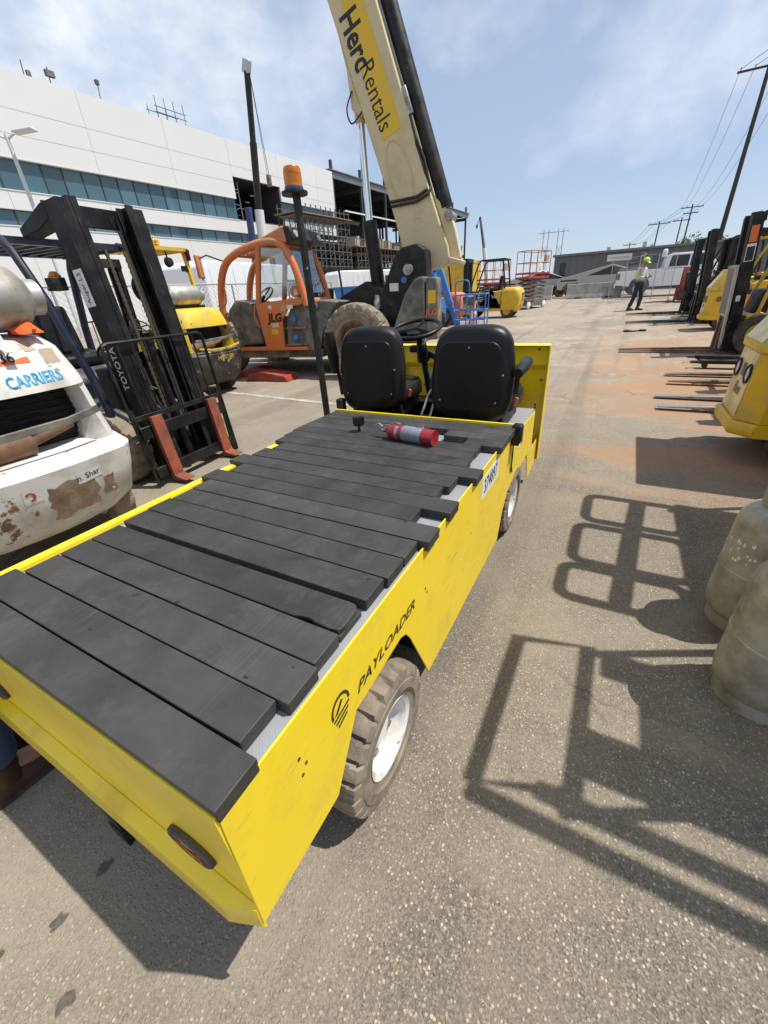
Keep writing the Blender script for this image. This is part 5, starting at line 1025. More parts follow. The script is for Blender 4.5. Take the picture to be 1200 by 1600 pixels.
for a, c in zip(joints[:-1], joints[1:]):
    right = a >= 45; hole = 38 < a < 40
    for z0, z1 in rows:
        if hole and z0 < 13 and z1 > 9.8:
            if z0 > 12: z0 = 13.5; z1 = 14.42
            elif z0 < 9: pass
            else: continue
        if right and z0 < 9: z0, z1 = 8.5, 10.15
        if right and 11 < z0 < 12: z0 = 12.1
        if z1 - z0 < .1: continue
        bb = FF(); bb.bx(a + g_, c - g_, 0, .25, z0 + g_, z1 - g_); bb.build('wall_panel', m_bwhite, WB)
    if not right:
        bb = FF(); bb.bx(a + g_, c - g_, 0, .25, 0, 7.42); bb.build('wall_panel', m_bwhite, WB)
    # glazing
    def band(z0, z1, n, hole_=False):
        w = (c - a) / n
        for k in range(n):
            bb = FF(); bb.bx(a + k * w + .03, a + (k + 1) * w - .03, .30, .33, z0, z1); bb.build('window_pane', m_bglass, WB)
            bb = FF(); bb.bx(a + k * w - .03, a + k * w + .03, .24, .34, z0, z1); bb.build('mullion', m_steelfr, WB)
    if right: band(10.18, 12.08, 3)
    else:
        if not hole: band(9.64, 11.56, 5)
        band(7.44, 8.43, 4)
bb = FF(); bb.bx(S0, S1, .26, .29, 0, ROOF - .02); bb.v = bb.v
bk = FF(); bk.bx(S0, 38.5, .36, 30, .05, ROOF - .3); bk.bx(45.7, S1 - .02, .36, 30, 8.5, ROOF - .3); bk.bx(38.5, 45.7, .36, 30, 13.6, ROOF - .3); bk.bx(38.5, 45.7, .36, 30, 0.05, 9.8); bk.bx(38.5, 45.7, 9, 30, 9.8, 13.6); bk.build('building_core', m_dkroom, WB)
bb = FF(); bb.bx(S1 - .25, S1, .26, 30, 8.5, ROOF); bb.build('end_wall', m_bwhite, WB)
for z, se in ((7.43, 45.6), (9.63, 38.6), (11.57, 38.6)): bb = FF(); bb.bx(S0, se, -.04, .30, z - .035, z + .035); bb.build('window_trim', m_trim, WB)
for s0, s1, z0, z1 in ((38.7, 40.4, 9.9, 13.4),):
    for x in (38.9, 40.2): bb = FF(); bb.tube([(x, 1.2, 9.6), (x, 1.2, 13.4)], .05, 6); bb.build('stair_post', m_galv, WB)
    for k in range(5): z = 9.9 + .7 * k; bb = FF(); bb.tube([(38.9, 1.2, z), (40.2, 1.2, z + (.5 if k % 2 else 0))], .04, 6); bb.build('stair_rail', m_galv, WB)
for k in range(5): bb = FF(); bb.box((43.0, 2.0 + k, 12.6 - .5 * k), (.7, .15, .08)); bb.build('strip_light', m_trim, WB)
# roof-edge odds and ends
for s, h, kind in ((19.6, 1.0, 0), (21.3, 1.0, 1), (23.0, 1.1, 2), (26.6, 1.0, 3)):
    bb = FF(); bb.tube([(s, .6, ROOF), (s + .1, .6, ROOF + h)], .04, 6)
    if kind == 2: bb.box((s + .1, .5, ROOF + h - .4), (.6, .25, .35))
    if kind == 3: bb.lathe([(0, 0), (.16, .05), (.18, .3), (0, .4)], (s + .1, .6, ROOF + h), 'z', 10)
    if kind == 1: bb.box((s + .3, .5, ROOF + h - .7), (.25, .2, .35))
    bb.build('roof_instrument', m_gryplas, WB)
sc = fthing('roof_scaffold', 'small tube scaffold standing on the white building roof edge', 'scaffold', 33)
for x in (31.4, 32.3, 33.2, 34.2):
    bb = FF(); bb.tube([(x, .15, ROOF - .3), (x, .15, ROOF + 1.5)], .03, 5); bb.build('standard', m_scaf, sc)
    bb = FF(); bb.tube([(x, 1.4, ROOF - .1), (x, 1.4, ROOF + 1.2)], .03, 5); bb.build('standard', m_scaf, sc)
for z in (.4, .8):
    for y in (.15, 1.4): bb = FF(); bb.tube([(31.2, y, ROOF + z), (34.4, y, ROOF + z)], .03, 5); bb.build('ledger', m_scaf, sc)
bb = FF(); bb.bx(31.2, 34.3, .1, 1.4, ROOF - .12, ROOF - .02); bb.build('board', m_wood, sc)
# ---- open steel frame beyond it
SF = fthing('steel_frame', 'unfinished dark steel building frame beyond the white building', 'building frame', 57)
cols = [57.8, 65.0, 72.2, 79.4, 86.6, 93.8, 101.0, 109.0]
for s in cols:
    for y in (1.0, 10.5, 20.0):
        bb = FF(); bb.bx(s - .17, s + .17, y - .17, y + .17, .5, 18.2 if y < 5 else 16.5); bb.build('steel_column', m_steelfr, SF)
    bb = FF(); bb.bx(s - .12, s + .12, 1.2, 21, 15.6, 16.2); bb.build('roof_beam', m_steelfr, SF)
    bb = FF(); bb.bx(s - .12, s + .12, 1.2, 21, 8.2, 8.8); bb.build('floor_beam', m_steelfr, SF)
for y in (.9, 10.4, 19.9):
    bb = FF(); bb.bx(57.0, 110.2, y - .12, y + .12, 16.2, 16.95); bb.build('roof_girder', m_deckst if y < 1 else m_steelfr, SF)
    bb = FF(); bb.bx(57.0, 101.2, y - .1, y + .1, 8.8, 9.3); bb.build('floor_girder', m_deckst if y < 1 else m_steelfr, SF)
bb = FF(); bb.bx(57, 110.5, .6, 21.5, 17.0, 17.12); bb.build('roof_deck', m_deckst, SF)
bb = FF(); bb.bx(57, 101.4, .6, 21.5, 9.32, 9.45); bb.build('floor_deck', m_deckst, SF)
bb = FF(); bb.bx(57, 101.4, 22, 22.2, .5, 17); bb.build('rear_wall', m_dkroom, SF)
for k in range(36): s = 57.6 + k * 1.46; bb = FF(); bb.bx(s, s + .08, .8, 21, 16.3, 16.9); bb.build('roof_joist', m_steelfr, SF)
for k in range(50): s = 57.2 + k * .88; bb = FF(); bb.box((s, .62, 8.95), (.10, .16, .55)); bb.build('edge_clip', m_galv, SF)
bb = FF(); bb.bx(60, 101, .7, .9, 12.6, 12.78); bb.build('white_pipe', m_bwhite, SF)
for k in range(26):
    r_ = random.Random(k); s = 58 + k * 1.6; bb = FF(); h = r_.uniform(.3, 1.0); bb.box((s, r_.uniform(1.5, 5), 9.46 + h / 2), (r_.uniform(.3, 1.1), .6, h)); bb.build('stored_material', r_.choice([m_wood, m_trim, m_deckst, m_gryplas]), SF)
# ---- scaffold towers in front
def scaffold(label, s0, s1, y0, y1, ztop, lift=.85, bay=.95, plank=True):
    T = fthing('scaffold', label, 'scaffold', s0); n = int((s1 - s0) / bay); m = int(ztop / lift)
    for y in (y0, y1):
        for k in range(n + 1):
            bb = FF(); bb.tube([(s0 + k * bay, y, .4), (s0 + k * bay, y, ztop + 1.0)], .065, 4); bb.build('standard', m_scaf, T)
        for j in range(1, m + 2):
            bb = FF(); bb.tube([(s0 - .2, y, j * lift), (s0 + n * bay + .2, y, j * lift)], .055, 4); bb.build('ledger', m_scaf, T)
        bb = FF()
        for j in range(0, m, 1):
            for k in range(0, n, 2): bb.tube([(s0 + k * bay, y, j * lift + .1), (s0 + (k + 1) * bay, y, (j + 1) * lift - .05)], .03, 4)
        stuff(bb.build('diagonal_brace', m_scaf, T))
    for j in range(4, m + 1, 2):
        bb = FF(); bb.bx(s0, s0 + n * bay, y0, y1, j * lift - .05, j * lift); bb.build('working_platform', m_deckst if j < m - 1 else m_wood, T)
    bb = FF(); bb.bx(s0 - .4, s0 + n * bay + .4, y0 - .4, y1 + .3, ztop - .03, ztop + .05); bb.build('top_board', m_wood, T)
scaffold('scaffold tower with timber deck against the white building opening', 43.5, 54.5, -4.0, -1.2, 10.4)
scaffold('wide scaffold stacked with timber below the steel frame', 55.5, 78, -4.0, -1.0, 7.6)
for k in range(9):
    r_ = random.Random(50 + k); s = 57 + k * 2.3; h = r_.uniform(.5, 1.3); bb = FF(); bb.box((s, -2.5, 7.75 + h / 2), (r_.uniform(.9, 1.8), 1.3, h)); o = bb.build('timber_stack', r_.choice([m_wood, m_wood, m_stick_t]), None); tag(o, '%s timber bundle from the left on the wide scaffold' % (['first'] + ORD[1:])[k], 'timber', 'timber bundles on the wide scaffold')
# ---- cranes, lamp posts, poles
def gthing(name, label, cat, x, y, hd=0, group=None): return thing(name, label, cat, (x, y, gz(y)), hd, group)
CR = gthing('crane', 'tall black telescopic crane boom in front of the white building', 'crane', -33.6, 38.0)
z0 = -gz(38)
bb = B(); bb.tube([(-.3, 0, 9.0), (.35, 0, 14.0)], .33, 10); bb.tube([(.35, 0, 14.0), (.95, 0, 18.6)], .27, 10); bb.build('boom', m_blkmet, CR)
bb = B(); bb.tube([(-.95, 0, -.2), (-.3, 0, 9.0)], .45, 10); bb.build('boom_base', m_bwhite, CR)
bb = B(); bb.box((1.0, 0, 18.9), (.7, .5, .9), (0, .4, 0)); bb.build('boom_head', m_galv, CR, bevel=.1)
for dx_ in (1.55, 1.75): bb = B(); bb.tube([(1.2, 0, 18.6), (dx_, -.1, 11.4)], .022, 4); bb.build('hoist_rope', m_blkmet, CR)
bb = B(); bb.box((1.65, -.1, 11.0), (.4, .3, .9)); bb.build('hook_block', m_gryplas, CR, bevel=.05)
bb = B(); bb.bx(-1.5, 1.5, -3, 3, .8, 2.2); bb.bx(-1.4, -.2, -1, 1, 2.2, 3.4); bb.build('carrier', m_yel_dk, CR, bevel=.1)
bb = B(); bb.box((-1.15, -.8, 6.2), (.7, .35, 6.0), (0, R_(4), 0)); bb.build('blue_wrap', m_clothnavy, CR, bevel=.08)
LP = gthing('lamp_post', 'white double-headed lamp post in front of the white building', 'lamp post', -27.4, 14.0)
bb = B(); bb.tube([(0, 0, 0), (.02, 0, 8.4), (0, 0, 8.9)], [.13, .085, .08], 8); bb.build('post', m_trim, LP)
for s in (1, -1):
    bb = B(); bb.tube([(0, 0, 8.7), (.35 * s, .2 * s, 8.9)], .06, 6); bb.box((.85 * s, .45 * s, 8.95), (1.0, .45, .10), (0, -.08 * s, .5)); bb.build('lamp_head', m_trim, LP, bevel=.03)
def pole(label, x, y, h, arms=((-.7, 1.8),), r=.16, group='utility poles along the road', lean=0):
    T = gthing('utility_pole', label, 'utility pole', x, y, 0, group)
    bb = B(); bb.tube([(0, 0, -.2), (lean, 0, h)], [r, r * .6], 8); bb.build('pole_shaft', m_polewood, T)
    for dz_, w in arms:
        bb = B(); bb.box((lean, -.12, h + dz_), (w * 2, .12, .14)); ar = bb.build('cross_arm', m_polewood, T)
        bb = B()
        for k in (-.9, -.45, .45, .9): bb.cyl((lean + k * w, -.12, h + dz_ + .07), (lean + k * w, -.12, h + dz_ + .30), .05, 6)
        stuff(bb.build('insulators', m_galv, ar))
    return (x + lean, y, gz(y) + h)
p1_ = pole('tall dark utility pole rising at the right edge', 7.3, 58.0, 17.3, ((-1.2, 2.2),), .24)
p2_ = pole('second utility pole behind the parked right-hand row', 8.2, 110, 12.6, ((-.5, 1.8), (-1.4, 1.2)), .18)
p3_ = pole('utility pole with transformer close left of the second pole', 7.4, 116, 11.2, ((-.5, 1.5),), .17)
p4_ = pole('utility pole above the middle of the grey building', 3.5, 112, 10.6, ((-.4, 1.9),), .17)
p5_ = pole('shorter far utility pole left of the middle one', -1.3, 150, 9.8, ((-.6, 1.6),), .17)
p6_ = pole('pale light pole beside the tree clump', 11.6, 118, 6.8, ((-.2, .5),), .10)
WR = thing('power_lines', 'thin power lines strung between the utility poles', 'wires')
def wire(a, c, sag, r=.02):
    a, c = Vector(a), Vector(c); pts = []
    for k in range(13): t = k / 12; p = a.lerp(c, t); p.z -= sag * 4 * t * (1 - t); pts.append(p)
    bb = B(); bb.tube(pts, r, 4); bb.build('wire', m_carblk, WR)
for dx_ in (-2.0, -1.0, 1.0, 2.0):
    wire((p1_[0] + dx_, 58, p1_[2] - 1.0), (p2_[0] + dx_ * .8, 110, p2_[2] - .3), 1.6); wire((p1_[0] + dx_, 58, p1_[2] - 1.0), (26 + dx_, 14, 22.0), 1.2)
    wire((p2_[0] + dx_ * .8, 110, p2_[2] - .3), (p4_[0] + dx_ * .8, 112, p4_[2] - .2), .5, .025)
    wire((p4_[0] + dx_ * .8, 112, p4_[2] - .2), (p5_[0] + dx_ * .8, 150, p5_[2] - .4), 1.0, .025)
for lab, x in (('left pale transmission tower far behind the grey building', -49.5), ('right pale transmission tower far behind the grey building', -41.0)):
    T = gthing('transmission_tower', lab, 'pylon', x, 310, 0, 'far transmission towers')
    for dx_ in (-1.6, 1.6): bb = B(); bb.tube([(dx_, 0, 0), (dx_ * .9, 0, 30)], .28, 5); bb.build('leg', m_galv, T)
    bb = B(); bb.tube([(-4.5, 0, 28.5), (4.5, 0, 28.5)], .3, 5); bb.build('cross_arm', m_galv, T)
    for s in (1, -1): bb = B(); bb.tube([(-1.6 * s, 0, 16), (1.6 * s, 0, 22)], .18, 4); bb.build('brace', m_galv, T)
def small_crane(label, x, y, h, dx_, m1=None):
    T = gthing('crane', label, 'crane', x, y)
    bb = B(); bb.tube([(0, 0, 0), (dx_ * .55, 0, h * .6)], [.55, .40], 8); bb.build('boom_base', m_bwhite, T)
    bb = B(); bb.tube([(dx_ * .5, 0, h * .55), (dx_, 0, h)], [.32, .22], 8); bb.build('boom', m1 or m_gryplas, T)
    bb = B(); bb.tube([(dx_, 0, h), (dx_ - .5, 0, h - 1.2)], .06, 4); bb.box((dx_ - .55, 0, h - 1.5), (.35, .3, .6)); bb.build('hook_block', m_gryplas, T)
small_crane('small white crane boom behind the red scissor lifts', -25.5, 95, 13.3, -2.6)
small_crane('short pale crane boom against the end of the steel frame', -35.5, 100, 9.3, 2.3, m_bwhite)
# ================================================================ far end of the yard
# grey metal building with sign
GB = thing('grey_building', 'low grey metal building with white sign behind the parked pickup', 'building', (0, 46, gz(46)))
bb = B(); bb.bx(-6.3, 30, 0, 14, 0, 3.05); bb.build('wall', m_grybld, GB)
for k in range(60): x = -6.2 + k * .6; bb = B(); bb.bx(x, x + .07, -.035, 0, 0, 3.04); bb.build('wall_rib', m_grybld, GB)
bb = B(); bb.prism([(-.25, 3.04), (14.2, 3.04), (14.2, 3.2), (7, 3.4), (-.25, 3.2)], 'x', -6.5, 30.2); bb.build('roof', m_deckst, GB)
bb = B(); bb.bx(-1.95, -.05, -.09, -.05, 2.35, 2.85); sg = bb.build('sign_board', m_trim, GB)
text('sign_lettering', 'MOTOR SERVICE CENTER', .14, m_gryplas, sg, (-1.0, -.095, 2.6), (1, 0, 0), (0, 0, 1), sx=.95)
bb = B(); bb.bx(-5.75, -5.35, -.07, -.04, 1.5, 2.5); wn = bb.build('window', m_carglass, GB)
bb = B(); bb.tube([(-5.77, -.06, 1.48), (-5.33, -.06, 1.48), (-5.33, -.06, 2.52), (-5.77, -.06, 2.52)], .025, 4, closed=True); bb.build('frame', m_steelfr, wn)
bb = B(); bb.bx(1.55, 2.0, -.07, -.04, 2.0, 2.5); wn = bb.build('window', m_carglass, GB)
for x, h in ((-2.2, .35), (1.2, .25), (.6, .5), (3.0, .3)): bb = B(); bb.bx(x, x + .3, 2, 2.3, 3.1, 3.2 + h); bb.build('roof_vent', m_galv, GB)
# tree clump behind it
def tree(label, x, y, h, r, n, seed):
    T = gthing('tree', label, 'tree', x, y, 0, 'trees behind the grey building'); rn = random.Random(seed)
    bb = B(); bb.tube([(0, 0, 0), (.2, .1, h * .4), (-.1, .2, h * .75)], [.25, .16, .06], 7)
    for k in range(5): a = rn.uniform(0, 6.28); z = h * rn.uniform(.3, .6); bb.tube([(.1, .1, z), (r * .6 * math.cos(a), r * .6 * math.sin(a), z + h * .25)], [.09, .03], 5)
    bb.build('trunk', m_bark, T)
    bb = B()
    cl = [(rn.uniform(-r, r) * .75, rn.uniform(-r, r) * .75, h * rn.uniform(.35, .9), r * rn.uniform(.3, .55)) for _ in range(16)]
    for _ in range(n):
        cx, cy, cz, cr = rn.choice(cl); d = Vector((rn.gauss(0, 1), rn.gauss(0, 1), rn.gauss(0, 1))).normalized() * cr * rn.uniform(.6, 1.05); p = Vector((cx, cy, cz)) + d
        u = Vector((rn.gauss(0, 1), rn.gauss(0, 1), rn.gauss(0, 1))).normalized(); v = u.orthogonal().normalized(); s = rn.uniform(.14, .30)
        bb.add([p - u * s, p + v * s * .6, p + u * s, p - v * s * .6], [(0, 1, 2, 3)])
    bb.build('crown', m_leaf, T, smooth=0)
tree('round dark green tree between far utility poles', 9.4, 112, 7.6, 2.6, 1500, 1)
tree('dark green tree right of the round one by the poles', 12.6, 110, 7.0, 2.8, 1500, 2)
tree('lowest green tree at the left of the clump', 7.2, 118, 5.6, 2.0, 1000, 3)
# concrete barriers
def barrier(label, x, y, hd, L_):
    T = gthing('concrete_barrier', label, 'barrier', x, y, hd, 'concrete barriers along the far edge')
    bb = B(); bb.prism([(-.30, 0), (-.30, .08), (-.20, .25), (-.10, .80), (.10, .80), (.20, .25), (.30, .08), (.30, 0)], 'x', -L_ / 2, L_ / 2); bb.build('barrier_body', m_conc, T, bevel=.015)
    for s in (-.28, .28): bb = B(); bb.bx(s * L_ - .2, s * L_ + .2, -.31, .31, -.01, .07); bb.build('lifting_slot', m_blk, T)
barrier('concrete barrier behind the red scissor lift', -4.65, 25.4, 2, 3.0)
barrier('concrete barrier in front of the angular grey truck', -1.42, 25.2, 3, 3.05)
barrier('concrete barrier left end, mostly hidden by lifts', -8.0, 25.6, 2, 3.0)
# white pickup facing right
PK = gthing('pickup_truck', 'white crew-cab pickup parked beyond the fence, tail to the left', 'pickup', .45, 24.4, 2)
def arch(cx, r, z0, n=8): return [(cx + r * math.cos(R_(180 - 180 * k / n)), z0 + r * math.sin(R_(180 - 180 * k / n))) for k in range(n + 1)]
low = [(-1.15, .62), (-1.15, 1.28), (.95, 1.30), (.95, 1.28), (4.6, 1.22), (4.85, 1.1), (4.9, .55), (4.3, .50)] + arch(3.75, .50, .50)[::-1] + [(3.2, .48), (.55, .48)] + arch(0, .50, .50)[::-1] + [(-.55, .55)]
bb = B(); bb.prism(low, 'y', -.98, .98); bb.build('body', m_carwhite, PK, bevel=.03, seg=3)
cabp = [(.98, 1.29), (1.08, 1.90), (1.30, 1.96), (2.75, 1.96), (3.45, 1.27)]
bb = B(); bb.prism(cabp, 'y', -.86, .86); bb.build('cab', m_carwhite, PK, bevel=.04, seg=3)
for x0, x1, tx0, tx1 in ((1.20, 2.05, 1.26, 2.05), (2.13, 3.15, 2.13, 2.72)):
    bb = B(); bb.add([(x0, -.868, 1.36), (x1, -.868, 1.36), (tx1, -.868, 1.86), (tx0, -.868, 1.86)], [(0, 1, 2, 3)]); bb.build('side_window', m_carglass, PK, smooth=0)
for x0 in (1.08, 2.09): bb = B(); bb.bx(x0, x0 + .012, -.984, -.975, .60, 1.27); bb.build('door_gap', m_carblk, PK)
for x0 in (1.25, 2.2): bb = B(); bb.bx(x0, x0 + .22, -.995, -.975, 1.12, 1.16); bb.build('door_handle', m_carwhite, PK)
bb = B(); bb.bx(-1.22, -1.14, -.96, .96, .48, .68); bb.build('rear_bumper', m_chrome, PK, bevel=.02)
for s in (1, -1): bb = B(); bb.bx(-1.17, -.98, .86 * s - .12, .86 * s + .125, .86, 1.20); bb.build('tail_light', m_redlens, PK, bevel=.02)
bb = B(); bb.bx(.6, 3.1, -1.0, -.86, .40, .46); bb.build('side_step', m_blk, PK)
for x in (0, 3.75):
    for s in (1, -1): wheel(PK, lambda: B(), (x, .84 * s, .40), .40, .27, m_rubber, m_galv, sgn=s, lugs=20, depth=.012, steps=4, rim=.62, hub=False)
CGO = gthing('cargo_rack', 'bundle of dark hoses and red tools in the pickup bed', 'cargo', .30, 24.4)
bb = B(); bb.tube([(.35, 0, 1.35), (.35, 0, 2.05)], .03, 6); bb.tube([(-.6, -.5, 1.75), (.5, -.5, 1.85)], .05, 6); bb.tube([(-.5, -.2, 1.6), (.5, -.3, 1.7)], .06, 6); bb.build('rack', m_blkmet, CGO)
bb = B(); bb.lathe([(0, -.2), (.16, -.18), (.2, 0), (.16, .18), (0, .2)], (.1, -.2, 1.95), 'x', 12); bb.build('hose_reel', m_blkmet, CGO)
bb = B(); bb.lathe([(0, 0), (.12, 0), (.12, .30), (.05, .36), (0, .36)], (1.15, -.1, 1.85), 'z', 12); bb.build('white_canister', m_trim, CGO)
bb = B(); bb.bx(-.9, .3, -.6, .5, 1.28, 1.45); bb.build('tool_box', m_gryplas, CGO, bevel=.03)
# angular grey truck and its neighbour
def wedge_truck(label, x, y, hd):
    T = gthing('angular_truck', label, 'pickup', x, y, hd, 'angular metal trucks')
    prof = [(-2.75, .55), (-2.80, 1.18), (.35, 1.88), (2.85, 1.02), (2.85, .55), (2.55, .45)] + [(2.35, .78), (2.10, .92), (1.5, .92), (1.25, .72), (1.2, .42), (-1.25, .42), (-1.30, .72), (-1.55, .92), (-2.15, .92), (-2.4, .72), (-2.45, .5)]
    bb = B(); bb.prism(prof, 'y', -1.0, 1.0); bb.build('body', m_silver, T, bevel=.015)
    for s in (1, -1):
        bb = B(); bb.add([(-1.05, s * 1.003, 1.30), (2.0, s * 1.003, 1.27), (.36, s * 1.003, 1.80)], [(0, 1, 2) if s < 0 else (2, 1, 0)]); bb.build('side_window', m_carglass, T, smooth=0)
        bb = B(); bb.bx(-2.6, -1.6, s * 1.0 - .004, s * 1.0 + .004, 1.02, 1.12); bb.build('trim_strip', m_carblk, T)
    bb = B(); bb.add([(.55, -.92, 1.84), (.55, .92, 1.84), (2.5, .92, 1.17), (2.5, -.92, 1.17)], [(0, 1, 2, 3)]); bb.xf = None; bb.v = [(a, c_, d + .012) for a, c_, d in bb.v]; bb.build('windscreen', m_carglass, T, smooth=0)
    for x_ in (-1.85, 1.8):
        for s in (1, -1): wheel(T, lambda: B(), (x_, .86 * s, .42), .42, .27, m_rubber, m_carblk, sgn=s, lugs=18, depth=.01, steps=4, rim=.6, hub=False)
    return T
wedge_truck('angular silver truck behind the barrier, beside the white pickup tail', -1.15, 27.6, 4).scale = (1, 1, .95)
wedge_truck('second angular silver truck behind the red scissor lift', -5.2, 29.5, 30).scale = (1, 1, .95)
# temporary fence panels
def fence_panel(label, x, y, hd, w=2.0, h=1.9, lean=6):
    T = gthing('fence_panel', label, 'fence panel', x, y, hd, 'temporary fence panels'); T.rotation_euler[0] = R_(lean)
    bb = B(); bb.tube([(-w / 2, 0, .1), (w / 2, 0, .1), (w / 2, 0, h), (-w / 2, 0, h)], .022, 6, closed=True); bb.build('frame', m_galv, T)
    bb = B(); bb.tube([(0, 0, .1), (0, 0, h)], .018, 6); bb.build('middle_post', m_galv, T)
    for s in (-1, 1): bb = B(); bb.tube([(s * w / 2, -.35, .02), (s * w / 2, .35, .02)], .02, 6); bb.tube([(s * w / 2, 0, .0), (s * w / 2, 0, .12)], .02, 6); bb.build('foot', m_galv, T)
    bb = B(); st = .12; k = -h
    while k < w:
        a0 = max(k, 0); a1 = min(k + h - .1, w)
        if a1 > a0:
            bb.tube([(a0 - w / 2, 0, .1 + a0 - k), (a1 - w / 2, 0, .1 + a1 - k)], .0035, 3); bb.tube([(w / 2 - a0, 0, .1 + a0 - k), (w / 2 - a1, 0, .1 + a1 - k)], .0035, 3)
        k += st
    stuff(bb.build('chain_mesh', m_galv, T))
fence_panel('leaning mesh fence panel left of the standing worker', -.05, 21.4, -30, 1.5)
fence_panel('mesh fence panel just behind the standing worker', .95, 21.2, 12, 1.5, 1.95, -5)
# long chain-link fence behind the left machines
def long_fence(label, x0, y0, x1, y1, h=2.0):
    d = Vector((x1 - x0, y1 - y0)); L_ = d.length; hd = math.degrees(math.atan2(d.y, d.x)); T = thing('chain_link_fence', label, 'fence', (x0, y0, gz(y0)), hd)
    n = int(L_ / 2.5)
    for k in range(n + 1): bb = B(); bb.tube([(k * 2.5, 0, -.2), (k * 2.5, 0, h)], .03, 6); bb.build('fence_post', m_galv, T)
    bb = B(); bb.tube([(0, 0, h), (n * 2.5, 0, h)], .022, 5); bb.build('top_rail', m_galv, T)
    bb = B(); k = -h
    while k < n * 2.5:
        a0 = max(k, 0); a1 = min(k + h, n * 2.5); W_ = n * 2.5
        if a1 > a0: bb.tube([(a0, 0, a0 - k), (a1, 0, a1 - k)], .006, 3); bb.tube([(W_ - a0, 0, a0 - k), (W_ - a1, 0, a1 - k)], .006, 3)
        k += .14
    stuff(bb.build('chain_mesh', m_galv, T))
long_fence('grey chain-link fence behind the left row of machines', -11.8, -2, -10.6, 16)
# white vehicles behind the telehandler
def bus(label, x, y, hd, L_=7.0, h=2.9, w=2.4):
    T = gthing('box_truck', label, 'truck', x, y, hd)
    bb = B(); bb.prism([(-L_ / 2, .45), (-L_ / 2, h - .2), (-L_ / 2 + .25, h), (L_ / 2 - .9, h), (L_ / 2 - .35, h - .35), (L_ / 2, 1.45), (L_ / 2, .45)], 'y', -w / 2, w / 2); bb.build('body', m_carwhite, T, bevel=.08, seg=3)
    for s in (1, -1):
        x0 = L_ / 2 - 1.7; bb = B(); bb.bx(x0, x0 + .75, s * w / 2 - .01, s * w / 2 + .01, 1.5, 2.1); bb.build('cab_window', m_carglass, T)
        for k in range(7): x0 = -L_ / 2 + .3 + k * (L_ - 2.4) / 7; bb = B(); bb.bx(x0, x0 + .03, s * w / 2, s * w / 2 + .012, .6, h - .3); bb.build('body_rib', m_carwhite, T)
        bb = B(); bb.lathe([(0, 0), (.28, 0), (.28, .01 * s), (0, .012 * s)], (L_ / 2 - 1.6, s * (w / 2 + .004), 1.05), 'y', 18); bb.build('round_emblem', m_redlens, T)
        for xx in (-L_ / 2 + 1.3, L_ / 2 - 1.2): wheel(T, lambda: B(), (xx, s * (w / 2 - .15), .45), .45, .28, m_rubber, m_galv, sgn=s, lugs=16, depth=.01, steps=3, hub=False)
    bb = B(); bb.add([(L_ / 2 - .03, -w / 2 + .15, 1.5), (L_ / 2 - .03, w / 2 - .15, 1.5), (L_ / 2 - .33, w / 2 - .25, 2.5), (L_ / 2 - .33, -w / 2 + .25, 2.5)], [(0, 1, 2, 3)]); bb.v = [(a + .03, c_, d) for a, c_, d in bb.v]; bb.build('windscreen', m_carglass, T, smooth=0)
    return T
bus('plain white truck body seen through the telehandler cab', -14.6, 14.6, 95, 7.2, 2.75)
bus('small white van behind the lift cylinder of the telehandler', -13.4, 23.0, 60, 5.4, 2.45, 2.1)
m_machw = mat('pale_machine_paint', (.62, .60, .52), .45, var=.06, dirt=((.4, .36, .28), .25, 4))
forklift('forklift', 'black forklift seen between the telehandler cab and lift cylinder', (-9.4, 12.4, gz(12.4)), 160, body=m_blkmet, guard=m_blkmet, MH=2.2, GH=2.1, lod=0, rest='none')
DB = gthing('blue_skip', 'bright blue skip behind the telehandler lift cylinder', 'skip', -9.6, 16.6, 10)
bb = B(); bb.prism([(-1.2, .35), (-1.45, 1.5), (1.45, 1.5), (1.2, .35)], 'y', -.7, .7); bb.build('skip_body', m_blue, DB, bevel=.02)
bb = B(); bb.tube([(-1.45, -.7, 1.5), (1.45, -.7, 1.5), (1.45, .7, 1.5), (-1.45, .7, 1.5)], .05, 4, closed=True); bb.build('rim_rail', m_blue, DB)
for k in range(5): bb = B(); x = -1.0 + .5 * k; bb.bx(x - .03, x + .03, -.73, -.70, .4, 1.45); bb.build('side_rib', m_blue, DB)
bb = B(); bb.bx(-1.1, 1.1, -.5, .5, 0, .34); bb.build('skid_base', m_blkmet, DB)
# yellow container behind the lifts
YB = gthing('yellow_container', 'plain yellow site container behind the black forklift', 'container', -7.75, 22.6, 4)
bb = B(); bb.bx(-1.25, 1.25, -1.0, 1.0, .15, 2.40); bb.build('container_body', m_yel_dk, YB, bevel=.02)
for k in range(10): bb = B(); x = -1.1 + k * .245; bb.bx(x - .04, x + .04, -1.03, -1.0, .3, 2.2); bb.build('wall_rib', m_yel_dk, YB)
bb = B(); bb.bx(-1.27, 1.27, -1.04, 1.02, 2.25, 2.42); bb.bx(-1.2, 1.2, -.95, .95, 0, .15); bb.build('top_rail', m_yel_dk, YB)
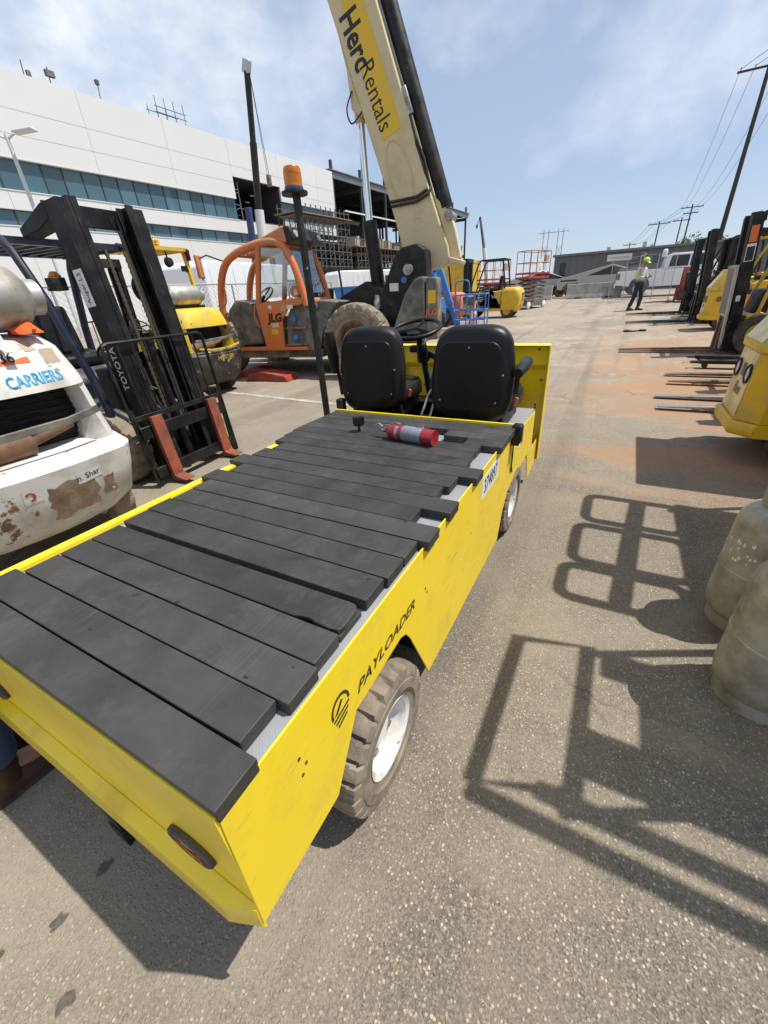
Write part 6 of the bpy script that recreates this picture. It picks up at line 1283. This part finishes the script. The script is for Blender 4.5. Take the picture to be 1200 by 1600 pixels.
# forklifts beyond the blue lift
YF, _ = forklift('forklift', 'yellow and black forklift parked beside the red scissor lifts', (-4.98, 16.62, gz(16.6)), 180, body=m_yel_dk, cw=m_yel_dk, guard=m_blkmet, MH=2.2, GH=2.1, lod=1, rest='none', GW=.48)
bb = B(); bb.prism([(-.35, .50), (-.55, .62), (-.75, .98), (-.9, .98), (-.70, .50), (-.2, .36), (-1.25, .36), (-1.25, .48)], 'y', .462, .468); bb.build('black_swoosh', m_blk, YF)
text('side_lettering', 'YALE', .16, m_gray_l, YF, (-1.02, .47, .78), (-1, 0, 0), (0, 0, 1), bold=.004)
OF, _ = forklift('forklift', 'orange and black forklift half hidden behind the blue basket lift', (-6.55, 14.6, gz(14.6)), 185, body=m_orange, cw=m_orange, guard=m_blkmet, MH=2.2, GH=2.1, lod=1, rest='none')
# red scissor lifts
def scissor(label, x, y, hd, hz=1.25):
    T = gthing('scissor_lift', label, 'scissor lift', x, y, hd, 'red scissor lifts'); L_, w = 1.75, .76
    bb = B(); bb.bx(-L_ / 2, L_ / 2, -w / 2, w / 2, .12, .42); bb.build('base', m_gryplas, T, bevel=.02)
    for x_ in (-.68, .68):
        for s in (1, -1): bb = B(); bb.lathe([(0, -.055), (.14, -.055), (.16, -.04), (.16, .04), (.14, .055), (0, .055)], (x_, s * .35, .16), 'y', 16); bb.build('wheel', m_white, T)
    n = 5; dz = (hz - .45) / n
    for k in range(n):
        z = .45 + k * dz
        for s in (1, -1):
            bb = B(); bb.tube([(-.80, s * .28, z), (.80, s * .28, z + dz)], .04, 4); bb.build('scissor_arm', m_gryplas, T)
            bb = B(); bb.tube([(.80, s * .22, z), (-.80, s * .22, z + dz)], .04, 4); bb.build('scissor_arm', m_gryplas, T)
    bb = B(); bb.bx(-L_ / 2 - .02, L_ / 2 + .02, -w / 2, w / 2, hz, hz + .09); bb.build('platform', m_redsteel, T, bevel=.01)
    bb = B(); t = hz + .08
    X0, X1, Y0, Y1 = -L_ / 2, L_ / 2, -w / 2 + .02, w / 2 - .02
    for z in (.15, .58, 1.06):
        bb = B(); bb.tube([(X0, Y0, t + z), (X1, Y0, t + z), (X1, Y1, t + z), (X0, Y1, t + z)], .02 if z > .2 else .05, 4, closed=True); bb.build('guard_rail', m_redsteel, T)
    for x_ in (X0, -.3, .3, X1):
        for y_ in (Y0, Y1): bb = B(); bb.tube([(x_, y_, t), (x_, y_, t + 1.06)], .018, 4); bb.build('rail_post', m_redsteel, T)
    bb = B(); bb.box((.5, Y0 - .02, t + .75), (.25, .10, .25)); bb.build('control_box', m_stick_t, T)
    bb = B(); bb.bx(-.25, .15, Y0 - .012, Y0 - .006, t + .35, t + .72); bb.build('instruction_sheet', m_stick_w, T)
    bb = B(); bb.tube([(-.7, -.40, .3), (-.7, -.42, hz)], .015, 4); bb.tube([(-.35, -.40, .3), (-.35, -.42, hz)], .015, 4)
    for k in range(4): bb.tube([(-.7, -.41, .4 + .22 * k), (-.35, -.41, .4 + .22 * k)], .013, 4)
    bb.build('ladder', m_redsteel, T)
scissor('red scissor lift nearest the driving lane', -3.55, 20.0, 68, 1.30)
scissor('red scissor lift further left behind the yellow forklift', -5.55, 21.4, 60, 1.15)
# blue basket lift
BL = gthing('boom_lift', 'bright blue boom lift with low railed basket', 'boom lift', -4.0, 13.15, 8)
bw, bd, bh = .95, .75, 1.05
for z in (.10, .32, .60, bh):
    bb = B(); bb.tube([(-bw / 2, -bd / 2, z), (bw / 2, -bd / 2, z), (bw / 2, bd / 2, z), (-bw / 2, bd / 2, z)], .022 if z > .2 else .035, 6, closed=True); bb.build('basket_rail', m_blue, BL)
for x in (-bw / 2, -.12, .12, bw / 2):
    for y in (-bd / 2, bd / 2): bb = B(); bb.tube([(x, y, .10), (x, y, bh)], .020, 6); bb.build('basket_post', m_blue, BL)
bb = B(); bb.bx(-bw / 2, bw / 2, -bd / 2, bd / 2, .07, .11); bb.build('basket_floor', m_blue, BL)
bb = B(); bb.box((-.15, .30, .90), (.40, .18, .26), (.4, 0, 0)); bb.build('control_console', m_gryplas, BL, bevel=.02)
bb = B(); bb.tube(arc([(-.5, -.3, 1.05), (-.5, -.3, 1.38), (-.35, -.3, 1.45), (-.1, -.3, 1.42), (-.05, -.3, 1.05)]), .022, 6); bb.build('entry_hoop', m_blue, BL)
bb = B(); bb.lathe([(0, 0), (.06, 0), (.055, .42), (.035, .47), (0, .48)], (.02, .05, .12), 'z', 10); bb.build('grey_bag', m_stick_w, BL)
bb = B(); bb.box((-.72, .25, .62), (.16, .16, 1.35), (0, R_(-20), 0)); jb = bb.build('jib', m_blue, BL, bevel=.02)
bb = B(); bb.box((-.98, .25, 1.30), (.22, .22, 1.15), (0, R_(-20), 0)); bb.build('boom_section', m_blue, BL, bevel=.02)
bb = B(); bb.xf = Matrix.Translation((-.865, .165, 1.05)) @ Matrix.Rotation(R_(-20), 4, 'Y'); bb.bx(-.05, .05, -.002, .002, -.25, .25); bb.build('boom_label', m_stick_w, BL)
bb = B(); bb.bx(-2.6, -1.1, -.1, 1.2, .35, 1.0); bb.bx(-2.2, -1.4, .2, .9, 1.0, 1.9); bb.tube([(-1.8, .5, 1.85), (-1.15, .27, 1.85)], .10, 6); bb.build('turntable', m_blue, BL, bevel=.04)
for x in (-2.4, -1.2):
    for y in (-.1, 1.2): wheel(BL, lambda: B(), (x, y, .36), .36, .22, m_rubber, m_blue, sgn=-1 if y < 0 else 1, lugs=14, depth=.015, steps=4, hub=False)
CN = gthing('traffic_cone', 'orange traffic cone beside the blue basket lift', 'traffic cone', -4.45, 14.9)
bb = B(); bb.bx(-.19, .19, -.19, .19, 0, .035); bb.build('base', m_stick_or, CN, bevel=.01)
bb = B(); bb.lathe([(.135, .035), (.03, .72), (.02, .73), (0, .73)], (0, 0, 0), 'z', 18); bb.build('cone_body', m_stick_or, CN)
bb = B(); bb.lathe([(.098, .30), (.075, .45)], (0, 0, 0), 'z', 18); bb.build('reflective_collar', m_stick_w, CN)
# strap lying on the lane
bb = B(); bb.tube(arc([(.03, .0, .012), (-.05, .12, .012), (-.16, .14, .015), (-.20, .0, .012), (-.10, -.10, .018), (.04, -.06, .02), (.14, .05, .012), (.24, .02, .012)]), .018, 6, sx=.5); bb.box((.24, .02, .03), (.16, .07, .04)); o = bb.build('ratchet_strap', m_blk, None); x, y = fmap(.32, 12.2); o.location = (x, y, gz(y)); tag(o, 'small coil of black strap on the driving lane', 'strap')
# ================================================================ people
def skinned(name, joints, edges, radii, m, parent, root=0, sub=2):
    keys = list(joints); me = bpy.data.meshes.new(name); me.from_pydata([joints[k] for k in keys], [(keys.index(a), keys.index(c)) for a, c in edges], [])
    o = bpy.data.objects.new(name, me); COL.objects.link(o); o.parent = parent
    sk = o.modifiers.new('skin', 'SKIN'); sk.use_smooth_shade = True
    if not me.skin_vertices:
        bpy.context.view_layer.objects.active = o; bpy.ops.mesh.customdata_skin_add()
    for i, k in enumerate(keys):
        r = radii[k]; me.skin_vertices[0].data[i].radius = r if isinstance(r, tuple) else (r, r); me.skin_vertices[0].data[i].use_root = (i == root)
    sb = o.modifiers.new('sub', 'SUBSURF'); sb.levels = sub; sb.render_levels = sub
    me.materials.append(m); return o
def person(label, loc, hd, J, shirt, trousers, cap=None, bands=None, phone=False):
    T = thing('person', label, 'person', loc, hd)
    E_ = [('pelvis', 'spine'), ('spine', 'chest'), ('chest', 'neck'), ('neck', 'jaw'), ('jaw', 'head'), ('head', 'crown')]
    for s in 'LR': E_ += [('chest', 'sh' + s), ('sh' + s, 'el' + s), ('el' + s, 'wr' + s), ('wr' + s, 'ha' + s), ('pelvis', 'hip' + s), ('hip' + s, 'kn' + s), ('kn' + s, 'an' + s), ('an' + s, 'toe' + s)]
    Rb = dict(pelvis=(.125, .10), spine=(.115, .09), chest=(.13, .10), neck=.05, jaw=(.06, .065), head=(.082, .09), crown=(.05, .06))
    for s in 'LR': Rb.update({'sh' + s: .055, 'el' + s: .04, 'wr' + s: .028, 'ha' + s: .032, 'hip' + s: .085, 'kn' + s: .055, 'an' + s: .038, 'toe' + s: .03})
    body = skinned('body', {k: J[k] for k in Rb}, E_, Rb, m_skin, T)
    ks = ['pelvis', 'spine', 'chest', 'neck'] + [a + s for s in 'LR' for a in ('sh', 'el', 'wr')]
    Jc = {k: J[k] for k in ks}; Jc['neck'] = tuple(Vector(J['chest']).lerp(Vector(J['neck']), .75))
    Rs = dict(pelvis=(.150, .125), spine=(.145, .115), chest=(.155, .12), neck=.068, shL=.072, shR=.072, elL=.056, elR=.056, wrL=.042, wrR=.042)
    skinned('shirt', Jc, [e for e in E_ if e[0] in Jc and e[1] in Jc], Rs, shirt, T)
    Jt = {k: J[k] for k in ['pelvis', 'hipL', 'knL', 'anL', 'hipR', 'knR', 'anR']}
    Jt['waist'] = tuple(Vector(J['pelvis']) + Vector((0, 0, .08)))
    skinned('trousers', Jt, [('pelvis', 'waist'), ('pelvis', 'hipL'), ('hipL', 'knL'), ('knL', 'anL'), ('pelvis', 'hipR'), ('hipR', 'knR'), ('knR', 'anR')], dict(pelvis=(.14, .115), waist=(.14, .11), hipL=.10, hipR=.10, knL=.078, knR=.078, anL=.072, anR=.072), trousers, T)
    for s in 'LR':
        a, t = Vector(J['an' + s]), Vector(J['toe' + s]); f = (t - a); f.z = 0; f.normalize(); w = Vector((-f.y, f.x, 0)); bb = B(); z0 = t.z - .035; rings = []
        for u, hw, zt, zb in ((-.085, .032, .10, 0), (-.06, .045, .125, 0), (.0, .047, .12, 0), (.07, .048, .085, 0), (.14, .052, .07, 0), (.19, .044, .06, 0), (.215, .022, .045, .008)):
            c = Vector((a.x, a.y, z0)) + f * u
            rings.append([c + w * hw * x + Vector((0, 0, zb + (zt - zb) * z)) for x, z in ((-1, 0), (1, 0), (1.02, .35), (.75, .8), (.3, 1), (-.3, 1), (-.75, .8), (-1.02, .35))])
        bb.loft(rings); bb.tube([a + Vector((0, 0, .13)), Vector((a.x, a.y, z0 + .06))], [.056, .052], 12); bt = bb.build('boot', m_boot, T, smooth=60)
        bb = B(); bb.loft([[c_ + Vector((0, 0, dz)) for c_ in [Vector((a.x, a.y, z0)) + f * u + w * hw * sg for u, hw, sg in ((-.09, .035, 1), (-.03, .05, 1), (.14, .056, 1), (.21, .03, 1), (.21, .03, -1), (.14, .056, -1), (-.03, .05, -1), (-.09, .035, -1))]] for dz in (-.004, .018)]); bb.build('sole', m_rubber, bt)
        # hand: five fingers rooted in the palm
        h, wv = Vector(J['ha' + s]), Vector(J['wr' + s]); d = (h - wv).normalized(); sd = d.orthogonal().normalized(); bb = B(); k2 = d.cross(sd)
        for q, (off, ln) in enumerate(((-.024, .060), (-.008, .070), (.008, .066), (.024, .052))):
            p = h + d * .02 + sd * off; bb.tube([p, p + d * ln * .5 + k2 * .008, p + d * ln * .75 + k2 * .03], [.009, .008, .006], 6)
        bb.tube([wv + d * .03 + sd * .02, wv + d * .06 + sd * .045, wv + d * .09 + sd * .05], [.011, .010, .007], 6); stuff(bb.build('fingers', m_skin, body))
    hx = Vector(J['head']); fd = (Vector(J['face']) - hx).normalized(); sd = Vector((-fd.y, fd.x, 0)).normalized(); upv = fd.cross(-sd) if fd.cross(-sd).z > 0 else -fd.cross(-sd)
    bb = B(); bb.tube([hx + fd * .075 + upv * .01, hx + fd * .105 - upv * .02, hx + fd * .085 - upv * .03], [.008, .014, .012], 6); bb.build('nose', m_skin, body)
    for s in (1, -1):
        bb = B(); bb.lathe([(0, -.008), (.008, 0), (0, .008)], hx + fd * .082 + sd * .032 * s + upv * .012, 'z', 8); bb.build('eye', m_ink, body)
        bb = B(); bb.lathe([(0, -.025), (.012, -.012), (.014, .012), (0, .026)], hx + sd * .086 * s - upv * .01, 'z', 8); bb.build('ear', m_skin, body)
    bb = B(); bb.box(hx + fd * .088 - upv * .055, (.012, .04, .008), (0, 0, math.atan2(fd.y, fd.x))); bb.build('mouth', mat('lips', (.25, .10, .08), .5), body)
    if cap:
        ct = hx + upv * .03; bb = B(); pr = [(.104, 0), (.105, .03), (.095, .07), (.065, .10), (.02, .115), (0, .117)]
        q = Matrix((fd, sd, upv)).transposed().to_4x4(); q.translation = ct; bb.xf = q; bb.lathe(pr, (0, 0, 0), 'z', 20)
        bb.prism([(.07, -.08), (.17, -.065), (.19, 0), (.17, .065), (.07, .08)], 'z', .0, .014); bb.build('cap', cap, T)
    else:
        bb = B(); bb.lathe([(.094, -.04), (.098, .0), (.095, .05), (.07, .095), (0, .11)], hx + upv * .01 - fd * .012, 'z', 18); bb.build('hair', m_carblk, T)
    if bands:
        for s in 'LR':
            a, c = Vector(J['el' + s]), Vector(J['sh' + s]); bb = B(); bb.tube([a.lerp(c, .05), a.lerp(c, .45)], [.066, .072], 12); bb.build('sleeve_band', bands, T)
    if phone:
        p = (Vector(J['haL']) + Vector(J['haR'])) / 2; bb = B(); bb.box(p + Vector((.06, 0, .035)), (.012, .075, .15), (0, R_(-50), 0)); o = bb.build('phone', m_blk, T, bevel=.004)
    return T
JW = dict(pelvis=(0, 0, .96), spine=(-.01, 0, 1.14), chest=(.0, 0, 1.36), neck=(.02, 0, 1.49), jaw=(.045, 0, 1.56), head=(.06, 0, 1.635), crown=(.065, 0, 1.72), face=(.15, 0, 1.585),
          shL=(.0, .185, 1.41), elL=(.0, .26, 1.13), wrL=(.22, .13, 1.10), haL=(.29, .06, 1.13), shR=(.0, -.185, 1.41), elR=(-.02, -.26, 1.13), wrR=(.21, -.13, 1.11), haR=(.29, -.05, 1.14),
          hipL=(.0, .10, .90), knL=(.10, .11, .50), anL=(.06, .11, .11), toeL=(.22, .12, .035), hipR=(.0, -.10, .90), knR=(-.03, -.10, .49), anR=(-.16, -.10, .12), toeR=(-.01, -.11, .035))
person('worker in pale shirt and lime cap standing on the lane looking at phone', (.37, 17.5, gz(17.5)), -35, JW, m_shirt, m_dkjeans, cap=m_lime, bands=m_lime, phone=True)
JS = dict(JW); JS.update(knL=(.03, .09, .50), anL=(.04, .0875, .11), toeL=(.22, .09, .035), knR=(.02, -.09, .50), anR=(-.02, -.0875, .11), toeR=(.16, -.09, .035), face=(.16, 0, 1.63))
person('person in blue jeans and brown boots at the left edge behind the cart', (-1.665, .045, 0), 90, JS, m_navy, m_jeans)
# ================================================================ gas cylinders on the ground, right
def std_cyl(label, x, y, sc=1.0, hd=0):
    T = thing('gas_cylinder', label, 'gas cylinder', (x, y, 0), hd, 'upright gas cylinders on the asphalt'); r = .152 * sc
    bb = B(); bb.lathe([(r * .55, .035), (r * .80, .05), (r * .96, .085), (r, .13), (r, .30), (r, .40), (r, .50), (r * .97, .545), (r * .82, .585), (r * .60, .605), (0, .61)], (0, 0, 0), 'z', 48); bb.build('tank_body', m_tank, T, smooth=50)
    bb = B(); bb.lathe([(r - .001, .294), (r + .0025, .297), (r + .0035, .302), (r + .0025, .307), (r - .001, .310)], (0, 0, 0), 'z', 48); bb.build('weld_seam', m_tank, T)
    bb = B(); bb.lathe([(r * .80, 0), (r * .83, .0), (r * .83, .062), (r * .80, .062)], (0, 0, 0), 'z', 40, closed=True); bb.build('foot_ring', m_tank, T)
    bb = B(); n = 34; vs = []
    for k in range(n):
        a = R_(20 + 300 * k / (n - 1))
        for rr_, z in ((r * .62, .58), (r * .64, .74), (r * .60, .74), (r * .58, .58)): vs.append((rr_ * math.cos(a), rr_ * math.sin(a), z))
    bb.add(vs, [(4 * k + q, 4 * k + (q + 1) % 4, 4 * k + 4 + (q + 1) % 4, 4 * k + 4 + q) for k in range(n - 1) for q in range(4)] + [(0, 1, 2, 3), (4 * n - 1, 4 * n - 2, 4 * n - 3, 4 * n - 4)]); bb.build('collar', m_tank, T, smooth=50)
    bb = B(); bb.cyl((0, 0, .60), (0, 0, .68), .022, 12); bb.cyl((0, 0, .64), (.07, 0, .64), .014, 10); bb.lathe([(0, .68), (.035, .68), (.035, .70), (0, .70)], (0, 0, 0), 'z', 12); bb.build('valve', m_brass, T)
    return T
std_cyl('grey-beige gas cylinder nearest the camera at the right edge', .722, 1.53, 1.0, 30)
g2 = std_cyl('rusty-flecked gas cylinder standing behind the nearest one', .752, 2.00, .98, 120)
bb = B(); vs = []; fs = []; rn = random.Random(3); r = .152 * .98 + .0015
for k in range(26):
    a0 = R_(rn.uniform(35, 120)); z = rn.uniform(.36, .46); w = rn.uniform(.03, .10); h = rn.uniform(.008, .022); n0 = len(bb.v)
    bb.add([(r * math.cos(a0 + w * t), r * math.sin(a0 + w * t), z + h * s) for t, s in ((0, 0), (.3, -.5), (.7, -.4), (1, .1), (.7, .6), (.3, .5))], [(0, 1, 2, 3, 4, 5)])
bb.xf = None; stuff(bb.build('flaking_label', m_stick_w, g2, smooth=0))
# ================================================================ carts just right of the frame (their roof frames shade the asphalt)
def roof_cart(label, x0, y0, y1, xs_, loops, rail_y=(), panels=(), zt=2.1, solid=1.0):
    T = thing('roofed_cart', label, 'utility cart', (xs_, (y0 + y1) / 2, 0), 0); ox, oy = xs_, (y0 + y1) / 2
    def K(): bb = B(); bb.xf = Matrix.Translation((-ox, -oy, 0)); return bb
    bb = K(); bb.bx(xs_ + .10, xs_ + 2.1, y0 + .05, y1 - .05, .25, .62); bb.bx(xs_ + .9, xs_ + 2.1, y0 + .05, y1 - .05, .62, .80); bb.build('body', m_yel_dk, T, bevel=.03)
    bb = K(); bb.bx(xs_ + .95, xs_ + 1.35, y0 + .1, y1 - .1, .81, .93); bb.box((xs_ + 1.45, oy, 1.15), (.12, (y1 - y0) * .75, .5), (0, .15, 0)); bb.build('seat', m_vinyl, T, bevel=.03)
    for x in (xs_ + .40, xs_ + 1.75):
        for y in (y0 + .10, y1 - .10): wheel(T, K, (x, y, .22), .22, .13, m_rubber, m_white, sgn=-1 if y < oy else 1, lugs=14, depth=.008, steps=4, hub=False)
    for x in (xs_ + solid * .25, xs_ + 2.0):
        for y in (y0 + .06, y1 - .06): bb = K(); bb.tube([(x, y, .5), (x, y, zt)], .022, 8); bb.build('roof_post', m_blkmet, T)
    for a0, a1, c0, c1 in panels:
        bb = K(); bb.bx(a0, a1, c0, c1, zt - .02, zt + .03); bb.build('roof_canopy', m_yel_dk, T, bevel=.015)
    for lp in loops:
        bb = K(); bb.tube([(x, y, zt) for x, y in lp], .034, 8, closed=True); bb.build('roof_loop', m_blkmet, T)
    for y, xa in rail_y: bb = K(); bb.tube([(xa, y, zt), (xs_ + 2.2, y, zt)], .034, 8); bb.build('roof_rail', m_blkmet, T)
    bb = K(); bb.tube([(xs_ + .55, oy, .62), (xs_ + .75, oy, 1.05)], .025, 8); bb.tube([(xs_ + .76 + .05 * math.sin(.3142 * k), oy + .17 * math.cos(.3142 * k), 1.06 + .16 * math.sin(.3142 * k)) for k in range(20)], .014, 8, closed=True); bb.build('steering_wheel', m_blk, T)
def rr_loop(x0, x1, y0, y1, r=.07): return rrect(x0, x1, y0, y1, r, 4)
roof_cart('open-roofed cart out at the right beside the gas cylinders', .76, 1.17, 1.98, 1.02, [[(.77, 1.90), (1.06, 1.97), (1.06, 1.30), (.76, 1.20)]], [(1.165, .76), (1.265, .96)], [(1.26, 3.1, 1.37, 1.98), (1.04, 1.255, 1.37, 1.56), (1.12, 1.255, 1.83, 1.98)], solid=.1)
roof_cart('second open-roofed cart out at the right, beyond the cylinders', .9, 2.22, 3.56, 1.22, [rr_loop(.95, 1.52, 3.18, 3.56), rr_loop(.92, 1.52, 2.66, 3.10), rr_loop(.89, 1.48, 2.30, 2.60), [(1.25, 3.52), (1.29, 3.52), (1.20, 2.34), (1.16, 2.34)]], [], [(1.50, 3.4, 2.30, 3.62)], solid=1.0)
